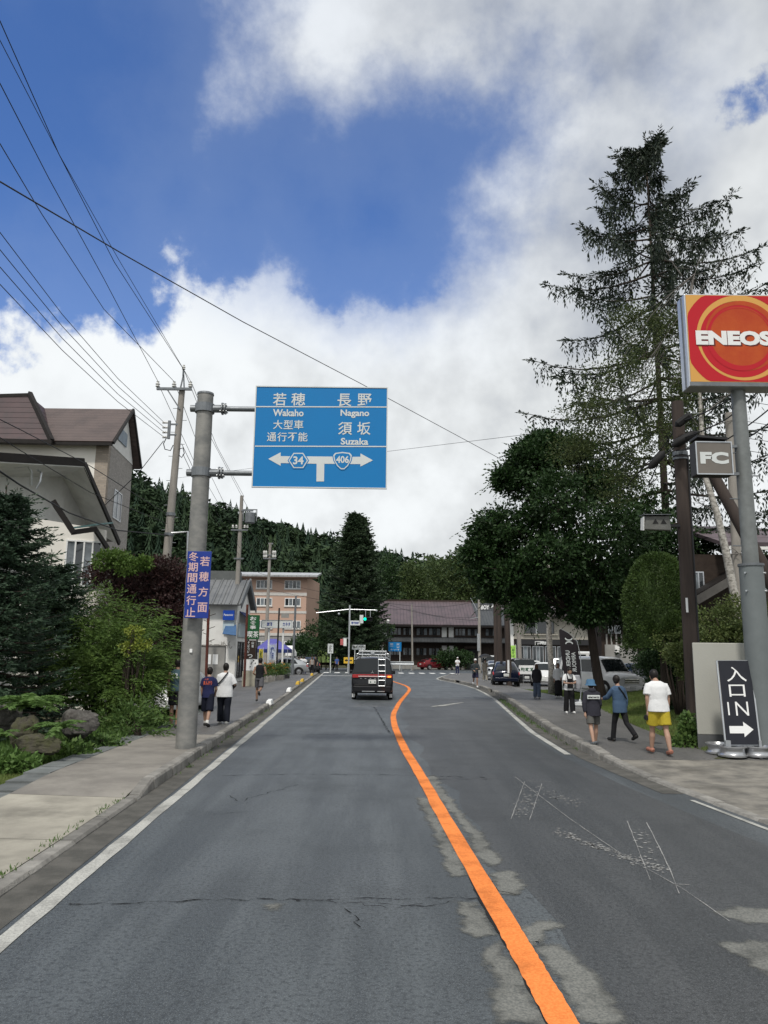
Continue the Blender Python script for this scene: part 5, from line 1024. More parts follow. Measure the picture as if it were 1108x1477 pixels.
for t, x, y, w_, h_, bd in [('若', 403.5, 576, 20, 20, .012), ('穂', 430.5, 576, 21, 20, .012), ('長', 497, 577, 21, 20, .012), ('野', 526, 577, 21, 20, .012), ('Wakaho', 416, 595.5, 46, 11, .028), ('Nagano', 512, 597, 43, 13, .028), ('大', 401, 612.5, 14, 14, .010), ('型', 416, 612.5, 14, 14, .010), ('車', 431, 612.5, 14, 14, .010),
                            ('通', 392, 630.2, 14, 14, .010), ('行', 407, 630.2, 14, 14, .010), ('不', 422, 630.2, 14, 13, .010), ('能', 437, 630.2, 14, 14, .010), ('須', 498, 618, 21, 20, .012), ('坂', 525, 618, 20, 20, .012), ('Suzaka', 511.5, 636.8, 41, 10.5, .028)]:
    it.append((t, sg(x, y), w_ * PX, h_ * PX, bd))
CO = Vector((cx.x, SY, cx.z)); lettering(DS, M_SWHITE, it, CO, X1, lift=.006)
def flat(parent, name, m, px, lift, at_=sg, O=None):
    return part(name, parent, m, lambda b: [b.prism([(cx.x + sg(*p)[0], SY - lift, cx.z + sg(*p)[1]) for p in poly], (0, .002, 0)) for poly in px])
for yv in (586.5, 643.5): flat(DS, 'rule', M_SWHITE, [[(368, yv - .7), (558, yv - .7 + .6), (558, yv + .9 + .6), (368, yv + .9)]], .006)
flat(DS, 'arrow', M_SWHITE, [[(387, 662), (405, 652.5), (405, 658), (520, 659), (520, 654), (538, 664), (520, 673), (520, 669.5), (468, 669), (467.5, 694.5), (456.5, 694.5), (456.8, 669), (405, 668), (405, 672)]], .005)
def ngon(c, rx_, ry_, n, a0=0): return [(c[0] + rx_ * math.cos(a0 + 2 * pi * i / n), c[1] - ry_ * math.sin(a0 + 2 * pi * i / n)) for i in range(n)]
hx = (430.5, 664.3); flat(DS, 'route_badge', M_SBLUE, [ngon(hx, 15.5, 14, 6)], .008); flat(DS, 'route_badge', M_SWHITE, [ngon(hx, 14, 12.6, 6)], .011); flat(DS, 'route_badge', M_SBLUE, [ngon(hx, 12.2, 10.9, 6)], .014)
def shield(c, s): return [(c[0] + x * s, c[1] + y * s) for x, y in ((-14, -8), (-11, -11.5), (0, -13), (11, -11.5), (14, -8), (12.5, 0), (8, 8), (2.5, 13), (-2.5, 13), (-8, 8), (-12.5, 0))]
sc_ = (494.2, 664.5); flat(DS, 'route_badge', M_SBLUE, [shield(sc_, 1.06)], .008); flat(DS, 'route_badge', M_SWHITE, [shield(sc_, .96)], .011); flat(DS, 'route_badge', M_SBLUE, [shield(sc_, .83)], .014)
lettering(DS, M_SWHITE, [('34', sg(430.5, 664.3), 15.5 * PX, 12.5 * PX, .03), ('406', sg(494.2, 663), 19 * PX, 11 * PX, .03)], CO, X1, lift=.018)
for py in (587.5, 682):
    a = at(298, py, pb.y); z = a.z - (.03 if py < 600 else 0); xe = cx.x - hw
    am = part('arm', DS, M_STEEL, lambda b: b.tube([(pb.x + .36, pb.y, z), (cx.x + hw * .7, pb.y + .0, z)], .055, 14), smooth=True)
    part('clamp', DS, M_STEEL, lambda b: (b.tube([(pb.x, pb.y, z - .09), (pb.x, pb.y, z + .09)], .205, 20), b.tube([(pb.x + .18, pb.y, z), (pb.x + .40, pb.y, z)], .085, 12)))
    part('flange', DS, M_STEEL, lambda b: b.tube([(pb.x + .36, pb.y, z), (pb.x + .39, pb.y, z)], .13, 14)); part('flange', DS, M_STEEL, lambda b: b.tube([(pb.x + .42, pb.y, z), (pb.x + .45, pb.y, z)], .12, 14))
    part('end_stub', DS, M_STEEL, lambda b: b.tube([(pb.x - .30, pb.y, z), (pb.x - .15, pb.y, z)], .075, 12))
    for k in range(4): part('bolt', DS, M_ALU, lambda b: b.tube([(pb.x + .33, pb.y - .09 * math.cos(k * pi / 2 + .8), z + .09 * math.sin(k * pi / 2 + .8)), (pb.x + .48, pb.y - .09 * math.cos(k * pi / 2 + .8), z + .09 * math.sin(k * pi / 2 + .8))], .014, 6))
    for xx in (cx.x - hw + .25, cx.x + hw - .55): part('bracket', DS, M_STEEL, lambda b: b.bx(xx - .07, xx + .07, SY + .1, pb.y + .02, z - .09, z + .09))
# ---- narrow violet plate on the same pole
vY = 15.28; vc = at(285.5, 843, vY)
def vs_(px, py): v = at(px, py, vY); return (v.x - vc.x, v.z - vc.z)
hw2 = (at(302.8, 843, vY).x - at(268.2, 843, vY).x) / 2; hh2 = (at(285, 794.5, vY).z - at(285, 891, vY).z) / 2
VP = root('winter_closure_sign', 'narrow violet-blue plate with pink characters strapped to the sign pole', 'sign', (vc.x, vY, vc.z - hh2))
part('plate', VP, M_PURP, lambda b: b.bx(vc.x - hw2, vc.x + hw2, vY, vY + .025, vc.z - hh2, vc.z + hh2), bevel=.004)
def vfix(x, y): return (x - vc.x, y)
items = []
for ch, py in zip('若穂方面', (809.5, 831.5, 853.5, 876)): items.append((ch, (hw2 * .48, vs_(287, py)[1]), .19, .19, .012))
for ch, py in zip('冬期間通行止', (803, 818, 833.5, 849.5, 866, 883)): items.append((ch, (-hw2 * .48, vs_(287, py)[1]), .19, .185, .012))
lettering(VP, M_PINKT, items, Vector((vc.x, vY, vc.z)), X1, lift=.004)
for dz in (-.4, .4): part('strap', VP, M_STEEL, lambda b: b.tube([(pb.x, pb.y, vc.z + dz - .02), (pb.x, pb.y, vc.z + dz + .02)], .205, 18))

# ---- utility poles
def upole(name, label, bpx, Y, top, r0, r1, m=M_POLE, group='utility poles along the road', n=14, base_z=0.0):
    a, b = at(*bpx, Y), at(*top, Y); R_ = root(name, label, 'utility pole', (a.x, Y, base_z)); dx = (b.x - a.x) / max(b.z - a.z, .1)
    x0 = a.x - dx * (a.z - base_z)
    part('shaft', R_, m, lambda q: q.tube([(x0, Y, base_z - .3), ((x0 + b.x) / 2, Y, (b.z + base_z) / 2), (b.x, Y, b.z)], [r0, (r0 + r1) / 2, r1], n), smooth=True, angle=60)
    R_.location.x = x0
    for o_ in R_.children:      # keep the shaft where it stands after moving the root to its foot
        o_.location.x = a.x - x0
    return R_, (lambda z: Vector((x0 + dx * (z - base_z), Y, z))), b.z
def insul(mb, p, s=1.0): mb.lathe([(.02 * s, 0), (.06 * s, .03 * s), (.035 * s, .06 * s), (.06 * s, .09 * s), (.03 * s, .13 * s), (.04 * s, .16 * s)], 8, p)
def wpart(R_, name, m, fn, **k): return part(name, R_, m, fn, **k)
P1, P1x, P1z = upole('concrete_utility_pole', 'tall concrete utility pole behind the red maple', (240, 812), 30, (263, 560), .20, .12)
zc = at(253, 563, 30).z; cb_ = P1x(zc); xa, xb = at(228, 562, 30).x, at(278, 563, 30).x
wpart(P1, 'crossarm', M_STEEL, lambda b: b.bx(xa, xb, 29.78, 29.88, zc - .05, zc + .05)); wpart(P1, 'arm_brace', M_STEEL, lambda b: b.bar((at(243, 566, 30).x, 29.83, zc - .03), (cb_.x, 29.85, zc - .85), .05))
wpart(P1, 'top_bracket', M_STEEL, lambda b: (b.bar(cb_ + Vector((-.1, 0, -.1)), Vector((at(265, 540, 30).x, 30, at(265, 540, 30).z)), .05), b.bar(cb_ + Vector((.1, 0, -.1)), Vector((at(265, 540, 30).x, 30, at(265, 540, 30).z)), .05)))
tp_ = at(265, 532, 30); wpart(P1, 'ridge_pin', M_STEEL, lambda b: b.tube([(tp_.x, 30, at(265, 542, 30).z), (tp_.x, 30, tp_.z)], .04, 6))
for px in (229.5, 253, 276.5): x = at(px, 556, 30).x; wpart(P1, 'insulator', M_PORC, lambda b: insul(b, (x, 29.83, zc + .05), 1.6), smooth=True)
wpart(P1, 'insulator', M_PORC, lambda b: insul(b, (tp_.x, 30, tp_.z - .05), 1.3), smooth=True)
wpart(P1, 'rack', M_STEEL, lambda b: (b.bx(at(245, 620, 30).x - .05, at(245, 620, 30).x + .05, 29.85, 29.95, at(245, 634, 30).z, at(245, 608, 30).z)))
for py in (613, 628): v = at(245, py, 30); wpart(P1, 'rack_arm', M_STEEL, lambda b: b.bx(v.x, P1x(v.z).x, 29.87, 29.93, v.z - .03, v.z + .03))
for py in (610.5, 617.5, 624.5, 631.5): v = at(240, py, 30); wpart(P1, 'insulator', M_PORC, lambda b: b.tube([(v.x - .12, 29.9, v.z), (v.x + .12, 29.9, v.z)], [.05, .045], 8), smooth=True)
rg = random.Random(2); wpart(P1, 'cable_loop', M_WIRE, lambda b: b.tube([at(x, y, 29.8) for x, y in ((240, 632), (236, 640), (238, 648), (246, 650), (250, 642))], .02, 5))
wpart(P1, 'cable_loop', M_WIRE, lambda b: b.tube([at(x, y, 29.8) for x, y in ((258, 648), (264, 646), (266, 654), (262, 660), (258, 656))], .02, 5))
for k in range(14): z = 5.2 + k * .5; c0 = P1x(z); wpart(P1, 'step_bolt', M_STEEL, lambda b: b.tube([c0 + Vector((-.3 if k % 2 else .05, 0, 0)), c0 + Vector((-.05 if k % 2 else .3, 0, 0))], .012, 5))
for py in (742, 771): v = P1x(at(245, py, 30).z); wpart(P1, 'band', M_STEEL, lambda b: b.tube([v - ZV * .06, v + ZV * .06], .19, 12))
la = at(247, 769, 29.9); wpart(P1, 'lamp_arm', M_ALU, lambda b: b.tube([la, at(271, 767, 29.9), at(270, 806, 29.9)], .045, 6))
P2, P2x, P2z = upole('concrete_utility_pole', 'second concrete pole by the white shop, carrying a transformer', (338, 935), 54, (349, 715), .21, .12)
for py, a, b_ in ((737, 349, 366), (765, 334, 358), (806, 338, 352)):
    z = at(347, py, 54).z; wpart(P2, 'crossarm', M_STEEL, lambda b: b.bx(at(a, py, 54).x, at(b_, py, 54).x, 53.8, 53.9, z - .05, z + .05))
v = at(361, 746, 54); wpart(P2, 'transformer', M_STEEL, lambda b: b.lathe([(.30, -.4), (.36, -.36), (.36, .3), (.30, .36), (.1, .4)], 12, (v.x, 53.9, v.z - .05)), smooth=True); wpart(P2, 'frame', M_STEEL, lambda b: (b.bx(v.x - .5, v.x + .5, 53.85, 53.95, v.z + .5, v.z + .56), b.bx(v.x - .5, v.x - .44, 53.85, 53.95, v.z - .3, v.z + .5), b.bx(v.x + .44, v.x + .5, 53.85, 53.95, v.z - .3, v.z + .5)))
for px, py in ((336, 762), (341, 762), (353, 762), (357, 762)): v = at(px, py, 53.85); wpart(P2, 'insulator', M_PORC, lambda b: insul(b, v, 1.6), smooth=True)
P3, P3x, P3z = upole('concrete_utility_pole', 'slim concrete pole in front of the pink block with many insulators', (384, 925), 77, (390, 783), .2, .13)
for py in (801, 806): z = at(389, py, 77).z; wpart(P3, 'crossarm', M_STEEL, lambda b: b.bx(at(380, py, 77).x, at(399, py, 77).x, 76.8, 76.9, z - .05, z + .05))
for px in (381, 384, 394, 397):
    for py in (799, 804.5): v = at(px, py, 76.85); wpart(P3, 'insulator', M_PORC, lambda b: insul(b, v, 2.2), smooth=True)
wpart(P3, 'top_pin', M_STEEL, lambda b: b.bx(at(387, 784, 77).x, at(394, 784, 77).x, 76.95, 77.05, at(390, 785, 77).z, at(390, 783, 77).z))
P5, P5x, _ = upole('steel_pole', 'grey steel lamp-less pole at the kerb before the tent', (422, 972), 66, (427, 860), .10, .09, M_STEEL, n=10)
P6, P6x, _ = upole('steel_pole', 'grey pole in front of the inn entrance with short wire arms', (692, 960), 82, (691, 862), .17, .13, M_POLE)
z = at(690, 890, 82).z; wpart(P6, 'arm', M_ALU, lambda b: b.bar(P6x(z), P6x(z) + Vector((-.9, 0, -.15)), .06)); wpart(P6, 'arm', M_ALU, lambda b: b.bar(P6x(z + 1.2) + Vector((-.9, 0, .8)), P6x(z + .4), .06)); wpart(P6, 'box', M_ALU, lambda b: b.bx(P6x(3).x - .25, P6x(3).x + .02, 81.75, 81.95, 2.4, 4.2))
P9, P9x, _ = upole('steel_pole', 'thin grey pole standing before the middle of the inn', (595, 955), 99, (594, 872), .13, .10, M_POLE, n=10)
P7, P7x, _ = upole('wooden_utility_pole', 'thick dark wooden pole behind the blue car', (735, 986), 50, (729, 840), .20, .16, M_WOODP); wpart(P7, 'marker_plate', M_WHITE, lambda b: b.bx(P7x(1.2).x - .12, P7x(1.2).x + .0, 49.79, 49.81, .9, 1.7))
P7b, _, _ = upole('wooden_utility_pole', 'dark wooden pole just left of the thick one', (722, 975), 54, (719, 850), .18, .15, M_WOODP); P7c, _, _ = upole('wooden_utility_pole', 'dark wooden pole farthest back by the inn', (716, 965), 60, (714, 862), .17, .14, M_WOODP)
P8, P8x, _ = upole('concrete_utility_pole', 'grey concrete pole in front of the beige shop', (750, 950), 62, (746, 862), .19, .14); v = P8x(at(746, 868, 62).z); wpart(P8, 'crossarm', M_STEEL, lambda b: b.bx(v.x - .6, v.x + .7, 61.75, 61.85, v.z, v.z + .08)); wpart(P8, 'transformer', M_PLAST, lambda b: b.bx(v.x - .7, v.x - .35, 61.6, 61.9, v.z - .1, v.z + .35))
PW, PWx, PWz = upole('wooden_utility_pole', 'tall dark wooden pole between the clipped yew and the white wall', (1002, 1035), 19, (977, 580), .185, .15, M_WOODP)
v = PWx(at(985, 655, 19).z); wpart(PW, 'band', M_STEEL, lambda b: b.tube([v - ZV * .05, v + ZV * .05], .19, 12)); v = PWx(at(985, 662, 19).z); wpart(PW, 'band', M_STEEL, lambda b: b.tube([v - ZV * .03, v + ZV * .03], .19, 12))
v = PWx(at(990, 875, 19).z); wpart(PW, 'tag', M_WHITE, lambda b: b.bx(v.x - .14, v.x - .09, 18.79, 18.81, v.z - .15, v.z + .2)); wpart(PW, 'conduit', M_DARKM, lambda b: b.tube([PWx(.5) + Vector((.16, -.1, 0)), PWx(7) + Vector((.15, -.1, 0))], .025, 6))
for i, (x0, y0, x1, y1, wd) in enumerate([(978, 612, 994, 600, .10), (975, 640, 1000, 626, .11), (940, 672, 955, 655, .10), (1052, 552, 1074, 541, .10)]):
    a, b_ = at(x0, y0, 18.6), at(x1, y1, 18.5); o_ = MB().tube([a - (b_ - a) * .25, a, b_, b_ + (b_ - a) * .25], [.02, wd, wd, .02], 8).build('cable_closure', M_BLACK, label=['black cable splice sleeve at the top of the wooden pole', 'lower black cable splice sleeve on the wooden pole', 'black splice sleeve hanging left of the wooden pole', 'black splice sleeve in front of the fuel sign'][i], cat='cable sleeve', group='cable splice sleeves', smooth=True)
P11, _, _ = upole('concrete_utility_pole', 'weathered grey pole behind the fuel-sign post', (1068, 900), 25, (1051, 596), .17, .13)
sa, sb = at(1022, 672, 20), at(1135, 880, 19); ST_ = root('brace_pole', 'slanting dark wooden brace pole crossing behind the grey sign post', 'utility pole', (sb.x + 1.6, 18.6, 0)); sc2 = sb + (sb - sa) * (sb.z / (sa.z - sb.z)); ST_.location = (sc2.x, sc2.y, 0)
part('shaft', ST_, M_WOODP, lambda b: b.tube([sc2, sb, sa], [.19, .17, .14], 12), smooth=True, angle=60)
# floodlight on the wooden pole
fl = at(945, 756, 18.9); FLT = root('floodlight', 'boxy grey floodlight on an arm of the wooden pole', 'floodlight', (fl.x, 18.9, fl.z))
part('housing', FLT, mat('dull reflector', (.17, .17, .16), .45, .3, var=.7, vs=5), lambda b: b.prism([(fl.x - .33, 18.7, fl.z - .17), (fl.x + .33, 18.7, fl.z - .19), (fl.x + .29, 18.7, fl.z + .18), (fl.x - .30, 18.7, fl.z + .17)], (.02, .3, .03)), bevel=.02)
part('hood', FLT, M_STEEL, lambda b: b.prism([(fl.x - .36, 18.62, fl.z + .185), (fl.x + .32, 18.62, fl.z + .195), (fl.x + .32, 19.0, fl.z + .21), (fl.x - .36, 19.0, fl.z + .21)], (0, 0, .015))); part('side_flap', FLT, M_PLAST, lambda b: b.prism([(fl.x - .36, 18.66, fl.z - .2), (fl.x - .34, 18.95, fl.z - .15), (fl.x - .32, 18.95, fl.z + .15), (fl.x - .34, 18.66, fl.z + .15)], (-.015, 0, 0)))
part('arm', FLT, M_DARKM, lambda b: b.bx(fl.x + .32, fl.x + .66, 18.9, 18.97, fl.z - .06, fl.z + .0))
for dx in (-.06, .14): part('shutter_mark', FLT, M_BLACK, lambda b: b.prism([(fl.x + dx - .07, 18.695, fl.z - .02), (fl.x + dx + .07, 18.695, fl.z - .02), (fl.x + dx, 18.695, fl.z + .1)], (0, -.008, 0)))

# ---- fuel station sign
EY = 15.6; PY = 15.9; eb = at(1103, 1080, PY); ex = eb.x
ES = root('fuel_sign', 'tall fuel station sign on a grey steel post at the right edge', 'sign', (ex, PY, .05))
zs = at(1090, 815, PY).z; part('post', ES, mat('grey post paint', (.16, .18, .185), .5, .1, var=.5, vs=3, col2=(.12, .135, .14), bump=.05), lambda b: b.tube([(ex, PY, 0), (ex, PY, zs)], [.245, .235], 28), smooth=True, angle=60)
zt = at(1062, 540, PY).z; part('upper_post', ES, mat('grey post steel', (.20, .215, .215), .5, .2, var=.6, vs=4), lambda b: b.tube([(ex, PY, zs - .1), (ex, PY, zt)], [.16, .145], 24), smooth=True, angle=60)
part('collar', ES, M_STEEL, lambda b: b.tube([(ex, PY, zs - .03), (ex, PY, zs + .02)], [.255, .255], 28))
for zz_ in (zs - .18, zs - .55):
    for a in (-.9, .9, 2.2): part('bolt', ES, M_ALU, lambda b: b.tube([(ex + .22 * math.sin(a), PY - .22 * math.cos(a), zz_), (ex + .275 * math.sin(a), PY - .275 * math.cos(a), zz_)], .02, 6))
for k in range(7): z = zs + .4 + k * .5; part('step_bolt', ES, M_STEEL, lambda b: b.tube([(ex + (.1 if k % 2 else -.1), PY, z), (ex + (.34 if k % 2 else -.34), PY, z)], .014, 5))
bl_ = at(990, 549, EY); xl_ = at(993, 490, EY).x; ec = Vector((at(1067, 488, EY).x, EY, at(1067, 488, EY).z)); hwE = ec.x - xl_; hhE = (at(1050, 427, EY).z - at(1050, 552, EY).z) / 2
part('cabinet', ES, M_ALU, lambda b: b.bx(ec.x - hwE - .03, ec.x + hwE + .03, EY + .012, EY + .42, ec.z - hhE - .10, ec.z + hhE + .03), bevel=.015)
part('seam', ES, M_STEEL, lambda b: b.bx(ec.x - hwE - .04, ec.x - hwE - .028, EY + .16, EY + .22, ec.z - hhE - .08, ec.z + hhE)); part('bottom_frame', ES, M_STEEL, lambda b: b.bx(ec.x - hwE - .02, ec.x + hwE + .02, EY - .005, EY + .01, ec.z - hhE - .09, ec.z - hhE - .005))
M_EY = mat('sign amber', (.62, .33, .085), .35); M_ER = mat('sign red', (.46, .012, .022), .35); M_EO = mat('sign orange red', (.40, .045, .012), .35, var=.7, vs=1.2, col2=(.55, .12, .02)); M_ED = mat('sign shadow print', (.12, .02, .015), .4)
part('face', ES, M_EY, lambda b: b.bx(ec.x - hwE, ec.x + hwE, EY, EY + .011, ec.z - hhE, ec.z + hhE))
def crescent(c0, r0, c1, r1, n=64, clip=True):
    def cl(x, z): return (max(-hwE + .01, min(hwE - .01, x)), max(-hhE + .01, min(hhE - .01, z))) if clip else (x, z)
    A_, B_ = [], []
    for i in range(n + 1):
        t = 2 * pi * i / n; A_.append(cl(c0[0] + r0 * math.cos(t), c0[1] + r0 * math.sin(t))); B_.append(cl(c1[0] + r1 * math.cos(t), c1[1] + r1 * math.sin(t)))
    return A_, B_
def swirl(name, m, c0, r0, c1, r1, lift):
    A_, B_ = crescent(c0, r0, c1, r1); part(name, ES, m, lambda b: b.ribbon([(ec.x + x, EY - lift, ec.z + z) for x, z in A_], [(ec.x + x, EY - lift, ec.z + z) for x, z in B_]))
swirl('red_swirl', M_ER, (0, .0), 1.22, (.05, .02), .975, .003); swirl('amber_swirl', M_EY, (.045, .02), .97, (.03, .01), .85, .004)
swirl('red_swirl', M_ER, (.01, -.02), .865, (.03, .02), .70, .006)
swirl('orange_swirl', M_EO, (.07, .06), .80, (.03, .04), .72, .008)
part('ball', ES, M_EO, lambda b: b.sheet([(ec.x + .02 + .70 * math.cos(t), EY - .010, ec.z + .02 + .70 * math.sin(t)) for t in [2 * pi * i / 64 for i in range(64)]]))
swirl('red_swirl', M_ER, (.0, -.02), .72, (.02, .03), .655, .012)
lettering(ES, M_ED, [('ENEOS', (-.095, -.025), 1.64, .33, .06)], Vector((ec.x, EY, ec.z)), X1, lift=.014, name='letter_shadow'); lettering(ES, M_WHITE, [('ENEOS', (-.13, .0), 1.64, .33, .06)], Vector((ec.x, EY, ec.z)), X1, lift=.018)
# small FC cabinet
fy = 15.7; fc = at(1030.5, 660.5, fy); FS = root('small_cabinet_sign', 'small grey square sign with white letters FC on the fuel-sign post', 'sign', (fc.x, fy, fc.z - .4)); hf = (at(1057, 660, fy).x - at(1004, 660, fy).x) / 2; hv = hf * .93
part('cabinet', FS, M_DARKM, lambda b: b.bx(fc.x - hf, fc.x + hf, fy + .01, fy + .32, fc.z - hv, fc.z + hv), bevel=.01); part('face', FS, mat('taupe panel', (.17, .155, .14), .5, var=.3), lambda b: b.bx(fc.x - hf + .03, fc.x + hf - .03, fy, fy + .009, fc.z - hv + .03, fc.z + hv - .03))
part('rim', FS, M_ALU, lambda b: [b.bx(fc.x + a, fc.x + c, fy - .01, fy - .001, fc.z + d, fc.z + e) for a, c, d, e in ((-hf, hf, hv - .025, hv), (-hf, hf, -hv, -hv + .025), (-hf, -hf + .025, -hv + .025, hv - .025), (hf - .025, hf, -hv + .025, hv - .025))])
lettering(FS, M_SWHITE, [('FC', (0, .0), hf * 1.55, hv * .72, .06)], Vector((fc.x, fy, fc.z)), X1, lift=.006); part('cap', FS, M_DARKM, lambda b: b.prism([(fc.x - hf * .9, fy - .05, fc.z + hv + .08), (fc.x + hf * .75, fy - .05, fc.z + hv + .03), (fc.x + hf * .75, fy + .4, fc.z + hv + .03), (fc.x - hf * .9, fy + .4, fc.z + hv + .08)], (0, 0, .05)))
for dz in (-.3, .3): part('bracket', FS, M_STEEL, lambda b: b.bar((fc.x + hf, fy + .2, fc.z + dz), (ex - .1, PY - .05, fc.z + dz), .06))
# leaning entrance banner with wheel rims as ballast
g0 = G(1060, 1096, .05); by_ = g0.y; BL, BR, TL = at(1049, 1074, by_), at(1096, 1074, by_), at(1036, 953, by_ + .25); Ub = (BR - BL).normalized(); Vb = (TL - BL).normalized(); wB, hB = (BR - BL).length, (TL - BL).length
EN = root('entrance_sign', 'leaning black entrance banner with white characters and an arrow', 'sign', (BL.x + .3, by_, .05)); Nb = Ub.cross(Vb).normalized()
part('banner', EN, mat('black banner', (.018, .020, .028), .6, var=.3), lambda b: obox(b, BL, Ub, Vb, Nb, 0, wB, 0, hB, -.012, 0)); part('frame', EN, M_ALU, lambda b: (b.bar(BL - Nb * .03 - Ub * .02 - Vb * .25, TL - Nb * .03 - Ub * .02, .03), b.bar(BR - Nb * .03 + Ub * .02 - Vb * .25, BR + Vb * hB - Nb * .03 + Ub * .02, .03), b.bar(TL - Nb * .03 - Ub * .02, TL + Ub * wB - Nb * .03 + Ub * .02, .03), b.bar(BL - Nb * .03, BR - Nb * .03, .03)))
lettering(EN, M_WHITE, [('入', (.52 * wB, .835 * hB), .62 * wB, .18 * hB, .0), ('口', (.49 * wB, .635 * hB), .50 * wB, .145 * hB, .005), ('I', (.16 * wB, .42 * hB), .045 * wB, .155 * hB, 0), ('N', (.58 * wB, .42 * hB), .40 * wB, .165 * hB, -.005)], BL, Ub, Vb, lift=.005)
part('arrow', EN, M_WHITE, lambda b: b.prism([BL + Ub * (x * wB) + Vb * (y * hB) + Nb * .005 for x, y in ((.12, .13), (.56, .13), (.56, .085), (.86, .175), (.56, .265), (.56, .215), (.12, .215))], Nb * .002)); part('foot', EN, M_ALU, lambda b: b.bx(BL.x - .06, BL.x + .04, by_ - .08, by_ - .02, .05, .42)); part('foot', EN, M_ALU, lambda b: b.bx(BR.x - .02, BR.x + .03, by_ - .02, by_ + .03, .05, .42))
M_RIM = mat('wheel alloy', (.50, .51, .53), .32, .75, var=.4, vs=6, col2=(.3, .31, .32))
for i, (px, py, lab) in enumerate([(1066, 1094, 'bare steel wheel rim lying under the middle of the entrance banner'), (1102, 1094, 'bare steel wheel rim lying rightmost under the entrance banner'), (1042, 1088, 'bare steel wheel rim lying behind, nearest the white wall')]):
    g1 = G(px, py, .12); o_ = MB().lathe([(.20, 0), (.265, .005), (.27, .03), (.245, .04), (.225, .07), (.222, .14), (.24, .17), (.27, .18), (.27, .20), (.255, .20), (.235, .17), (.21, .13), (.20, .05), (.08, .05), (.05, .06)], 28, (0, 0, 0)).build('wheel_rim', M_RIM, smooth=True, angle=50, loc=(g1.x, g1.y + (.26 if i < 2 else .1), .125), label=lab, cat='wheel rim', group='wheel rims under the banner')

# ---- overhead wires
def wire(label, pts, r=.012, sag=0.0, group='overhead wires on the left'):
    P = [at(*p) for p in pts]; Q = []
    for a, b in zip(P, P[1:]):
        for i in range(8): t = i / 8; Q.append(a.lerp(b, t) - ZV * sag * 4 * t * (1 - t))
    Q.append(P[-1]); o = MB().tube(Q, r, 5).build('overhead_wire', M_WIRE, smooth=True, angle=180, label=label, cat='wire', group=group)
wire('power line from the upper left edge to the top pin of the tall concrete pole', [(-40, -45, 12), (0, 30, 13.5), (85, 222, 17.5), (165, 378, 22), (265, 533, 30)], .011)
wire('thin power line just right of the steepest line, upper left', [(-40, -10, 12), (0, 58, 13.5), (85, 222, 17.8), (170, 372, 22), (277, 553, 29.9)], .009)
wire('power line from the left edge to the left insulator of the tall pole', [(-40, 45, 12), (0, 120, 13.5), (70, 256, 17), (150, 402, 22), (229, 552, 29.9)], .011)
wire('power line from the left edge to the middle insulator of the tall pole', [(-40, 140, 12), (0, 207, 13.5), (60, 308, 17), (150, 446, 23), (253, 552, 29.9)], .011)
for i, (y0, y1) in enumerate(((335, 610.5), (360, 617.5), (385, 624.5), (410, 631.5))): wire(['topmost', 'second', 'third', 'lowest'][i] + ' of the four parallel lines to the rack on the tall pole', [(-30, y0 - 32, 14), (0, y0, 15), (90, y0 + (y1 - y0) * .43, 19.6), (170, y0 + (y1 - y0) * .765, 24.4), (238, y1, 29.9)], .010)
wire('long single line crossing the sky from the left edge past the blue sign', [(-40, 242, 9), (0, 262, 10), (180, 368, 14), (350, 464, 20), (520, 553, 27), (722, 662, 36)], .013)
wire('thin line behind the blue sign towards the right-hand trees', [(252, 690, 60), (480, 660, 50), (560, 651, 45), (740, 629, 36), (800, 622, 33)], .011)
wire('service cable from the house eave to the tall pole, upper of three', [(-30, 590, 15), (30, 620, 17), (130, 672, 22), (240, 741, 29.8)], .012); wire('service cable to the tall pole, middle of three', [(-30, 612, 15), (30, 650, 17), (130, 710, 22), (241, 755, 29.8)], .011); wire('thick service cable in front of the house, lowest of three', [(-30, 660, 14), (30, 700, 16), (100, 740, 20), (170, 765, 25), (243, 772, 29.8)], .020)
wire('guy wire running down left from the tall pole rack', [(236, 636, 29.8), (200, 682, 31), (150, 730, 33)], .016)
for i, (a, b_) in enumerate((((278, 556), (352, 716)), ((254, 557), (340, 760)), ((230, 557), (336, 762)), ((266, 535), (349, 716)), ((262, 640), (346, 790)), ((264, 655), (345, 800)))): wire(['right-hand', 'middle', 'left-hand', 'top', 'upper secondary', 'lower secondary'][i] + ' line running from the tall pole to the transformer pole', [(*a, 30), ((a[0] + b_[0]) / 2 - 2, (a[1] + b_[1]) / 2 + 8, 41), (*b_, 53.8)], .012)
for i, (a, b_) in enumerate((((349, 716), (390, 784)), ((357, 762), (397, 800)), ((336, 762), (381, 800)), ((344, 806), (386, 830)))): wire(['top', 'right', 'left', 'low'][i] + ' line from the transformer pole to the slim pole by the pink block', [(*a, 54), (*b_, 77)], .014, .2)
for i, (a, b_) in enumerate((((390, 784), (500, 838)), ((386, 835), (594, 874)), ((388, 850), (594, 880)), ((594, 874), (691, 866)), ((594, 880), (691, 890)), ((691, 872), (729, 850)), ((560, 872), (690, 895)), ((691, 880), (760, 866)))): wire(['highest distant line right of the slim pole', 'line from the slim pole to the pole before the inn', 'lower line from the slim pole to the pole before the inn', 'line across the inn roof to the grey entrance pole', 'lower line across the inn roof', 'line from the grey entrance pole into the big tree', 'slack line sagging across the inn roof', 'line from the entrance pole to the beige shop'][i], [(*a, 80), (*b_, 84)], .016, .35, 'wires at the crossing')
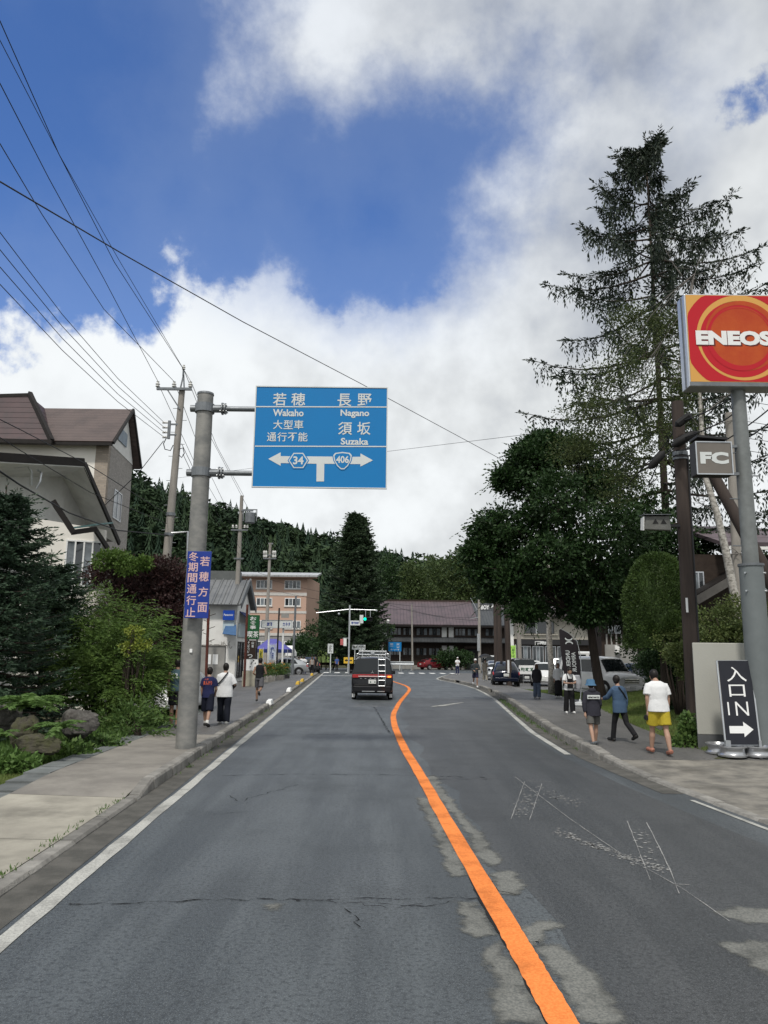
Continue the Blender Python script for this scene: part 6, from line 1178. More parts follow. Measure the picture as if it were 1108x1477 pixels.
for i, (y0, y1, x1) in enumerate(((600, 520, 1130), (625, 545, 1130), (640, 590, 1130), (648, 612, 1130))): wire(['highest', 'second', 'third', 'lowest'][i] + ' black cable from the wooden pole towards the fuel sign', [(975, y0 + 10, 18.7), (1050, (y0 + y1) / 2 + 18, 17.4), (x1, y1 - 18, 16.0)], .016, .05, 'cables at the wooden pole')
for i, y in enumerate((575, 604, 628, 646)): wire(['highest', 'second', 'third', 'lowest'][i] + ' thin line right of the fuel-sign post against the sky', [(1053, y, 25), (1140, y + 14, 24)], .010, 0, 'lines at the right edge')
wire('drop cable hanging left from the wooden pole', [(978, 640, 18.8), (950, 668, 18.6), (935, 700, 18.6), (948, 690, 18.6)], .014, 0, 'cables at the wooden pole'); wire('cable from the wooden pole into the big tree', [(975, 618, 18.9), (930, 670, 22), (880, 720, 28)], .014, .1, 'cables at the wooden pole')
# ================================================================ smaller street furniture
def post(b, x, y, z0, z1, r=.03): b.tube([(x, y, z0), (x, y, z1)], r, 8)
M_DGREEN = mat('dark green sign', (.012, .085, .03), .5); M_BROWN = mat('brown board', (.03, .018, .014), .7, var=.4)
def vtext(chars, x, z0, z1, w_): 
    n = len(chars); h = (z0 - z1) / n; return [(c, (x, z0 - h * (i + .5)), w_, h * .84, .01) for i, c in enumerate(chars)]
# green restaurant sign with brown board below
y_ = 48; a, b_ = at(357, 887, y_), at(373, 922, y_); cxg = (a.x + b_.x) / 2
GS = root('restaurant_sign', 'tall green sign with white characters over a brown board by the shop', 'sign', (cxg, y_, .05)); part('green_panel', GS, M_DGREEN, lambda b: b.bx(a.x, b_.x, y_, y_ + .2, b_.z, a.z), bevel=.01); hG = a.z - b_.z; wG = b_.x - a.x
lettering(GS, M_WHITE, vtext('お食事', 0, hG * .95, hG * .40, wG * .52) + vtext('喫', -wG * .22, hG * .36, hG * .04, wG * .44) + vtext('茶', wG * .26, hG * .36, hG * .04, wG * .44), Vector((cxg, y_, b_.z)), X1)
c2, d2 = at(355, 924, y_), at(368, 950, y_); part('brown_panel', GS, M_BROWN, lambda b: b.bx(c2.x, d2.x, y_ + .02, y_ + .15, d2.z, c2.z)); hb = c2.z - d2.z; wb_ = d2.x - c2.x
lettering(GS, M_SWHITE, vtext('そばうど', -wb_ * .22, hb * .97, hb * .30, wb_ * .22) + vtext('山菜', wb_ * .2, hb * .97, hb * .6, wb_ * .25) + [('つ', (-.02, hb * .14), wb_ * .5, hb * .2)], Vector(((c2.x + d2.x) / 2, y_ + .02, d2.z)), X1); part('post', GS, M_DARKM, lambda b: post(b, cxg - .3, y_ + .25, 0, a.z - .1, .05)); part('post', GS, M_DARKM, lambda b: post(b, cxg + .25, y_ + .25, 0, a.z - .1, .05))
# notice board on a stone block
y_ = 46; a, b_ = at(352, 950, y_), at(372, 968, y_); NB = root('notice_board', 'white illustrated notice board standing on a pale stone block', 'sign', ((a.x + b_.x) / 2, y_, .05)); part('board', NB, M_WHITE, lambda b: b.bx(a.x, b_.x, y_ - .05, y_ + .03, b_.z, a.z)); part('block', NB, mat('pale stone', (.40, .38, .31), .9, var=.6, vs=3), lambda b: b.bx(a.x - .05, b_.x + .05, y_ - .1, y_ + .35, 0, b_.z - .01), bevel=.02)
part('frame', NB, M_DARKM, lambda b: [b.bx(a.x - .02, b_.x + .02, y_ - .06, y_ - .052, z, z + .025) for z in (b_.z, a.z - .025)])
rg = random.Random(5); part('picture', NB, M_BLACK, lambda b: [b.prism([(a.x + .06 + qx + dx, y_ - .056, b_.z + .08 + qz + dz) for dx, dz in ((0, 0), (.07, .02), (.08, .07), (.02, .09))], (0, .003, 0)) for qx, qz in [(rg.random() * .62, rg.random() * .5) for _ in range(9)]], kind='stuff')
# posts
for i, (x0, y0, x1, y1, Y, m, r, lab) in enumerate([(352, 995, 357, 872, 45, M_RUST, .07, 'leaning rusty red post beside the notice board'), (299, 950, 301, 880, 43, M_RUST, .08, 'rusty post with climbing stems by the low wall'), (399, 958, 403, 877, 55, M_DARKM, .06, 'thin black post in front of the blue tent')]):
    a, b_ = at(x0, y0, Y), at(x1, y1, Y); pr = root('post', lab, 'post', (a.x, Y, 0)); part('shaft', pr, m, lambda b: b.tube([(a.x, Y, 0), b_], r, 8), smooth=True)
    if i == 2: v = at(411, 887, Y); part('arm', pr, m, lambda b: b.bx(b_.x, v.x, Y - .02, Y + .02, v.z - .02, v.z + .02)); part('plate', pr, M_GREYP, lambda b: b.bx(v.x - .25, v.x + .3, Y - .03, Y - .02 + .05, v.z - .2, v.z + .1))
    if i == 1:
        for k in range(7): z = 2.2 + k * .35; part('stub', pr, M_BARK, lambda b: b.bar((a.x, Y, z), (a.x + (.35 if k % 2 else -.3), Y - .05, z + .12), .03))
# white arch banner sign on two posts
Y = 58; a, b_ = at(378.5, 895, Y), at(421, 905.5, Y); AB = root('arch_sign', 'long white name board on two white posts before the tent', 'sign', ((a.x + b_.x) / 2, Y, .05)); part('board', AB, M_SWHITE, lambda b: b.bx(a.x, b_.x, Y - .1, Y + .1, b_.z, a.z)); part('frame', AB, M_ALU, lambda b: (b.bx(a.x - .04, b_.x + .04, Y - .12, Y + .12, a.z + .003, a.z + .05), b.bx(a.x - .04, b_.x + .04, Y - .12, Y + .12, b_.z - .05, b_.z - .003)))
lettering(AB, M_PURP, [('カネタ', (.72, -.0), .55, .3), ('旅館', (-.55, 0), .4, .28)], Vector(((a.x + b_.x) / 2, Y - .1, (a.z + b_.z) / 2)), X1)
for px in (387.5, 408): x = at(px, 920, Y).x; part('post', AB, M_WHITE, lambda b: post(b, x, Y + .15, 0, b_.z + .2, .07))
# flags
def flag(label, x0, y0, x1, y1, Y, m, chars, mt):
    a, b_ = at(x0, y0, Y), at(x1, y1, Y); R_ = root('banner_flag', label, 'flag', (b_.x + .05, Y, .05), group='upright banner flags'); n = 10; w_ = b_.x - a.x; h = a.z - b_.z
    f = MB(); f.add([(a.x + w_ * i / 4, Y + .04 * math.sin(i * 1.4 + j * .5), b_.z + h * j / n) for j in range(n + 1) for i in range(5)], [(j * 5 + i, j * 5 + i + 1, (j + 1) * 5 + i + 1, (j + 1) * 5 + i) for j in range(n) for i in range(4)]); f.build('cloth', m, R_, world=True, smooth=True, angle=180)
    part('pole', R_, M_WHITE, lambda b: (post(b, b_.x + .04, Y, 0, a.z + .1, .018), b.bar((a.x, Y, a.z + .05), (b_.x + .05, Y, a.z + .05), .02))); part('base', R_, M_GREYP, lambda b: b.lathe([(.2, 0), (.22, .1), (.06, .14), (.04, .2)], 12, (b_.x + .04, Y, .05)))
    if chars: lettering(R_, mt, vtext(chars, w_ / 2, h * .97, h * .05, w_ * .62), Vector((a.x, Y - .06, b_.z)), X1)
flag('bright green banner flag beside the beige shop', 736.5, 931, 744, 949, 76, mat('lime cloth', (.42, .72, .14), .8), '山菜そば', M_DGREEN)
flag('white and blue banner flag in front of the tent', 389, 930, 397, 952, 57, mat('pale cloth', (.50, .56, .68), .8, var=.4), '宿', M_PURP); flag('yellow banner flag at the left side of the tent', 374, 936, 379, 952, 60, mat('yellow cloth', (.62, .52, .08), .8), '氷', M_DGREEN)
# feather banner seen from behind, lettering mirrored
Y = 27.6; fb = G(837, 1018, .13); Y = fb.y; hx_ = lambda px, py: Vector((at(px, py, Y).x, Y, at(px, py, Y).z))
FB = root('feather_banner', 'black feather banner seen from behind with mirrored white lettering', 'banner', (fb.x, Y, .13))
out = [hx_(*p) for p in ((838.5, 980), (836.5, 958), (834.5, 940), (831, 928), (825, 918), (817, 911), (808, 907.5), (806.5, 909), (807.5, 925), (810, 945), (812.5, 965), (814, 972))]
part('cloth', FB, mat('black banner cloth', (.022, .018, .022), .75, var=.3), lambda b: b.prism(out, (0, .012, 0))); part('pole', FB, M_ALU, lambda b: b.tube([(fb.x, Y, .15), hx_(838.5, 980) + Vector((.02, 0, 0)), hx_(836, 945) + Vector((.03, 0, 0)), hx_(831.5, 926) + Vector((.03, 0, .02)), hx_(825, 916), hx_(808, 906)], [.022, .02, .016, .012, .01, .008], 8)); part('base', FB, M_WHITE, lambda b: b.lathe([(.20, 0), (.23, .03), (.22, .12), (.05, .16), (.03, .25)], 18, (fb.x, Y, .13)), smooth=True)
Uf = Vector((1, 0, 0)); tx = MB()
for t, px, py, w_, h_ in (('UNDER', 819.5, 950, .16, .62), ('ARMOUR', 828, 955, .16, .76)): v = hx_(px, py); text(tx, t, (0, 0), w_, h_, bold=.02, rot=-pi / 2, mirror=True, O=v - Vector((0, .006, 0)), U=(hx_(px + 1, py) - hx_(px, py)).normalized(), V=(hx_(px - .8, py - 10) - hx_(px, py)).normalized())
tx.build('lettering', M_SWHITE, FB, world=True); lc = hx_(820.5, 924.5)
def arc(c, r0, r1, a0, a1, n=14): A_ = [(c.x + r0 * math.cos(a0 + (a1 - a0) * i / n), Y - .006, c.z + r0 * .8 * math.sin(a0 + (a1 - a0) * i / n)) for i in range(n + 1)]; B_ = [(c.x + r1 * math.cos(a0 + (a1 - a0) * i / n) * (1 - .25 * abs(i / n - .5)), Y - .006, c.z + r1 * .8 * math.sin(a0 + (a1 - a0) * i / n)) for i in range(n + 1)]; return A_, B_
part('emblem', FB, M_SWHITE, lambda b: (b.ribbon(*arc(lc + Vector((0, 0, .16)), .13, .19, pi + .35, 2 * pi - .35)), b.ribbon(*arc(lc + Vector((.01, 0, -.16)), .13, .19, .35, pi - .35))))
# tents
for (x0, x1, yt, ye, Y, m, lab) in ((368, 416, 921, 936, 66, mat('violet blue canvas', (.10, .10, .34), .7, var=.3), 'violet-blue event tent with a navy valance'), (411, 423, 931, 941, 70, M_PLAST, 'small white event tent behind the violet-blue one')):
    a, b_ = at(x0, ye, Y), at(x1, ye, Y); zt_ = at((x0 + x1) / 2, yt, Y).z; TN = root('event_tent', lab, 'tent', ((a.x + b_.x) / 2, Y + 1.4, .05), group='event tents'); cxt = (a.x + b_.x) / 2; ze_ = a.z
    part('canopy', TN, m, lambda b: b.add([(a.x, Y, ze_), (b_.x, Y, ze_), (b_.x, Y + 2.8, ze_), (a.x, Y + 2.8, ze_), (cxt - .5, Y + 1.4, zt_), (cxt + .2, Y + 1.4, zt_)], [(0, 1, 5, 4), (1, 2, 5), (2, 3, 4, 5), (3, 0, 4)])); part('valance', TN, M_NAVY if x0 == 368 else m, lambda b: (b.bx(a.x, b_.x, Y - .01, Y + .01, ze_ - .3, ze_), b.bx(b_.x - .01, b_.x + .01, Y, Y + 2.8, ze_ - .3, ze_)))
    for xx in (a.x + .05, b_.x - .05):
        for dy in (0, 2.8): part('leg', TN, M_ALU, lambda b: post(b, xx, Y + dy, 0, ze_, .03))
# planters with orange flowers
for i, (px, py, Y) in enumerate(((388, 966, 53), (400, 966, 55), (408, 962, 58))):
    v = at(px, py, Y); R_ = root('flower_planter', ['flower planter with orange blooms nearest the notice board', 'flower planter with orange blooms, middle one', 'dark flower planter farthest along the pavement'][i], 'planter', (v.x, Y, .05), group='flower planters'); part('box', R_, M_KERB if i < 2 else M_DARKM, lambda b: b.bx(v.x - .5, v.x + .5, Y - .3, Y + .3, .03, .45), bevel=.03)
    fm = FM(130 + i); g = fm.g; c = np.stack([g.uniform(-.5, .5, 130), g.uniform(-.35, .35, 130), g.uniform(.4, 1.15, 130)], 1); fm.cluster(c, .12, 8, .14, .05); fm.build('leaves', L_WEED, R_); fm = FM(140 + i); c = np.stack([g.uniform(-.5, .5, 16), g.uniform(-.4, .1, 16), g.uniform(.6, 1.25, 16)], 1); fm.cluster(c, .04, 8, .09, .06); fm.build('blooms', leaf_mat('orange petals', (.55, .13, .02), (.62, .30, .03)), R_)
# traffic signal
Y = 79; a = at(503, 960, Y); t_ = at(503.5, 873, Y); TS = root('traffic_signal', 'traffic signal with a green light on an arm at the crossing', 'traffic light', (a.x, Y, 0)); part('pole', TS, M_ALU, lambda b: post(b, a.x, Y, -.05, t_.z, .09)); e0_, e1_ = at(456, 884, Y), at(543, 880, Y); part('arm', TS, M_ALU, lambda b: b.tube([e0_, at(503, 879, Y), e1_], .05, 8)); part('drop_lamp', TS, M_ALU, lambda b: b.ball((at(489, 884, Y).x, Y, at(489, 884, Y).z - .1), .12)); part('drop_lamp', TS, M_ALU, lambda b: b.ball((e1_.x, Y, e1_.z - .05), .11))
h0, h1 = at(524.5, 890, Y), at(537, 896, Y); hd = part('signal_head', TS, M_DARKM, lambda b: b.bx(h0.x, h1.x, Y - .2, Y, h1.z, h0.z), bevel=.04); part('hanger', TS, M_ALU, lambda b: (post(b, h0.x + .2, Y - .05, h0.z, e1_.z, .03), post(b, h1.x - .2, Y - .05, h0.z, e1_.z, .03)))
for k in range(3):
    xx = h0.x + (h1.x - h0.x) * (.17 + .33 * k); zc_ = (h0.z + h1.z) / 2; L_ = MB().lathe([(.15, 0), (.15, .02), (.1, .05), (.01, .06)], 14, (xx, Y - .2, zc_), 'Y'); L_.v = [(x, 2 * (Y - .2) - y, z) for x, y, z in L_.v]; part('lens', TS, mat('green signal light', (.0, .75, .42), .3, emit=2.2) if k == 0 else M_BLACK, lambda b: b.add(L_.v, L_.f)); part('visor', TS, M_DARKM, lambda b: b.ribbon([(xx + .17 * math.cos(q), Y - .2, zc_ + .17 * math.sin(q)) for q in [pi * i / 8 for i in range(9)]], [(xx + .17 * math.cos(q), Y - .42, zc_ + .17 * math.sin(q)) for q in [pi * i / 8 for i in range(9)]]))
for x0, y0, x1, y1, nm in ((505, 895, 519.5, 902, 'name_plate'), (519, 887, 524, 899, 'side_plate')): u, v = at(x0, y0, Y - .3), at(x1, y1, Y - .3); part(nm, TS, M_SWHITE, lambda b: b.bx(u.x, v.x, Y - .32, Y - .28, v.z, u.z))
u, v = at(505, 895, Y - .3), at(519.5, 902, Y - .3); lettering(TS, M_PURP, [('菅平高原', (0, 0), .75, .25)], Vector(((u.x + v.x) / 2, Y - .32, (u.z + v.z) / 2)), X1)
u, v = at(491.5, 921, Y), at(500, 932, Y); part('walk_signal', TS, M_PLAST, lambda b: b.bx(u.x + .3, v.x, Y - .2, Y + .1, v.z, u.z), bevel=.03); part('walk_lens', TS, mat('dull red lens', (.45, .12, .12), .4), lambda b: b.bx(u.x - .02, u.x + .28, Y - .2, Y + .1, v.z + .1, u.z - .05), bevel=.02); part('walk_bracket', TS, M_ALU, lambda b: b.bar((u.x + .2, Y, u.z + .05), (a.x, Y, u.z + .05), .06))
# road-side plates near the crossing
def plate(name, label, x0, y0, x1, y1, Y, m, posts, extra=None, zfoot=0):
    u, v = at(x0, y0, Y), at(x1, y1, Y); R_ = root(name, label, 'sign', ((u.x + v.x) / 2, Y, zfoot), group=None); part('panel', R_, m, lambda b: b.bx(u.x, v.x, Y, Y + .04, v.z, u.z))
    for px in posts: x = at(px, y1, Y).x; part('post', R_, M_SWHITE, lambda b: post(b, x, Y + .08, zfoot, u.z - .05, .05))
    if extra: extra(R_, u, v)
    return R_
plate('stop_board', 'small white board with black symbol on a post left of the signal', 473, 928.5, 480.5, 942.5, 81, M_SWHITE, (477,), lambda R_, u, v: lettering(R_, M_BLACK, [('止', (0, .2), .3, .38), ('れ', (0, -.2), .28, .34)], Vector(((u.x + v.x) / 2, 81, (u.z + v.z) / 2)), X1))
plate('direction_board', 'blue direction board on two white posts in front of the inn', 560.5, 926, 579, 939.5, 97, M_SBLUE, (562.5, 577), lambda R_, u, v: lettering(R_, M_SWHITE, [('若穂', (-.4, .3), .4, .18), ('Wakaho', (-.4, .08), .4, .1), ('長野', (.4, .3), .4, .18), ('Nagano', (.4, .08), .4, .1), ('須坂', (.4, -.1), .4, .14), ('←┬→', (0, -.38), 1.1, .24)], Vector(((u.x + v.x) / 2, 97, (u.z + v.z) / 2)), X1))
plate('arrow_board', 'yellow board with a black arrow pointing left beyond the van', 496, 948, 509.5, 957, 84, mat('yellow board', (.60, .38, .04), .5), (502,), lambda R_, u, v: part('arrow', R_, M_BLACK, lambda b: b.prism([((u.x + v.x) / 2 + x, 83.99, (u.z + v.z) / 2 + z) for x, z in ((-.42, 0), (-.2, .17), (-.2, .06), (.38, .06), (.38, -.06), (-.2, -.06), (-.2, -.17))], (0, .004, 0))))
plate('notice_plates', 'pair of small white notices above the black van', 508, 930, 527, 937, 90, M_SWHITE, (512, 523), lambda R_, u, v: lettering(R_, M_TIMB, [('菅平', (-.4, 0), .5, .3), ('観光案内', (.35, 0), .7, .3)], Vector(((u.x + v.x) / 2, 90, (u.z + v.z) / 2)), X1))
# guard rail
Y = 96; u, v = at(548, 953.5, Y), at(597, 959.5, Y); GR = root('guard_rail', 'silver guard rail in front of the inn', 'guard rail', ((u.x + v.x) / 2, Y, 0)); prof = [(0, 0), (.05, .05), (.05, .12), (0, .18), (0, .24), (.05, .30), (.05, .37), (0, .42)]
part('beam', GR, M_ALU, lambda b: b.ribbon([(u.x, Y - d, v.z + z) for d, z in prof], [(v.x, Y - d, v.z + z) for d, z in prof]), smooth=True)
for k in range(4): x = u.x + .3 + (v.x - u.x - .6) * k / 3; part('post', GR, M_ALU, lambda b: post(b, x, Y + .08, -.05, u.z - .02, .06))
LP = at(559, 962, 101); lt = at(559, 899, 101); SL = root('garden_lamp', 'black lamp post with a white lantern before the inn', 'street lamp', (LP.x, 101, 0)); part('post', SL, M_DARKM, lambda b: post(b, LP.x, 101, 0, lt.z, .06)); part('lantern', SL, M_PLAST, lambda b: b.lathe([(.12, 0), (.2, .25), (.25, .3), (.05, .5)], 10, (LP.x, 101, lt.z)))
# ================================================================ vehicles
def paint(name, col, rough=.25, metal=.2): return mat(name, col, rough, metal, coat=.35, var=.12, vs=2)
M_TYRE = mat('tyre rubber', (.02, .02, .021), .8, var=.4); M_ALLOY = mat('car alloy', (.35, .36, .37), .3, .8); M_CGLASS = mat('car glass', (.010, .013, .015), .05, spec=.45); M_TAIL = mat('tail lamp red', (.36, .012, .015), .15, spec=.8); M_TAILW = mat('pale lamp strip', (.62, .42, .42), .2); M_HEAD = mat('headlamp', (.55, .57, .6), .1, .3); M_PLATE = mat('licence plate', (.62, .63, .62), .5); M_PTEXT = mat('plate green', (.02, .09, .05), .5); M_TRIM = mat('black trim', (.015, .015, .016), .5); M_CHROME = mat('chrome', (.6, .61, .62), .12, 1.0)
class Car:
    """body lofted from stations (y, z_bottom, z_belt, z_roof, half widths at sill, belt, roof); local +Y is forward"""
    def __init__(s, name, label, loc, rz, stations, col, cat='car', group='vehicles', wheel_r=.32, axles=None, arch=True):
        s.st = stations; s.R = root(name, label, cat, loc, rz, group); n = len(stations)
        s.sec = [s.section(*q) for q in stations]; K = len(s.sec[0]); mb = MB()
        vs = []
        for q in s.sec: vs += [(x, y, z) for x, y, z in q] + [(-x, y, z) for x, y, z in reversed(q[:-1])]
        m = 2 * K - 1; fs = [(i * m + j, i * m + j + 1, (i + 1) * m + j + 1, (i + 1) * m + j) for i in range(n - 1) for j in range(m - 1)]
        fs += [(i * m, (i + 1) * m, (i + 1) * m + m - 1, i * m + m - 1) for i in range(n - 1)] + [tuple(range(m))[::-1], tuple(range((n - 1) * m, n * m))]
        mb.add(vs, fs); s.body = mb.build('body', col, s.R, smooth=True, angle=32, bevel=.02); s.col = col
        ax = axles or (stations[0][0] + .85, stations[-1][0] - .85)
        for y in ax:
            for sd in (-1, 1):
                hwid = s.half(y) + .01; w_ = MB().lathe([(wheel_r * .62, -.10), (wheel_r * .97, -.10), (wheel_r, -.06), (wheel_r, .07), (wheel_r * .95, .10), (wheel_r * .66, .105), (wheel_r * .62, .06)], 24, (0, 0, 0), 'X').build('wheel', M_TYRE, s.R, smooth=True, angle=40, loc=(sd * (hwid - .10), y, wheel_r)); w_.rotation_euler.z = 0 if sd > 0 else pi
                r_ = MB().lathe([(.02, .115), (wheel_r * .2, .112), (wheel_r * .6, .085), (wheel_r * .66, .108), (wheel_r * .6, .06)], 20, (0, 0, 0), 'X').build('rim', M_ALLOY, w_, smooth=True)
                ar = MB(); A_ = [(sd * (hwid + .004), y + (wheel_r + .09) * math.cos(t), max(.16, wheel_r + (wheel_r + .09) * math.sin(t))) for t in [pi * i / 14 for i in range(15)]]; B_ = [(sd * (hwid + .004), y + (wheel_r - .05) * math.cos(t), max(.16, wheel_r + (wheel_r - .05) * math.sin(t))) for t in [pi * i / 14 for i in range(15)]]; ar.ribbon(A_, B_); ar.build('wheel_arch', M_TRIM, s.R)
    def section(s, y, zb, zl, zr, hb, hl, hr):
        return [Vector(p) for p in ((hb * .92, y, zb), (hb, y, zb + .10), (max(hb, hl) + .01, y, zb + (zl - zb) * .6), (hl, y, zl), (hr + .02, y, zr - .07), (hr - .09, y, zr), (0, y, zr + .02))]
    def half(s, y):
        for a, b in zip(s.st, s.st[1:]):
            if a[0] <= y <= b[0]: t = (y - a[0]) / (b[0] - a[0]); return max(a[4] + (b[4] - a[4]) * t, a[5] + (b[5] - a[5]) * t) + .0
        return s.st[0][4]
    def S(s, u, v, side=1):
        i = min(int(u), len(s.sec) - 2); j = min(int(v), 5); fu, fv = u - i, v - j
        a = s.sec[i][j].lerp(s.sec[i][j + 1], fv); b = s.sec[i + 1][j].lerp(s.sec[i + 1][j + 1], fv); p = a.lerp(b, fu); return Vector((p.x * side, p.y, p.z))
    def patch(s, name, m, u0, u1, v0, v1, side=1, lift=.012, nu=4, nv=2, trap=(0, 0)):
        """panel lying on the body skin; trap shifts the upper corners along u"""
        P = []
        for j in range(nv + 1):
            for i in range(nu + 1):
                f = j / nv; a, b = u0 + trap[0] * f, u1 + trap[1] * f; u = a + (b - a) * i / nu; v = v0 + (v1 - v0) * f; e = 1e-2
                p = s.S(u, v, side); du = s.S(min(u + e, len(s.sec) - 1.001), v, side) - s.S(max(u - e, 0), v, side); dv = s.S(u, min(v + e, 5.999), side) - s.S(u, max(v - e, 0), side); n_ = du.cross(dv)
                if n_.length < 1e-9: n_ = Vector((side, 0, .2))
                n_.normalize(); c = Vector((0, p.y, .8)); n_ = n_ if n_.dot(p - c) > 0 else -n_; P.append(p + n_ * lift)
        mb = MB(); mb.add(P, [(j * (nu + 1) + i, j * (nu + 1) + i + 1, (j + 1) * (nu + 1) + i + 1, (j + 1) * (nu + 1) + i) for j in range(nv) for i in range(nu)]); return mb.build(name, m, s.R, smooth=True, angle=60)
    def across(s, name, m, u0, u1, v0=4.15, lift=.012, inset=0):   # panel over the full width of the top skin: windscreen, rear window
        vv = [v0 + (6 - v0) * i / 4 for i in range(5)]; P = []; uu = [u0 + (u1 - u0) * i / 3 for i in range(4)]
        for u in uu:
            row = [s.S(u, v) for v in vv]; t = (s.S(min(u + .05, len(s.sec) - 1.001), 5.5) - s.S(max(u - .05, 0), 5.5)); n_ = Vector((0, -t.z, t.y)).normalized(); n_ = n_ if n_.z > 0 else -n_
            P += [p + n_ * lift for p in row] + [Vector((-p.x, p.y, p.z)) + n_ * lift for p in reversed(row[:-1])]
        mb = MB(); mb.add(P, [(j * 9 + i, j * 9 + i + 1, (j + 1) * 9 + i + 1, (j + 1) * 9 + i) for j in range(3) for i in range(8)]); return mb.build(name, m, s.R, smooth=True, angle=60)
    def box(s, name, m, x0, x1, y0, y1, z0, z1, both=False, bevel=.01):
        for sd in ((1, -1) if both else (1,)): MB().bx(min(sd * x0, sd * x1), max(sd * x0, sd * x1), y0, y1, z0, z1).build(name, m, s.R, bevel=bevel)
    def plate(s, y, z, rear=True, txt=None):
        d = -1 if rear else 1; p = MB().bx(-.165, .165, y - .012, y + .012, z - .085, z + .085).build('licence_plate', M_PLATE, s.R)
        tx = MB()
        U_ = Vector((1 if rear else -1, 0, 0)); O_ = Vector((0, y + d * .014, z)); text(tx, '· · · ·' if txt is None else txt, (.02, -.02), .24, .07, O=O_, U=U_, V=ZV)
        tx.build('number', M_PTEXT, p)
    def mirrors(s, y, z, x): s.box('mirror', s.col, x, x + .18, y - .06, y + .08, z - .08, z + .09, True, .03)

# ---- black van ahead: boxy, ladder on the tailgate, rack on the roof
vy = G(536, 1010).y; vx = (G(505, 1010).x + G(566, 1010).x) / 2; VB = paint('black van paint', (.007, .007, .009), .22, 0)
V = Car('van', 'black van with a roof rack and a rear ladder driving ahead', (vx, vy + 2.3, .0), math.radians(.8), [(-2.36, .34, .98, 1.02, .80, .86, .84), (-2.33, .32, 1.02, 1.12, .87, .90, .86), (-2.12, .30, 1.06, 1.78, .89, .90, .74), (-1.9, .28, 1.06, 1.84, .89, .90, .73), (0, .26, 1.06, 1.88, .89, .90, .74), (1.0, .26, 1.04, 1.80, .89, .90, .72), (1.75, .28, 1.0, 1.12, .88, .88, .78), (2.25, .30, .85, .98, .84, .84, .70), (2.38, .36, .70, .80, .70, .70, .60)], VB, 'van', None, .36, (-1.45, 1.45))
V.across('rear_window', M_CGLASS, 1.10, 1.92, 4.10); V.across('windscreen', M_CGLASS, 5.1, 5.9)
for sd in (1, -1):
    V.patch('side_window', M_CGLASS, 2.25, 3.42, 3.15, 3.9, sd); V.patch('side_window', M_CGLASS, 3.46, 4.15, 3.15, 3.9, sd); V.patch('side_window', M_CGLASS, 4.2, 5.5, 3.15, 3.9, sd, trap=(0, -.4))
    V.box('tail_light', M_TAIL, sd * .60, sd * .87, -2.42, -2.30, .96, 1.10); V.box('mud_flap', M_WHITE, sd * .76, sd * .89, -1.98, -1.95, .10, .26)
V.box('light_strip', M_TAIL, -.62, .62, -2.42, -2.32, 1.055, 1.105); V.box('light_strip', M_TAILW, -.62, .62, -2.425, -2.32, .995, 1.045); V.box('indicator', mat('lit indicator', (.95, .32, .04), .3, emit=1.3), .66, .82, -2.435, -2.4, .98, 1.05)
V.box('bumper', VB, -.84, .84, -2.46, -2.2, .34, .62, bevel=.05); V.box('tailgate_trim', M_TRIM, -.80, .80, -2.40, -2.3, .62, .68); V.box('skid_bar', M_CHROME, -.45, .12, -2.47, -2.44, .36, .40); V.box('skid_bar', M_CHROME, .22, .55, -2.47, -2.44, .36, .40)
V.plate(-2.43, .80, True, '12-34' if False else '· ·'); V.mirrors(1.15, 1.12, .93)
t_ = MB()
for i, x in enumerate((-.5, -.3, -.08, .12, .5)): t_.bx(x - .035, x + .035, -2.43, -2.405, .915, .945)
t_.build('badge_letters', M_CHROME, V.R, kind='stuff')
for a in (0, 2 * pi / 3, 4 * pi / 3): MB().prism([(0 + .0, -2.40, 1.20), (.035 * math.sin(a - .5) , -2.40, 1.20 + .045 * math.cos(a - .5)), (.08 * math.sin(a), -2.40, 1.20 + .08 * math.cos(a)), (.035 * math.sin(a + .5), -2.40, 1.20 + .045 * math.cos(a + .5))], (0, -.012, 0)).build('emblem', M_CHROME, V.R)
MB().bar((-.1, -2.31, 1.22), (.28, -2.28, 1.30), .02).build('wiper', M_TRIM, V.R)
ld = MB(); lx0, lx1 = .26, .56; pts = lambda x: [(x, -2.50, .62), (x, -2.52, 1.05), (x, -2.46, 1.15), (x, -2.26, 1.80), (x, -2.1, 1.93)]
for x in (lx0, lx1): MB().tube(pts(x), .016, 6).build('ladder_rail', M_ALU, V.R, smooth=True)
for y, z in ((-2.50, .62), (-2.51, .86), (-2.52, 1.02), (-2.43, 1.25), (-2.355, 1.50), (-2.275, 1.75)): MB().tube([(lx0, y, z), (lx1, y, z)], .015, 6).build('ladder_rung', M_ALU, V.R, smooth=True)
for y in (-1.9, -1.1, -.3, .5): MB().tube([(-.72, y, 1.86), (-.70, y, 1.99), (.70, y, 1.99), (.72, y, 1.86)], .025, 6).build('rack_bar', M_ALU, V.R, smooth=True)
for x in (-.62, .62): MB().bx(x - .03, x + .03, -2.0, .7, 2.0, 2.05).build('rack_rail', M_ALU, V.R, bevel=.01)
MB().bx(-.62, .62, -2.02, -1.96, 2.06, 2.13).build('rack_rail', M_ALU, V.R, bevel=.01); MB().bx(-.62, .62, -2.02, -1.96, 1.93, 1.975).build('rack_rail', M_ALU, V.R, bevel=.01); MB().bx(-.08, .08, -2.04, -1.95, 1.98, 2.055).build('rack_plate', M_ALU, V.R)
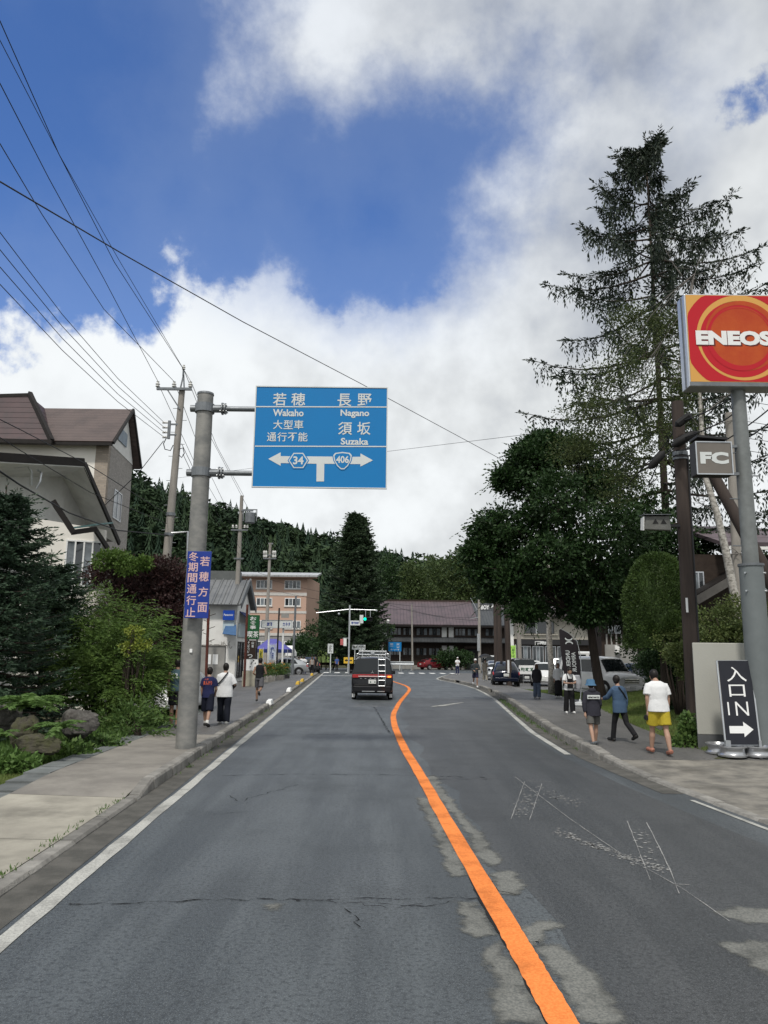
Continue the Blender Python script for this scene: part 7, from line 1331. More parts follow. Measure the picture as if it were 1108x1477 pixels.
# ---- saloon and hatchback shapes
def hatch(label, loc, rz, col, L=4.5, W=1.76, H=1.47, group='vehicles', name='car'):
    l, w_, h = L / 2, W / 2, H
    c = Car(name, label, loc, rz, [(-l, .36, .78, .82, w_ * .84, w_ * .88, w_ * .82), (-l + .08, .30, .86, .98, w_ * .94, w_ * .97, w_ * .82), (-l + .55, .24, .93, h * .86, w_ * .98, w_, w_ * .72), (-l + 1.3, .22, .93, h * .985, w_, w_, w_ * .70), (-.1, .22, .92, h, w_, w_, w_ * .70), (.35, .22, .90, h * .97, w_, w_, w_ * .70), (l - 1.05, .22, .88, .95, w_, w_ * .98, w_ * .80), (l - .35, .24, .72, .80, w_ * .94, w_ * .92, w_ * .78), (l, .30, .56, .62, w_ * .72, w_ * .70, w_ * .6)], col, 'car', group, .32, (-l + .85, l - .9))
    c.across('rear_window', M_CGLASS, 1.1, 2.8, 4.3); c.across('windscreen', M_CGLASS, 5.1, 5.92, 4.3)
    for sd in (1, -1): c.patch('side_window', M_CGLASS, 2.55, 3.9, 3.15, 3.88, sd, trap=(.3, 0)); c.patch('side_window', M_CGLASS, 4.02, 5.75, 3.15, 3.88, sd, trap=(0, -.75)); c.patch('tail_light', M_TAIL, .05, 1.25, 2.55, 3.5, sd); c.patch('headlight', M_HEAD, 7.1, 7.9, 2.7, 3.6, sd)
    c.box('rear_bumper', col, -w_ * .86, w_ * .86, -l - .06, -l + .1, .32, .55, bevel=.05); c.plate(-l - .02, .72); c.plate(l + .02, .42, False); c.mirrors(.85, .98, w_ + .02); return c
def minivan(label, loc, rz, col, L=4.9, W=1.85, H=1.93, group='vehicles', name='minivan'):
    l, w_, h = L / 2, W / 2, H
    c = Car(name, label, loc, rz, [(-l, .34, .95, 1.0, w_ * .9, w_ * .92, w_ * .9), (-l + .05, .28, 1.0, 1.15, w_ * .97, w_ * .98, w_ * .9), (-l + .28, .24, 1.04, h * .95, w_, w_, w_ * .80), (-l + .6, .22, 1.04, h, w_, w_, w_ * .79), (.3, .22, 1.04, h * 1.005, w_, w_, w_ * .79), (.95, .22, 1.02, h * .96, w_, w_, w_ * .77), (l - .95, .22, 1.0, 1.16, w_, w_ * .98, w_ * .82), (l - .15, .24, .90, 1.02, w_ * .95, w_ * .94, w_ * .82), (l, .30, .82, .92, w_ * .88, w_ * .88, w_ * .78)], col, 'car', group, .34, (-l + .95, l - .95))
    c.across('rear_window', M_CGLASS, 1.1, 1.9, 4.15); c.across('windscreen', M_CGLASS, 5.08, 5.95, 4.25)
    for sd in (1, -1): c.patch('side_window', M_CGLASS, 2.4, 3.3, 3.15, 3.9, sd); c.patch('side_window', M_CGLASS, 3.34, 4.2, 3.15, 3.9, sd); c.patch('side_window', M_CGLASS, 4.26, 5.7, 3.15, 3.9, sd, trap=(0, -.6)); c.patch('tail_light', M_TAIL, .1, 1.1, 2.4, 3.7, sd); c.patch('headlight', M_HEAD, 7.0, 7.95, 2.6, 3.6, sd)
    c.box('grille', M_CHROME, -w_ * .5, w_ * .5, l - .03, l + .015, .60, .86); c.box('grille_bars', M_TRIM, -w_ * .48, w_ * .48, l + .01, l + .03, .64, .70); c.box('grille_bars', M_TRIM, -w_ * .48, w_ * .48, l + .01, l + .03, .74, .80); c.box('front_bumper', col, -w_ * .9, w_ * .9, l - .25, l + .06, .24, .50, bevel=.06); c.box('fog_light', M_TRIM, w_ * .62, w_ * .86, l + .03, l + .075, .34, .46, True); c.plate(l + .07, .40, False); c.plate(-l - .02, .9); c.mirrors(1.1, 1.12, w_ + .02); return c
def boxvan(label, loc, rz, col, L=3.4, W=1.48, H=1.9, group='vehicles'):
    l, w_, h = L / 2, W / 2, H
    c = Car('kei_van', label, loc, rz, [(-l, .30, .95, 1.0, w_ * .94, w_ * .96, w_ * .92), (-l + .04, .26, 1.0, 1.1, w_ * .99, w_, w_ * .93), (-l + .14, .24, 1.02, h * .96, w_, w_, w_ * .86), (-l + .4, .22, 1.02, h, w_, w_, w_ * .85), (.8, .22, 1.02, h, w_, w_, w_ * .85), (1.1, .22, 1.0, h * .93, w_, w_, w_ * .82), (l - .12, .24, .92, 1.02, w_ * .98, w_ * .96, w_ * .88), (l, .3, .8, .86, w_ * .9, w_ * .9, w_ * .8)], col, 'van', group, .28, (-l + .55, l - .55))
    c.across('rear_window', M_CGLASS, 1.15, 1.93, 4.1); c.across('windscreen', M_CGLASS, 5.1, 5.95, 4.2)
    for sd in (1, -1): c.patch('side_window', M_CGLASS, 2.3, 3.5, 3.15, 3.88, sd); c.patch('side_window', M_CGLASS, 3.6, 5.4, 3.15, 3.88, sd); c.box('tail_light', M_TAIL, sd * w_ * .82, sd * w_ * .97, -l - .03, -l + .08, .72, .98); c.patch('headlight', M_HEAD, 6.2, 6.9, 2.3, 3.2, sd)
    c.box('rear_bumper', M_GREYP, -w_ * .95, w_ * .95, -l - .07, -l + .1, .30, .48, bevel=.03); c.plate(-l - .03, .66); c.plate(l + .02, .45, False); return c
PR_ = paint('wine red paint', (.16, .012, .018), .22); PWH = paint('white car paint', (.66, .67, .67), .3, 0); PSIL = paint('silver car paint', (.42, .44, .46), .3, .5); PBLU = paint('dark blue car paint', (.004, .007, .020), .2); PBLK = paint('black car paint', (.014, .015, .017), .2); PGRY = paint('grey car paint', (.09, .095, .10), .25)
u = G(605, 966); hatch('dark red hatchback turning right at the crossing', (G(627, 966).x, G(627, 966).y + .6, 0), math.radians(-58), PR_)
Y = 40; v = at(888, 960, Y); minivan('white minivan parked facing the road behind the big dark tree', (v.x - .4, Y + 1.6, .05), math.radians(204), PWH)
v = at(930, 960, 42); hatch('dark grey car parked behind the shrub right of the white minivan', (v.x + .4, 44, .05), math.radians(203), PGRY, 4.4, 1.75, 1.6)
v = at(735, 970, 50); hatch('dark blue car parked behind the thick wooden pole, rear towards the road', (v.x, 52, .05), math.radians(-6), PBLU, 4.3, 1.74, 1.55)
v = at(762, 965, 57); minivan('black sport-utility car facing the road with a white notice at its nose', (v.x, 59, .05), math.radians(176), PBLK, 4.5, 1.8, 1.72)
v = at(719, 965, 63); hatch('silver car half hidden behind the dark blue car', (v.x, 65, .05), math.radians(-4), PSIL, 4.2, 1.7, 1.5)
v = at(707, 950, 84); boxvan('white delivery van parked in front of the inn entrance', (v.x, 85.5, .05), math.radians(3), PWH)
v = at(800, 965, 50); hatch('white hatchback parked behind the birch trunk', (v.x, 53, .05), math.radians(165), PWH, 4.2, 1.72, 1.5)
v = at(775, 950, 68); hatch('white car at the back of the parking lot by the beige shop', (v.x, 70, .05), math.radians(172), PWH, 4.3, 1.7, 1.5); v = at(815, 950, 66); minivan('silver minivan at the back of the parking lot', (v.x, 69, .05), math.radians(170), PSIL, 4.4, 1.7, 1.75)
v = at(846, 950, 60); boxvan('white camper van behind the white minivan', (v.x, 62, .05), math.radians(95), PWH, 4.2, 1.9, 2.3)
v = at(330, 970, 55); boxvan('silver-white delivery van parked rear-on by the low wall', (v.x, 57, .05), math.radians(2), PSIL)
hatch('white car parked half hidden behind the sign pole', (-6.75, 25.2, .05), math.radians(177), PWH, 4.0, 1.68, 1.5)
v = at(445, 960, 77); hatch('black car parked beside the people in white shirts', (v.x, 79, .05), math.radians(8), PBLK, 4.3, 1.74, 1.55); v = at(398, 955, 64); hatch('silver car parked under the violet-blue tent', (v.x, 69.5, .05), math.radians(100), PSIL, 4.2, 1.7, 1.5)
# white notice on two legs before the black car
v = at(761, 965, 55); N2 = root('parking_notice', 'white parking notice on thin legs in front of the black car', 'sign', (v.x, 55, .05)); part('board', N2, M_WHITE, lambda b: b.bx(v.x - .6, v.x + .55, 55, 55.03, v.z - .35, v.z + .25)); part('leg', N2, M_ALU, lambda b: post(b, v.x - .3, 55.05, .03, v.z, .02)); part('leg', N2, M_ALU, lambda b: post(b, v.x + .3, 55.05, .03, v.z, .02)); lettering(N2, M_PTEXT, [('駐車場', (-.02, .02), .9, .26)], Vector((v.x, 55, v.z - .05)), X1)
# cut tree stump with a rusty band beside it
v = G(710 + 55, 993, .1); 
# ================================================================ people
def skin_m(i): return mat('skin %d' % i, [(.36, .225, .165), (.28, .17, .12), (.40, .26, .20)][i], .55, var=.15)
M_HAIR = mat('black hair', (.012, .010, .009), .5, var=.3, vs=30); M_HAIRB = mat('brown hair', (.07, .035, .018), .5, var=.4, vs=30); M_SOLE = mat('white sole', (.6, .6, .58), .6)
def cloth(name, col, **k): return mat(name, col, .85, spec=.1, var=.35, vs=5, col2=tuple(x * .72 for x in col), bump=.9, bs=7, **k)
SCR = bpy.data.scenes.new('scratch')                     # modifiers are evaluated apart from the big scene, then this is removed
def remesh(mb, vox, smooth=4):
    me = bpy.data.meshes.new('tmp'); me.from_pydata(mb.v, [], mb.f); o = bpy.data.objects.new('tmp', me); SCR.collection.objects.link(o)
    r = o.modifiers.new('r', 'REMESH'); r.mode = 'VOXEL'; r.voxel_size = vox; r.use_smooth_shade = True
    if smooth: q = o.modifiers.new('s', 'SMOOTH'); q.iterations = smooth; q.factor = .5
    with bpy.context.temp_override(scene=SCR, view_layer=SCR.view_layers[0]): dg = bpy.context.evaluated_depsgraph_get(); dg.update()
    out = bpy.data.meshes.new_from_object(o.evaluated_get(dg)); bpy.data.objects.remove(o); bpy.data.meshes.remove(me); out.shade_smooth(); return out
def mesh_obj(name, me, m, parent):
    o = bpy.data.objects.new(name, me); C.objects.link(o); o.parent = parent; me.materials.clear(); me.materials.append(m); return o
def person(label, loc, rz=0.0, h=1.70, legs=((10, 5), (-12, 20)), arms=((-10, 10, 8), (12, 15, 8)), lean=4, top='tee', topc=(.7, .7, .7), bottom='shorts', botc=(.05, .05, .06), shoe=(.6, .6, .6), hair='short', hat=None, fat=1.0, vox=.018, head_turn=0.0, head_down=0.0, skin=0, hands=False, bag=None, group='pedestrians', socks=None, sleeve=None, face=False):
    """legs/arms: (swing forward deg, joint bend deg[, spread deg]) for left, right; local +Y is forward"""
    R_ = root('person', label, 'person', loc, rz, group); k = h / 1.79; rd_ = math.radians
    hipz, f = .90, fat
    def rotx(v, a): c, s_ = math.cos(a), math.sin(a); return Vector((v.x, v.y * c - v.z * s_, v.y * s_ + v.z * c))
    L = rd_(lean); pel = Vector((0, 0, hipz))
    def T(x, y, z): return (pel + rotx(Vector((x, y, z - hipz)), -L)) * k         # trunk leans forward about the hips
    legp, minz = [], 9
    for sd, (sw, kn) in zip((-1, 1), legs):
        hp = Vector((sd * .088 * f ** .5, 0, hipz - .02)); a = rd_(sw); kp = hp + Vector((sd * .01, math.sin(a) * .42, -math.cos(a) * .42)); b = a - rd_(kn); an = kp + Vector((0, math.sin(b) * .41, -math.cos(b) * .41)); ft = an + Vector((sd * .02, math.cos(b * .6) * .15, math.sin(b * .6) * .15 - .035)); hl = an + Vector((0, -.05, -.045)); legp.append([hp, kp, an, ft, hl]); minz = min(minz, hl.z - .025, ft.z - .022)
    dz = Vector((0, 0, -minz)); pel = pel + dz
    legp = [[p + dz for p in l] for l in legp]
    def T(x, y, z): return (pel + rotx(Vector((x, y, z - hipz)), -L)) * k
    sh, armp = [], []
    for sd, (sw, el, spd) in zip((-1, 1), arms):
        s0 = Vector((sd * .172 * f ** .4, 0, 1.35 - hipz)); a = rd_(sw); sp_ = rd_(spd); e = s0 + Vector((sd * math.sin(sp_) * .28, math.sin(a) * .28 * math.cos(sp_), -math.cos(a) * .28 * math.cos(sp_))); b = a + rd_(el); w_ = e + Vector((sd * math.sin(sp_) * .10 * (1 - el / 90), math.sin(b) * .25, -math.cos(b) * .25)); w_.x -= sd * .002 * el; hd_ = w_ + (w_ - e).normalized() * .09; armp.append([s0, e, w_, hd_])
    armw = [[(pel + rotx(p, -L)) * k for p in a_] for a_ in armp]; legw = [[p * k for p in l] for l in legp]
    hc = T(0, .035 + head_down * .09, 1.585 - head_down * .06); nk = T(0, 0, 1.44); fw = Vector((math.sin(head_turn), math.cos(head_turn), -head_down * .6)).normalized()
    b = MB()
    def ring(z, rx_, ry_, y=0.0): c = T(0, y, z); return (c.x, c.y, c.z, rx_ * k, ry_ * k)
    trunk = lambda g: [ring(.86, .15 * f * g, .105 * f * g), ring(.95, .165 * f * g, .115 * f * g), ring(1.06, .150 * f * g, .105 * f * g, .0), ring(1.2, .160 * f * g, .11 * f * g), ring(1.32, .172 * g * f ** .6, .108 * g * f ** .6), ring(1.395, .155 * g, .09 * g), ring(1.435, .085 * g, .065 * g)]
    b.oval(trunk(.93), 16); b.tube([T(0, -.005, 1.38), nk, hc - Vector((0, .01, .06)) * k], [.062 * k, .052 * k, .05 * k], 10)
    b.ball(hc, .1 * k, .80, .98, 1.18); b.ball(hc + fw * .035 * k - ZV * .055 * k, .062 * k, .85, .95, .85); b.ball(hc + fw * .098 * k - ZV * .012 * k, .017 * k, .8, 1, 1.3)
    sdv = Vector((fw.y, -fw.x, 0)).normalized()
    for sd in (-1, 1): b.ball(hc + sdv * sd * .08 * k - ZV * .01 * k, .022 * k, .5, .9, 1.3, 8, 6)
    for l in legw: b.tube([l[0] + ZV * .03, l[0].lerp(l[1], .5), l[1], l[1].lerp(l[2], .35) - Vector((0, .012, 0)), l[2]], [.085 * f * k, .072 * f ** .7 * k, .052 * k, .055 * f ** .5 * k, .037 * k], 10); b.tube([l[4] + ZV * .01, l[2] - ZV * .03 * k, l[3]], [.036 * k, .042 * k, .03 * k], 8)
    for i, a_ in enumerate(armw):
        b.tube([a_[0], a_[0].lerp(a_[1], .5), a_[1], a_[1].lerp(a_[2], .4), a_[2]], [.052 * k * f ** .4, .045 * k * f ** .4, .038 * k, .036 * k, .025 * k], 10); d = (a_[2] - a_[1]).normalized(); u_, q_ = frame_of(d)
        sd = -1 if i == 0 else 1; side = Vector((0, 1, 0)) - d * d.y; side = side.normalized() if side.length > .1 else u_; nrm = d.cross(side)
        b.tube([a_[2], a_[2] + d * .045 * k, a_[2] + d * .095 * k], [.026 * k, .036 * k, .034 * k], 8)
        if vox <= .0145:
            for q, (o_, ln) in enumerate(((-.028, .066), (-.009, .078), (.010, .074), (.028, .058))): p0_ = a_[2] + d * .085 * k + side * o_ * k; p1_ = p0_ + d * ln * .5 * k - nrm * .006 * sd; b.tube([p0_, p1_, p1_ + d * ln * .4 * k - nrm * .018 * sd], [.0105 * k, .010 * k, .008 * k], 6)
            p0_ = a_[2] + d * .03 * k + side * .028 * k; b.tube([p0_, p0_ + (d * .4 + side).normalized() * .035 * k, p0_ + (d * 1.1 + side * .8).normalized() * .062 * k], [.012 * k, .011 * k, .009 * k], 6)
    body = mesh_obj('body', remesh(b, vox * .8 * k), skin_m(skin), R_)
    # hair
    if hair:
        hb = MB(); back = -fw
        if hat != 'bald': hb.ball(hc + back * .012 * k + ZV * .022 * k, .108 * k, .84, .98, 1.06); hb.ball(hc + back * .03 * k - ZV * .03 * k, .088 * k, .9, .85, .9)
        if hair == 'long': hb.tube([hc + back * .05 * k, hc + back * .07 * k - ZV * .14 * k, hc + back * .085 * k - ZV * .30 * k], [.085 * k, .09 * k, .05 * k], 10)
        if hair == 'tail': hb.tube([hc + back * .09 * k + ZV * .02 * k, hc + back * .14 * k - ZV * .06 * k, hc + back * .12 * k - ZV * .2 * k], [.03 * k, .03 * k, .012 * k], 8)
        me = remesh(hb, vox * .7 * k, 2); 
        mesh_obj('hair', me, M_HAIRB if hair == 'long' else M_HAIR, R_)
    # upper garment
    if top:
        g = MB(); gx_ = {'tee': 1.10, 'tank': 1.04, 'hoodie': 1.18, 'loose': 1.24}[top]; tr_ = trunk(gx_); hemz = {'tee': .82, 'tank': .88, 'hoodie': .76, 'loose': .74}[top]; tr_[0] = ring(hemz, .165 * f * gx_ * (1.04 if top != 'tank' else .97), .118 * f * gx_); g.oval(tr_, 20)
        sl = sleeve if sleeve is not None else {'tee': .72, 'tank': 0, 'hoodie': 2, 'loose': 1.85}[top]
        if sl:
            for a_ in armw:
                if sl <= 1: e = a_[0].lerp(a_[1], sl); g.tube([T(0, 0, 1.36).lerp(a_[0], .5), a_[0] - ZV * .012, a_[0].lerp(e, .5), e], [.05 * k, .062 * k * f ** .4, .072 * k * f ** .4, .078 * k * f ** .4], 12)
                else: w_ = a_[1].lerp(a_[2], min(1, sl - 1)); g.tube([T(0, 0, 1.37).lerp(a_[0], .55), a_[0] - ZV * .01, a_[0].lerp(a_[1], .5), a_[1], a_[1].lerp(w_, .6), w_], [.055 * k, .066 * k, .07 * k, .066 * k, .062 * k, .05 * k], 12)
        if top == 'hoodie': g.ball(T(0, -.07, 1.42), .10 * k, 1.1, .7, .7)
        mesh_obj('shirt' if top in ('tee', 'tank') else 'jacket', remesh(g, vox * .85 * k, 3), topc if not isinstance(topc, tuple) else cloth('cloth %.3f %.3f %.3f' % topc, topc), R_)
    # lower garment
    g = MB(); gb = 1.06 if bottom != 'wide' else 1.08; g.oval([ring(.84, .158 * f * gb, .115 * f * gb), ring(.93, .160 * f * gb, .112 * f * gb), ring(.98, .145 * f, .10 * f)], 18)
    for l in legw:
        if bottom == 'shorts': e = l[0].lerp(l[1], .80); g.tube([l[0] + ZV * .04, l[0].lerp(e, .5), e], [.098 * f * k, .10 * f * k, .102 * f * k], 12)
        elif bottom == 'skirtshorts': e = l[1] + (l[1] - l[0]) * .06; g.tube([l[0] + ZV * .04, l[0].lerp(e, .5), e], [.105 * f * k, .115 * f * k, .118 * f * k], 12)
        else:
            w_ = 1.0 if bottom == 'trousers' else 1.45; g.tube([l[0] + ZV * .04, l[0].lerp(l[1], .5), l[1], l[1].lerp(l[2], .5), l[2] - ZV * .01], [.096 * f * k, .088 * f * k * w_ ** .4, .070 * k * w_ ** .7, .068 * k * w_, .066 * k * w_], 12)
    if bottom == 'skirt': g.oval([(pel.x, pel.y, .18 * k, .20 * k, .20 * k), (pel.x, pel.y, .5 * k, .19 * k, .18 * k), (0, 0, (.95 + dz.z) * k, .16 * k, .115 * k)], 18)
    mesh_obj({'shorts': 'shorts', 'skirtshorts': 'shorts', 'skirt': 'skirt'}.get(bottom, 'trousers'), remesh(g, vox * .85 * k, 3), cloth('cloth %.3f %.3f %.3f' % botc, botc), R_)
    # shoes
    ms = mat('shoe %.2f %.2f %.2f' % shoe, shoe, .6)
    for l in legw:
        s_ = MB(); d = (l[3] - l[4]); s_.tube([l[4] - d * .12 + ZV * .015, l[4] + ZV * .022, l[4].lerp(l[3], .5) + ZV * .014, l[3] + ZV * .002, l[3] + d * .16 - ZV * .002], [.03 * k, .047 * k, .046 * k, .044 * k, .024 * k], 10); s_.build('shoe', ms, R_, smooth=True)
        if socks: MB().tube([l[2] - ZV * .02, l[2].lerp(l[1], .22)], [.045 * k, .05 * k], 10).build('sock', socks, R_, smooth=True)
    if hat == 'cap': q = MB(); q.ball(hc + ZV * .05 * k, .108 * k, .88, 1.0, .80); q.add(*(lambda t: (t.v, t.f))(MB().ball(hc + fw * .12 * k + ZV * .055 * k, .075 * k, 1, 1, .16))); mesh_obj('cap', remesh(q, vox * .7), cloth('white cap', (.70, .70, .70)), R_)
    if hat == 'bucket': q = MB(); q.lathe([(.155 * k, -.035 * k), (.12 * k, .01 * k), (.108 * k, .10 * k), (.09 * k, .125 * k), (.01, .13 * k)], 20, hc + ZV * .01); q.build('bucket_hat', cloth('blue bucket hat', (.07, .15, .25)), R_, smooth=True)
    if face:
        for sd in (-1, 1): MB().ball(hc + fw * .088 * k + sdv * sd * .032 * k + ZV * .012 * k, .011 * k, 1, .6, .7, 8, 6).build('eye', M_BLACK, R_)
        MB().ball(hc + fw * .09 * k - ZV * .052 * k, .022 * k, 1, .3, .25, 8, 6).build('mouth', mat('lips', (.32, .12, .10), .5), R_)
    R_['k'] = 1; del R_['k']
    return R_, T, armw, hc, k
def feet(px, py, z=.13): g = G(px, py, z); return (g.x, g.y, z)
WHT = (.68, .69, .70); NAV = (.025, .03, .075); BLK = (.018, .018, .020)
# --- right pavement, walking away
R1, T_, A_, hc_, k_ = person('man in a white T-shirt and yellow shorts carrying a camera', feet(953, 1087), math.radians(4), 1.74, ((14, 4), (-10, 10)), ((-4, 16, 9), (4, 10, 10)), 5, 'tee', WHT, 'shorts', (.42, .33, .035), (.32, .14, .10), 'short', fat=1.22, vox=.0142, head_down=.7)
p = A_[0][3]; cm = MB().bx(p.x - .055, p.x + .055, p.y - .02, p.y + .07, p.z - .09, p.z + .01); o_ = cm.build('camera_body', M_TRIM, None, bevel=.01, label='black camera held in the left hand of the man in yellow shorts', cat='camera'); o_.name = 'handheld_camera'; o_.location = R1.location; o_.rotation_euler = R1.rotation_euler; MB().tube([(p.x, p.y + .07, p.z - .04), (p.x, p.y + .14, p.z - .05)], .04, 12).build('lens_barrel', M_TRIM, o_, smooth=True)
R2, T_, A_, hc_, k_ = person('person in a blue bucket hat, charcoal hoodie and grey shorts', feet(857, 1075), math.radians(2), 1.44, ((-14, 14), (14, 2)), ((-12, 10, 12), (10, 20, 8)), 7, 'hoodie', (.032, .032, .042), 'shorts', (.10, .10, .095), (.10, .11, .12), 'short', 'bucket', vox=.0142, sleeve=1.9, fat=1.05)
c0 = T_(0, -.155, 1.24); tx = MB(); MB().bx(c0.x - .135, c0.x + .135, c0.y - .012, c0.y + .02, c0.z - .04, c0.z + .04).build('back_print', M_SWHITE, R2); text(tx, 'elements', (0, 0), .24, .05, bold=.03, O=c0 - Vector((0, .014, 0)), U=X1, V=ZV); tx.build('lettering', M_BLACK, R2)
R3, T_, A_, hc_, k_ = person('person in a loose denim-blue shirt and black trousers reaching to the left', feet(896, 1070), math.radians(25), 1.53, ((16, 6), (-18, 30)), ((42, 40, 10), (-4, 12, 8)), 4, 'loose', (.06, .10, .165), 'trousers', BLK, (.02, .02, .02), 'short', vox=.0142, head_turn=.9)
MB().tube([T_(-.10, -.14, 1.40), T_(.02, -.155, 1.25), T_(.16, -.12, 1.08)], .014, 6).build('bag_strap', M_TRIM, R3)
gb = G(885, 1052, .13); BG = root('white_bag', 'crumpled white cloth bag hanging between the two walkers', 'bag', (gb.x - .05, 17.35, .42)); bgm = MB(); bgm.tube([(-.16, 0, .34), (-.05, .02, .33), (.03, .0, .18), (.10, .03, .02)], [.05, .13, .14, .03], 10); me_ = remesh(bgm, .02, 1); mesh_obj('cloth', me_, cloth('pale bag', (.50, .50, .46)), BG); MB().tube([(-.05, 0, .44), (.02, .02, .62), (.12, .05, .70)], .012, 6).build('handle', M_SWHITE, BG)
# --- right pavement, facing
R4, T_, A_, hc_, k_ = person('person in black dungarees over a white shirt looking down at a phone', feet(822, 1029), math.radians(186), 1.60, ((4, 0), (-6, 4)), ((22, 70, 8), (18, 75, 8)), 2, 'tee', WHT, 'wide', BLK, (.62, .62, .62), 'short', vox=.017, head_down=.9, face=True)
MB().prism([T_(-.11, .135, .9), T_(.11, .135, .9), T_(.11, .128, 1.25), T_(-.11, .128, 1.25)], (0, .012, 0)).build('bib', cloth('cloth %.3f %.3f %.3f' % BLK, BLK), R4)
for sd in (-1, 1): MB().tube([T_(sd * .09, .125, 1.25), T_(sd * .10, .06, 1.43), T_(sd * .09, -.11, 1.28)], .02, 6).build('strap', cloth('cloth %.3f %.3f %.3f' % BLK, BLK), R4)
bgm = MB(); bgm.oval([(-.30, .02, .78, .10, .10), (-.30, .02, 1.0, .13, .12), (-.28, .02, 1.25, .10, .09)], 12); mesh_obj('jacket_over_arm', remesh(bgm, .03, 2), cloth('pale grey jacket', (.32, .33, .36)), R4)
R5, *_ = person('woman in a white blouse and long black skirt beside the banner', feet(806, 1006), math.radians(170), 1.60, ((3, 0), (-3, 2)), ((10, 40, 6), (-2, 10, 8)), 2, 'tee', WHT, 'skirt', BLK, (.6, .6, .58), 'long', vox=.02, sleeve=1.6, face=True)
R6, *_ = person('person with long brown hair in a dark jacket and jeans seen from behind', feet(775, 1007), math.radians(-8), 1.56, ((4, 0), (-4, 2)), ((8, 35, 8), (5, 20, 8)), 2, 'hoodie', (.025, .025, .03), 'wide', (.085, .11, .16), (.3, .3, .3), 'long', vox=.02)
R7, *_ = person('runner in a white cap and dark clothes coming along the right pavement', feet(686, 991), math.radians(176), 1.74, ((20, 30), (-20, 45)), ((15, 85, 14), (-20, 85, 14)), 5, 'tee', (.05, .06, .065), 'shorts', (.03, .03, .06), (.68, .68, .68), 'short', 'cap', vox=.024, sleeve=1.7)
R8, *_ = person('person in a white top and cap standing near the red car', feet(660, 973), math.radians(190), 1.70, ((2, 0), (-2, 0)), ((20, 80, 6), (20, 80, 6)), 1, 'tee', WHT, 'trousers', NAV, (.6, .6, .6), 'short', 'cap', vox=.03)
R9, T_, A_, hc_, k_ = person('person in beige clothes under a black umbrella', feet(700, 982), math.radians(185), 1.65, ((8, 2), (-8, 6)), ((30, 80, 6), (5, 10, 8)), 2, 'loose', (.30, .27, .23), 'wide', (.30, .28, .24), (.3, .3, .3), 'short', vox=.03)
hw_ = A_[0][3]; UM = root('umbrella', 'black umbrella over the person in beige', 'umbrella', R9.location, R9.rotation_euler.z); MB().tube([hw_, hw_ + Vector((.05, 0, .75))], .012, 6).build('shaft', M_TRIM, UM)
cu = hw_ + Vector((.05, 0, .55)); MB().lathe([(.55, 0), (.50, .08), (.36, .18), (.18, .25), (.01, .28)], 8, cu).build('canopy', M_TRIM, UM, smooth=True, angle=20)
R10, *_ = person('person in a red jacket beside the silver car', feet(718, 980, .05), math.radians(200), 1.66, ((2, 0), (-2, 0)), ((10, 30, 8), (5, 20, 8)), 2, 'loose', (.36, .02, .03), 'trousers', BLK, (.1, .1, .1), 'short', vox=.03)
# --- left pavement
R11, T_, A_, hc_, k_ = person('child in a navy T-shirt with orange lettering and dark shorts', feet(298, 1048), math.radians(-3), 1.56, ((14, 0), (-18, 12)), ((6, 12, 8), (8, 45, 10)), 4, 'tee', (.022, .026, .075), 'skirtshorts', (.014, .016, .028), (.03, .03, .03), 'short', vox=.0142, socks=mat('white socks', (.62, .62, .6), .8))
tx = MB(); c0 = T_(0, -.135, 1.26); text(tx, '山本', (-.03, .075), .10, .05, bold=.01, O=c0, U=X1, V=ZV); text(tx, 'まんけり', (.0, -.015), .22, .10, bold=.03, O=c0, U=X1, V=ZV); tx.build('lettering', mat('orange print', (.60, .12, .06), .7), R11)
R12, T_, A_, hc_, k_ = person('person in a loose white T-shirt with a black sling bag and wide trousers', feet(322, 1044), math.radians(4), 1.64, ((10, 2), (-8, 6)), ((14, 40, 8), (-2, 62, 22)), 3, 'loose', WHT, 'wide', (.014, .016, .024), (.64, .64, .62), 'short', fat=1.15, vox=.0142, sleeve=.95)
MB().tube([T_(.08, -.10, 1.44), T_(.03, -.165, 1.36), T_(-.06, -.185, 1.24), T_(-.19, -.12, 1.10)], .016, 6).build('sling_strap', M_TRIM, R12); MB().tube([A_[1][1].lerp(A_[1][2], .1), A_[1][2]], [.052, .038], 10).build('arm_sleeve', M_TRIM, R12, smooth=True)
R13, *_ = person('runner in a black tank top and grey shorts on the left pavement', feet(373, 1012), math.radians(-2), 1.74, ((16, 12), (-20, 62)), ((-15, 80, 16), (12, 75, 16)), 5, 'tank', (.016, .017, .02), 'shorts', (.10, .10, .11), (.05, .05, .05), 'short', vox=.017, skin=1)
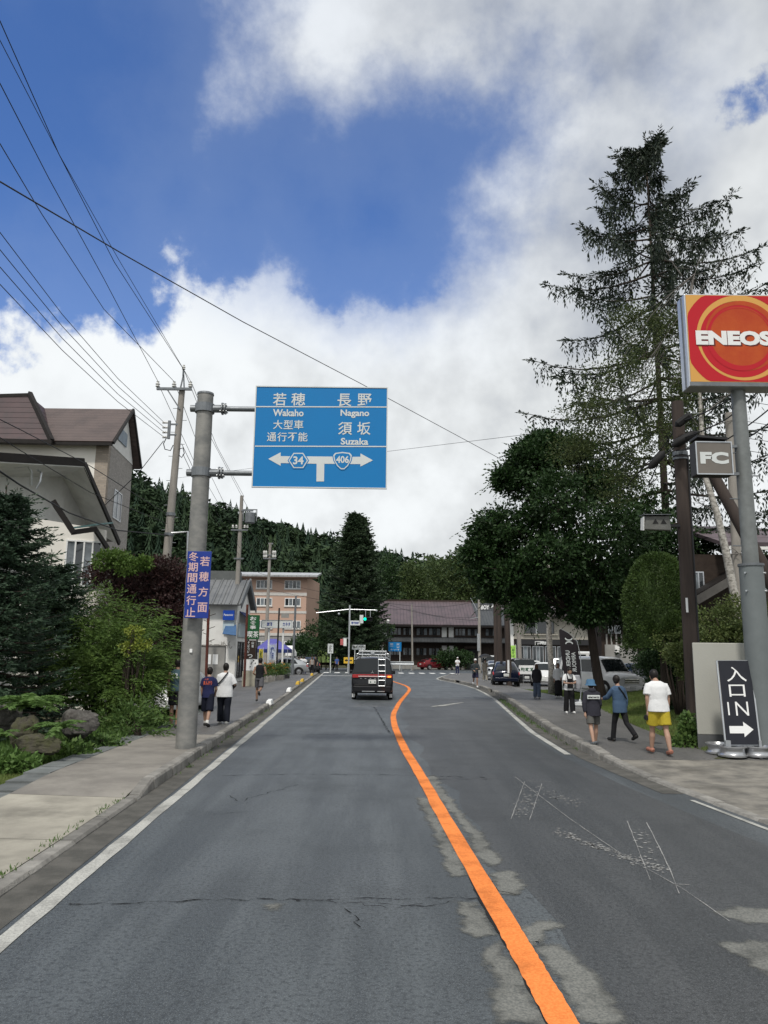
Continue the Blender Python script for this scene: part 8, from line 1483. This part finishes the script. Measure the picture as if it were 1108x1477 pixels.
R14, T_, *_ = person('person in a teal sleeveless jersey half hidden by the sign pole', feet(251, 1050), math.radians(0), 1.76, ((6, 2), (-8, 6)), ((-4, 12, 8), (6, 12, 8)), 3, 'tank', (.06, .10, .12), 'shorts', (.02, .02, .024), (.04, .04, .04), 'short', vox=.017, skin=1); tx = MB(); c0 = T_(-.03, -.128, 1.27); text(tx, '22', (0, 0), .16, .12, bold=.03, O=c0, U=X1, V=ZV); tx.build('lettering', M_SWHITE, R14)
# --- far left: people in white shirts by the tent, and others
for i, (px, py, d, lab) in enumerate([(419, 969, 72, 'leftmost person of the group in white shirts by the tent'), (425, 968, 73, 'second person from the left in the group in white shirts'), (430, 969, 71, 'person in a white shirt at the middle of the group'), (434, 968, 73, 'person in a white shirt right of the middle of the group'), (439, 969, 72, 'rightmost person of the group in white shirts')]):
    v = at(px, py, d); person(lab, (v.x, d, .05), rnd.uniform(-.6, .6), rnd.uniform(1.62, 1.78), ((3, 0), (-3, 0)), ((0, 10, 8), (0, 10, 8)), 2, 'tee', WHT, 'shorts' if i % 2 else 'trousers', [(.05, .05, .06), (.35, .33, .3), BLK, (.3, .3, .3), NAV][i], (.5, .5, .5), 'short', vox=.034, group='group in white shirts')
v = at(450, 968, 74); person('person in dark clothes standing right of the white-shirted group', (v.x, 74, .05), .4, 1.68, ((8, 0), (-6, 4)), ((5, 20, 8), (0, 10, 8)), 2, 'tank', (.3, .28, .26), 'trousers', BLK, (.2, .2, .2), 'long', vox=.034)
v = at(455, 966, 77); person('person in black near the crossing, farthest left', (v.x, 77, .05), 2.9, 1.70, ((4, 0), (-4, 0)), ((0, 10, 8), (0, 10, 8)), 2, 'tee', BLK, 'trousers', BLK, (.1, .1, .1), 'short', vox=.034)
v = at(486, 960, 88); person('person in a blue shirt waiting by the hedge', (v.x, 88, .0), 3.0, 1.70, ((3, 0), (-3, 0)), ((0, 10, 8), (10, 40, 8)), 2, 'tee', (.06, .10, .28), 'trousers', BLK, (.1, .1, .1), 'short', vox=.04)
bpy.data.scenes.remove(SCR)
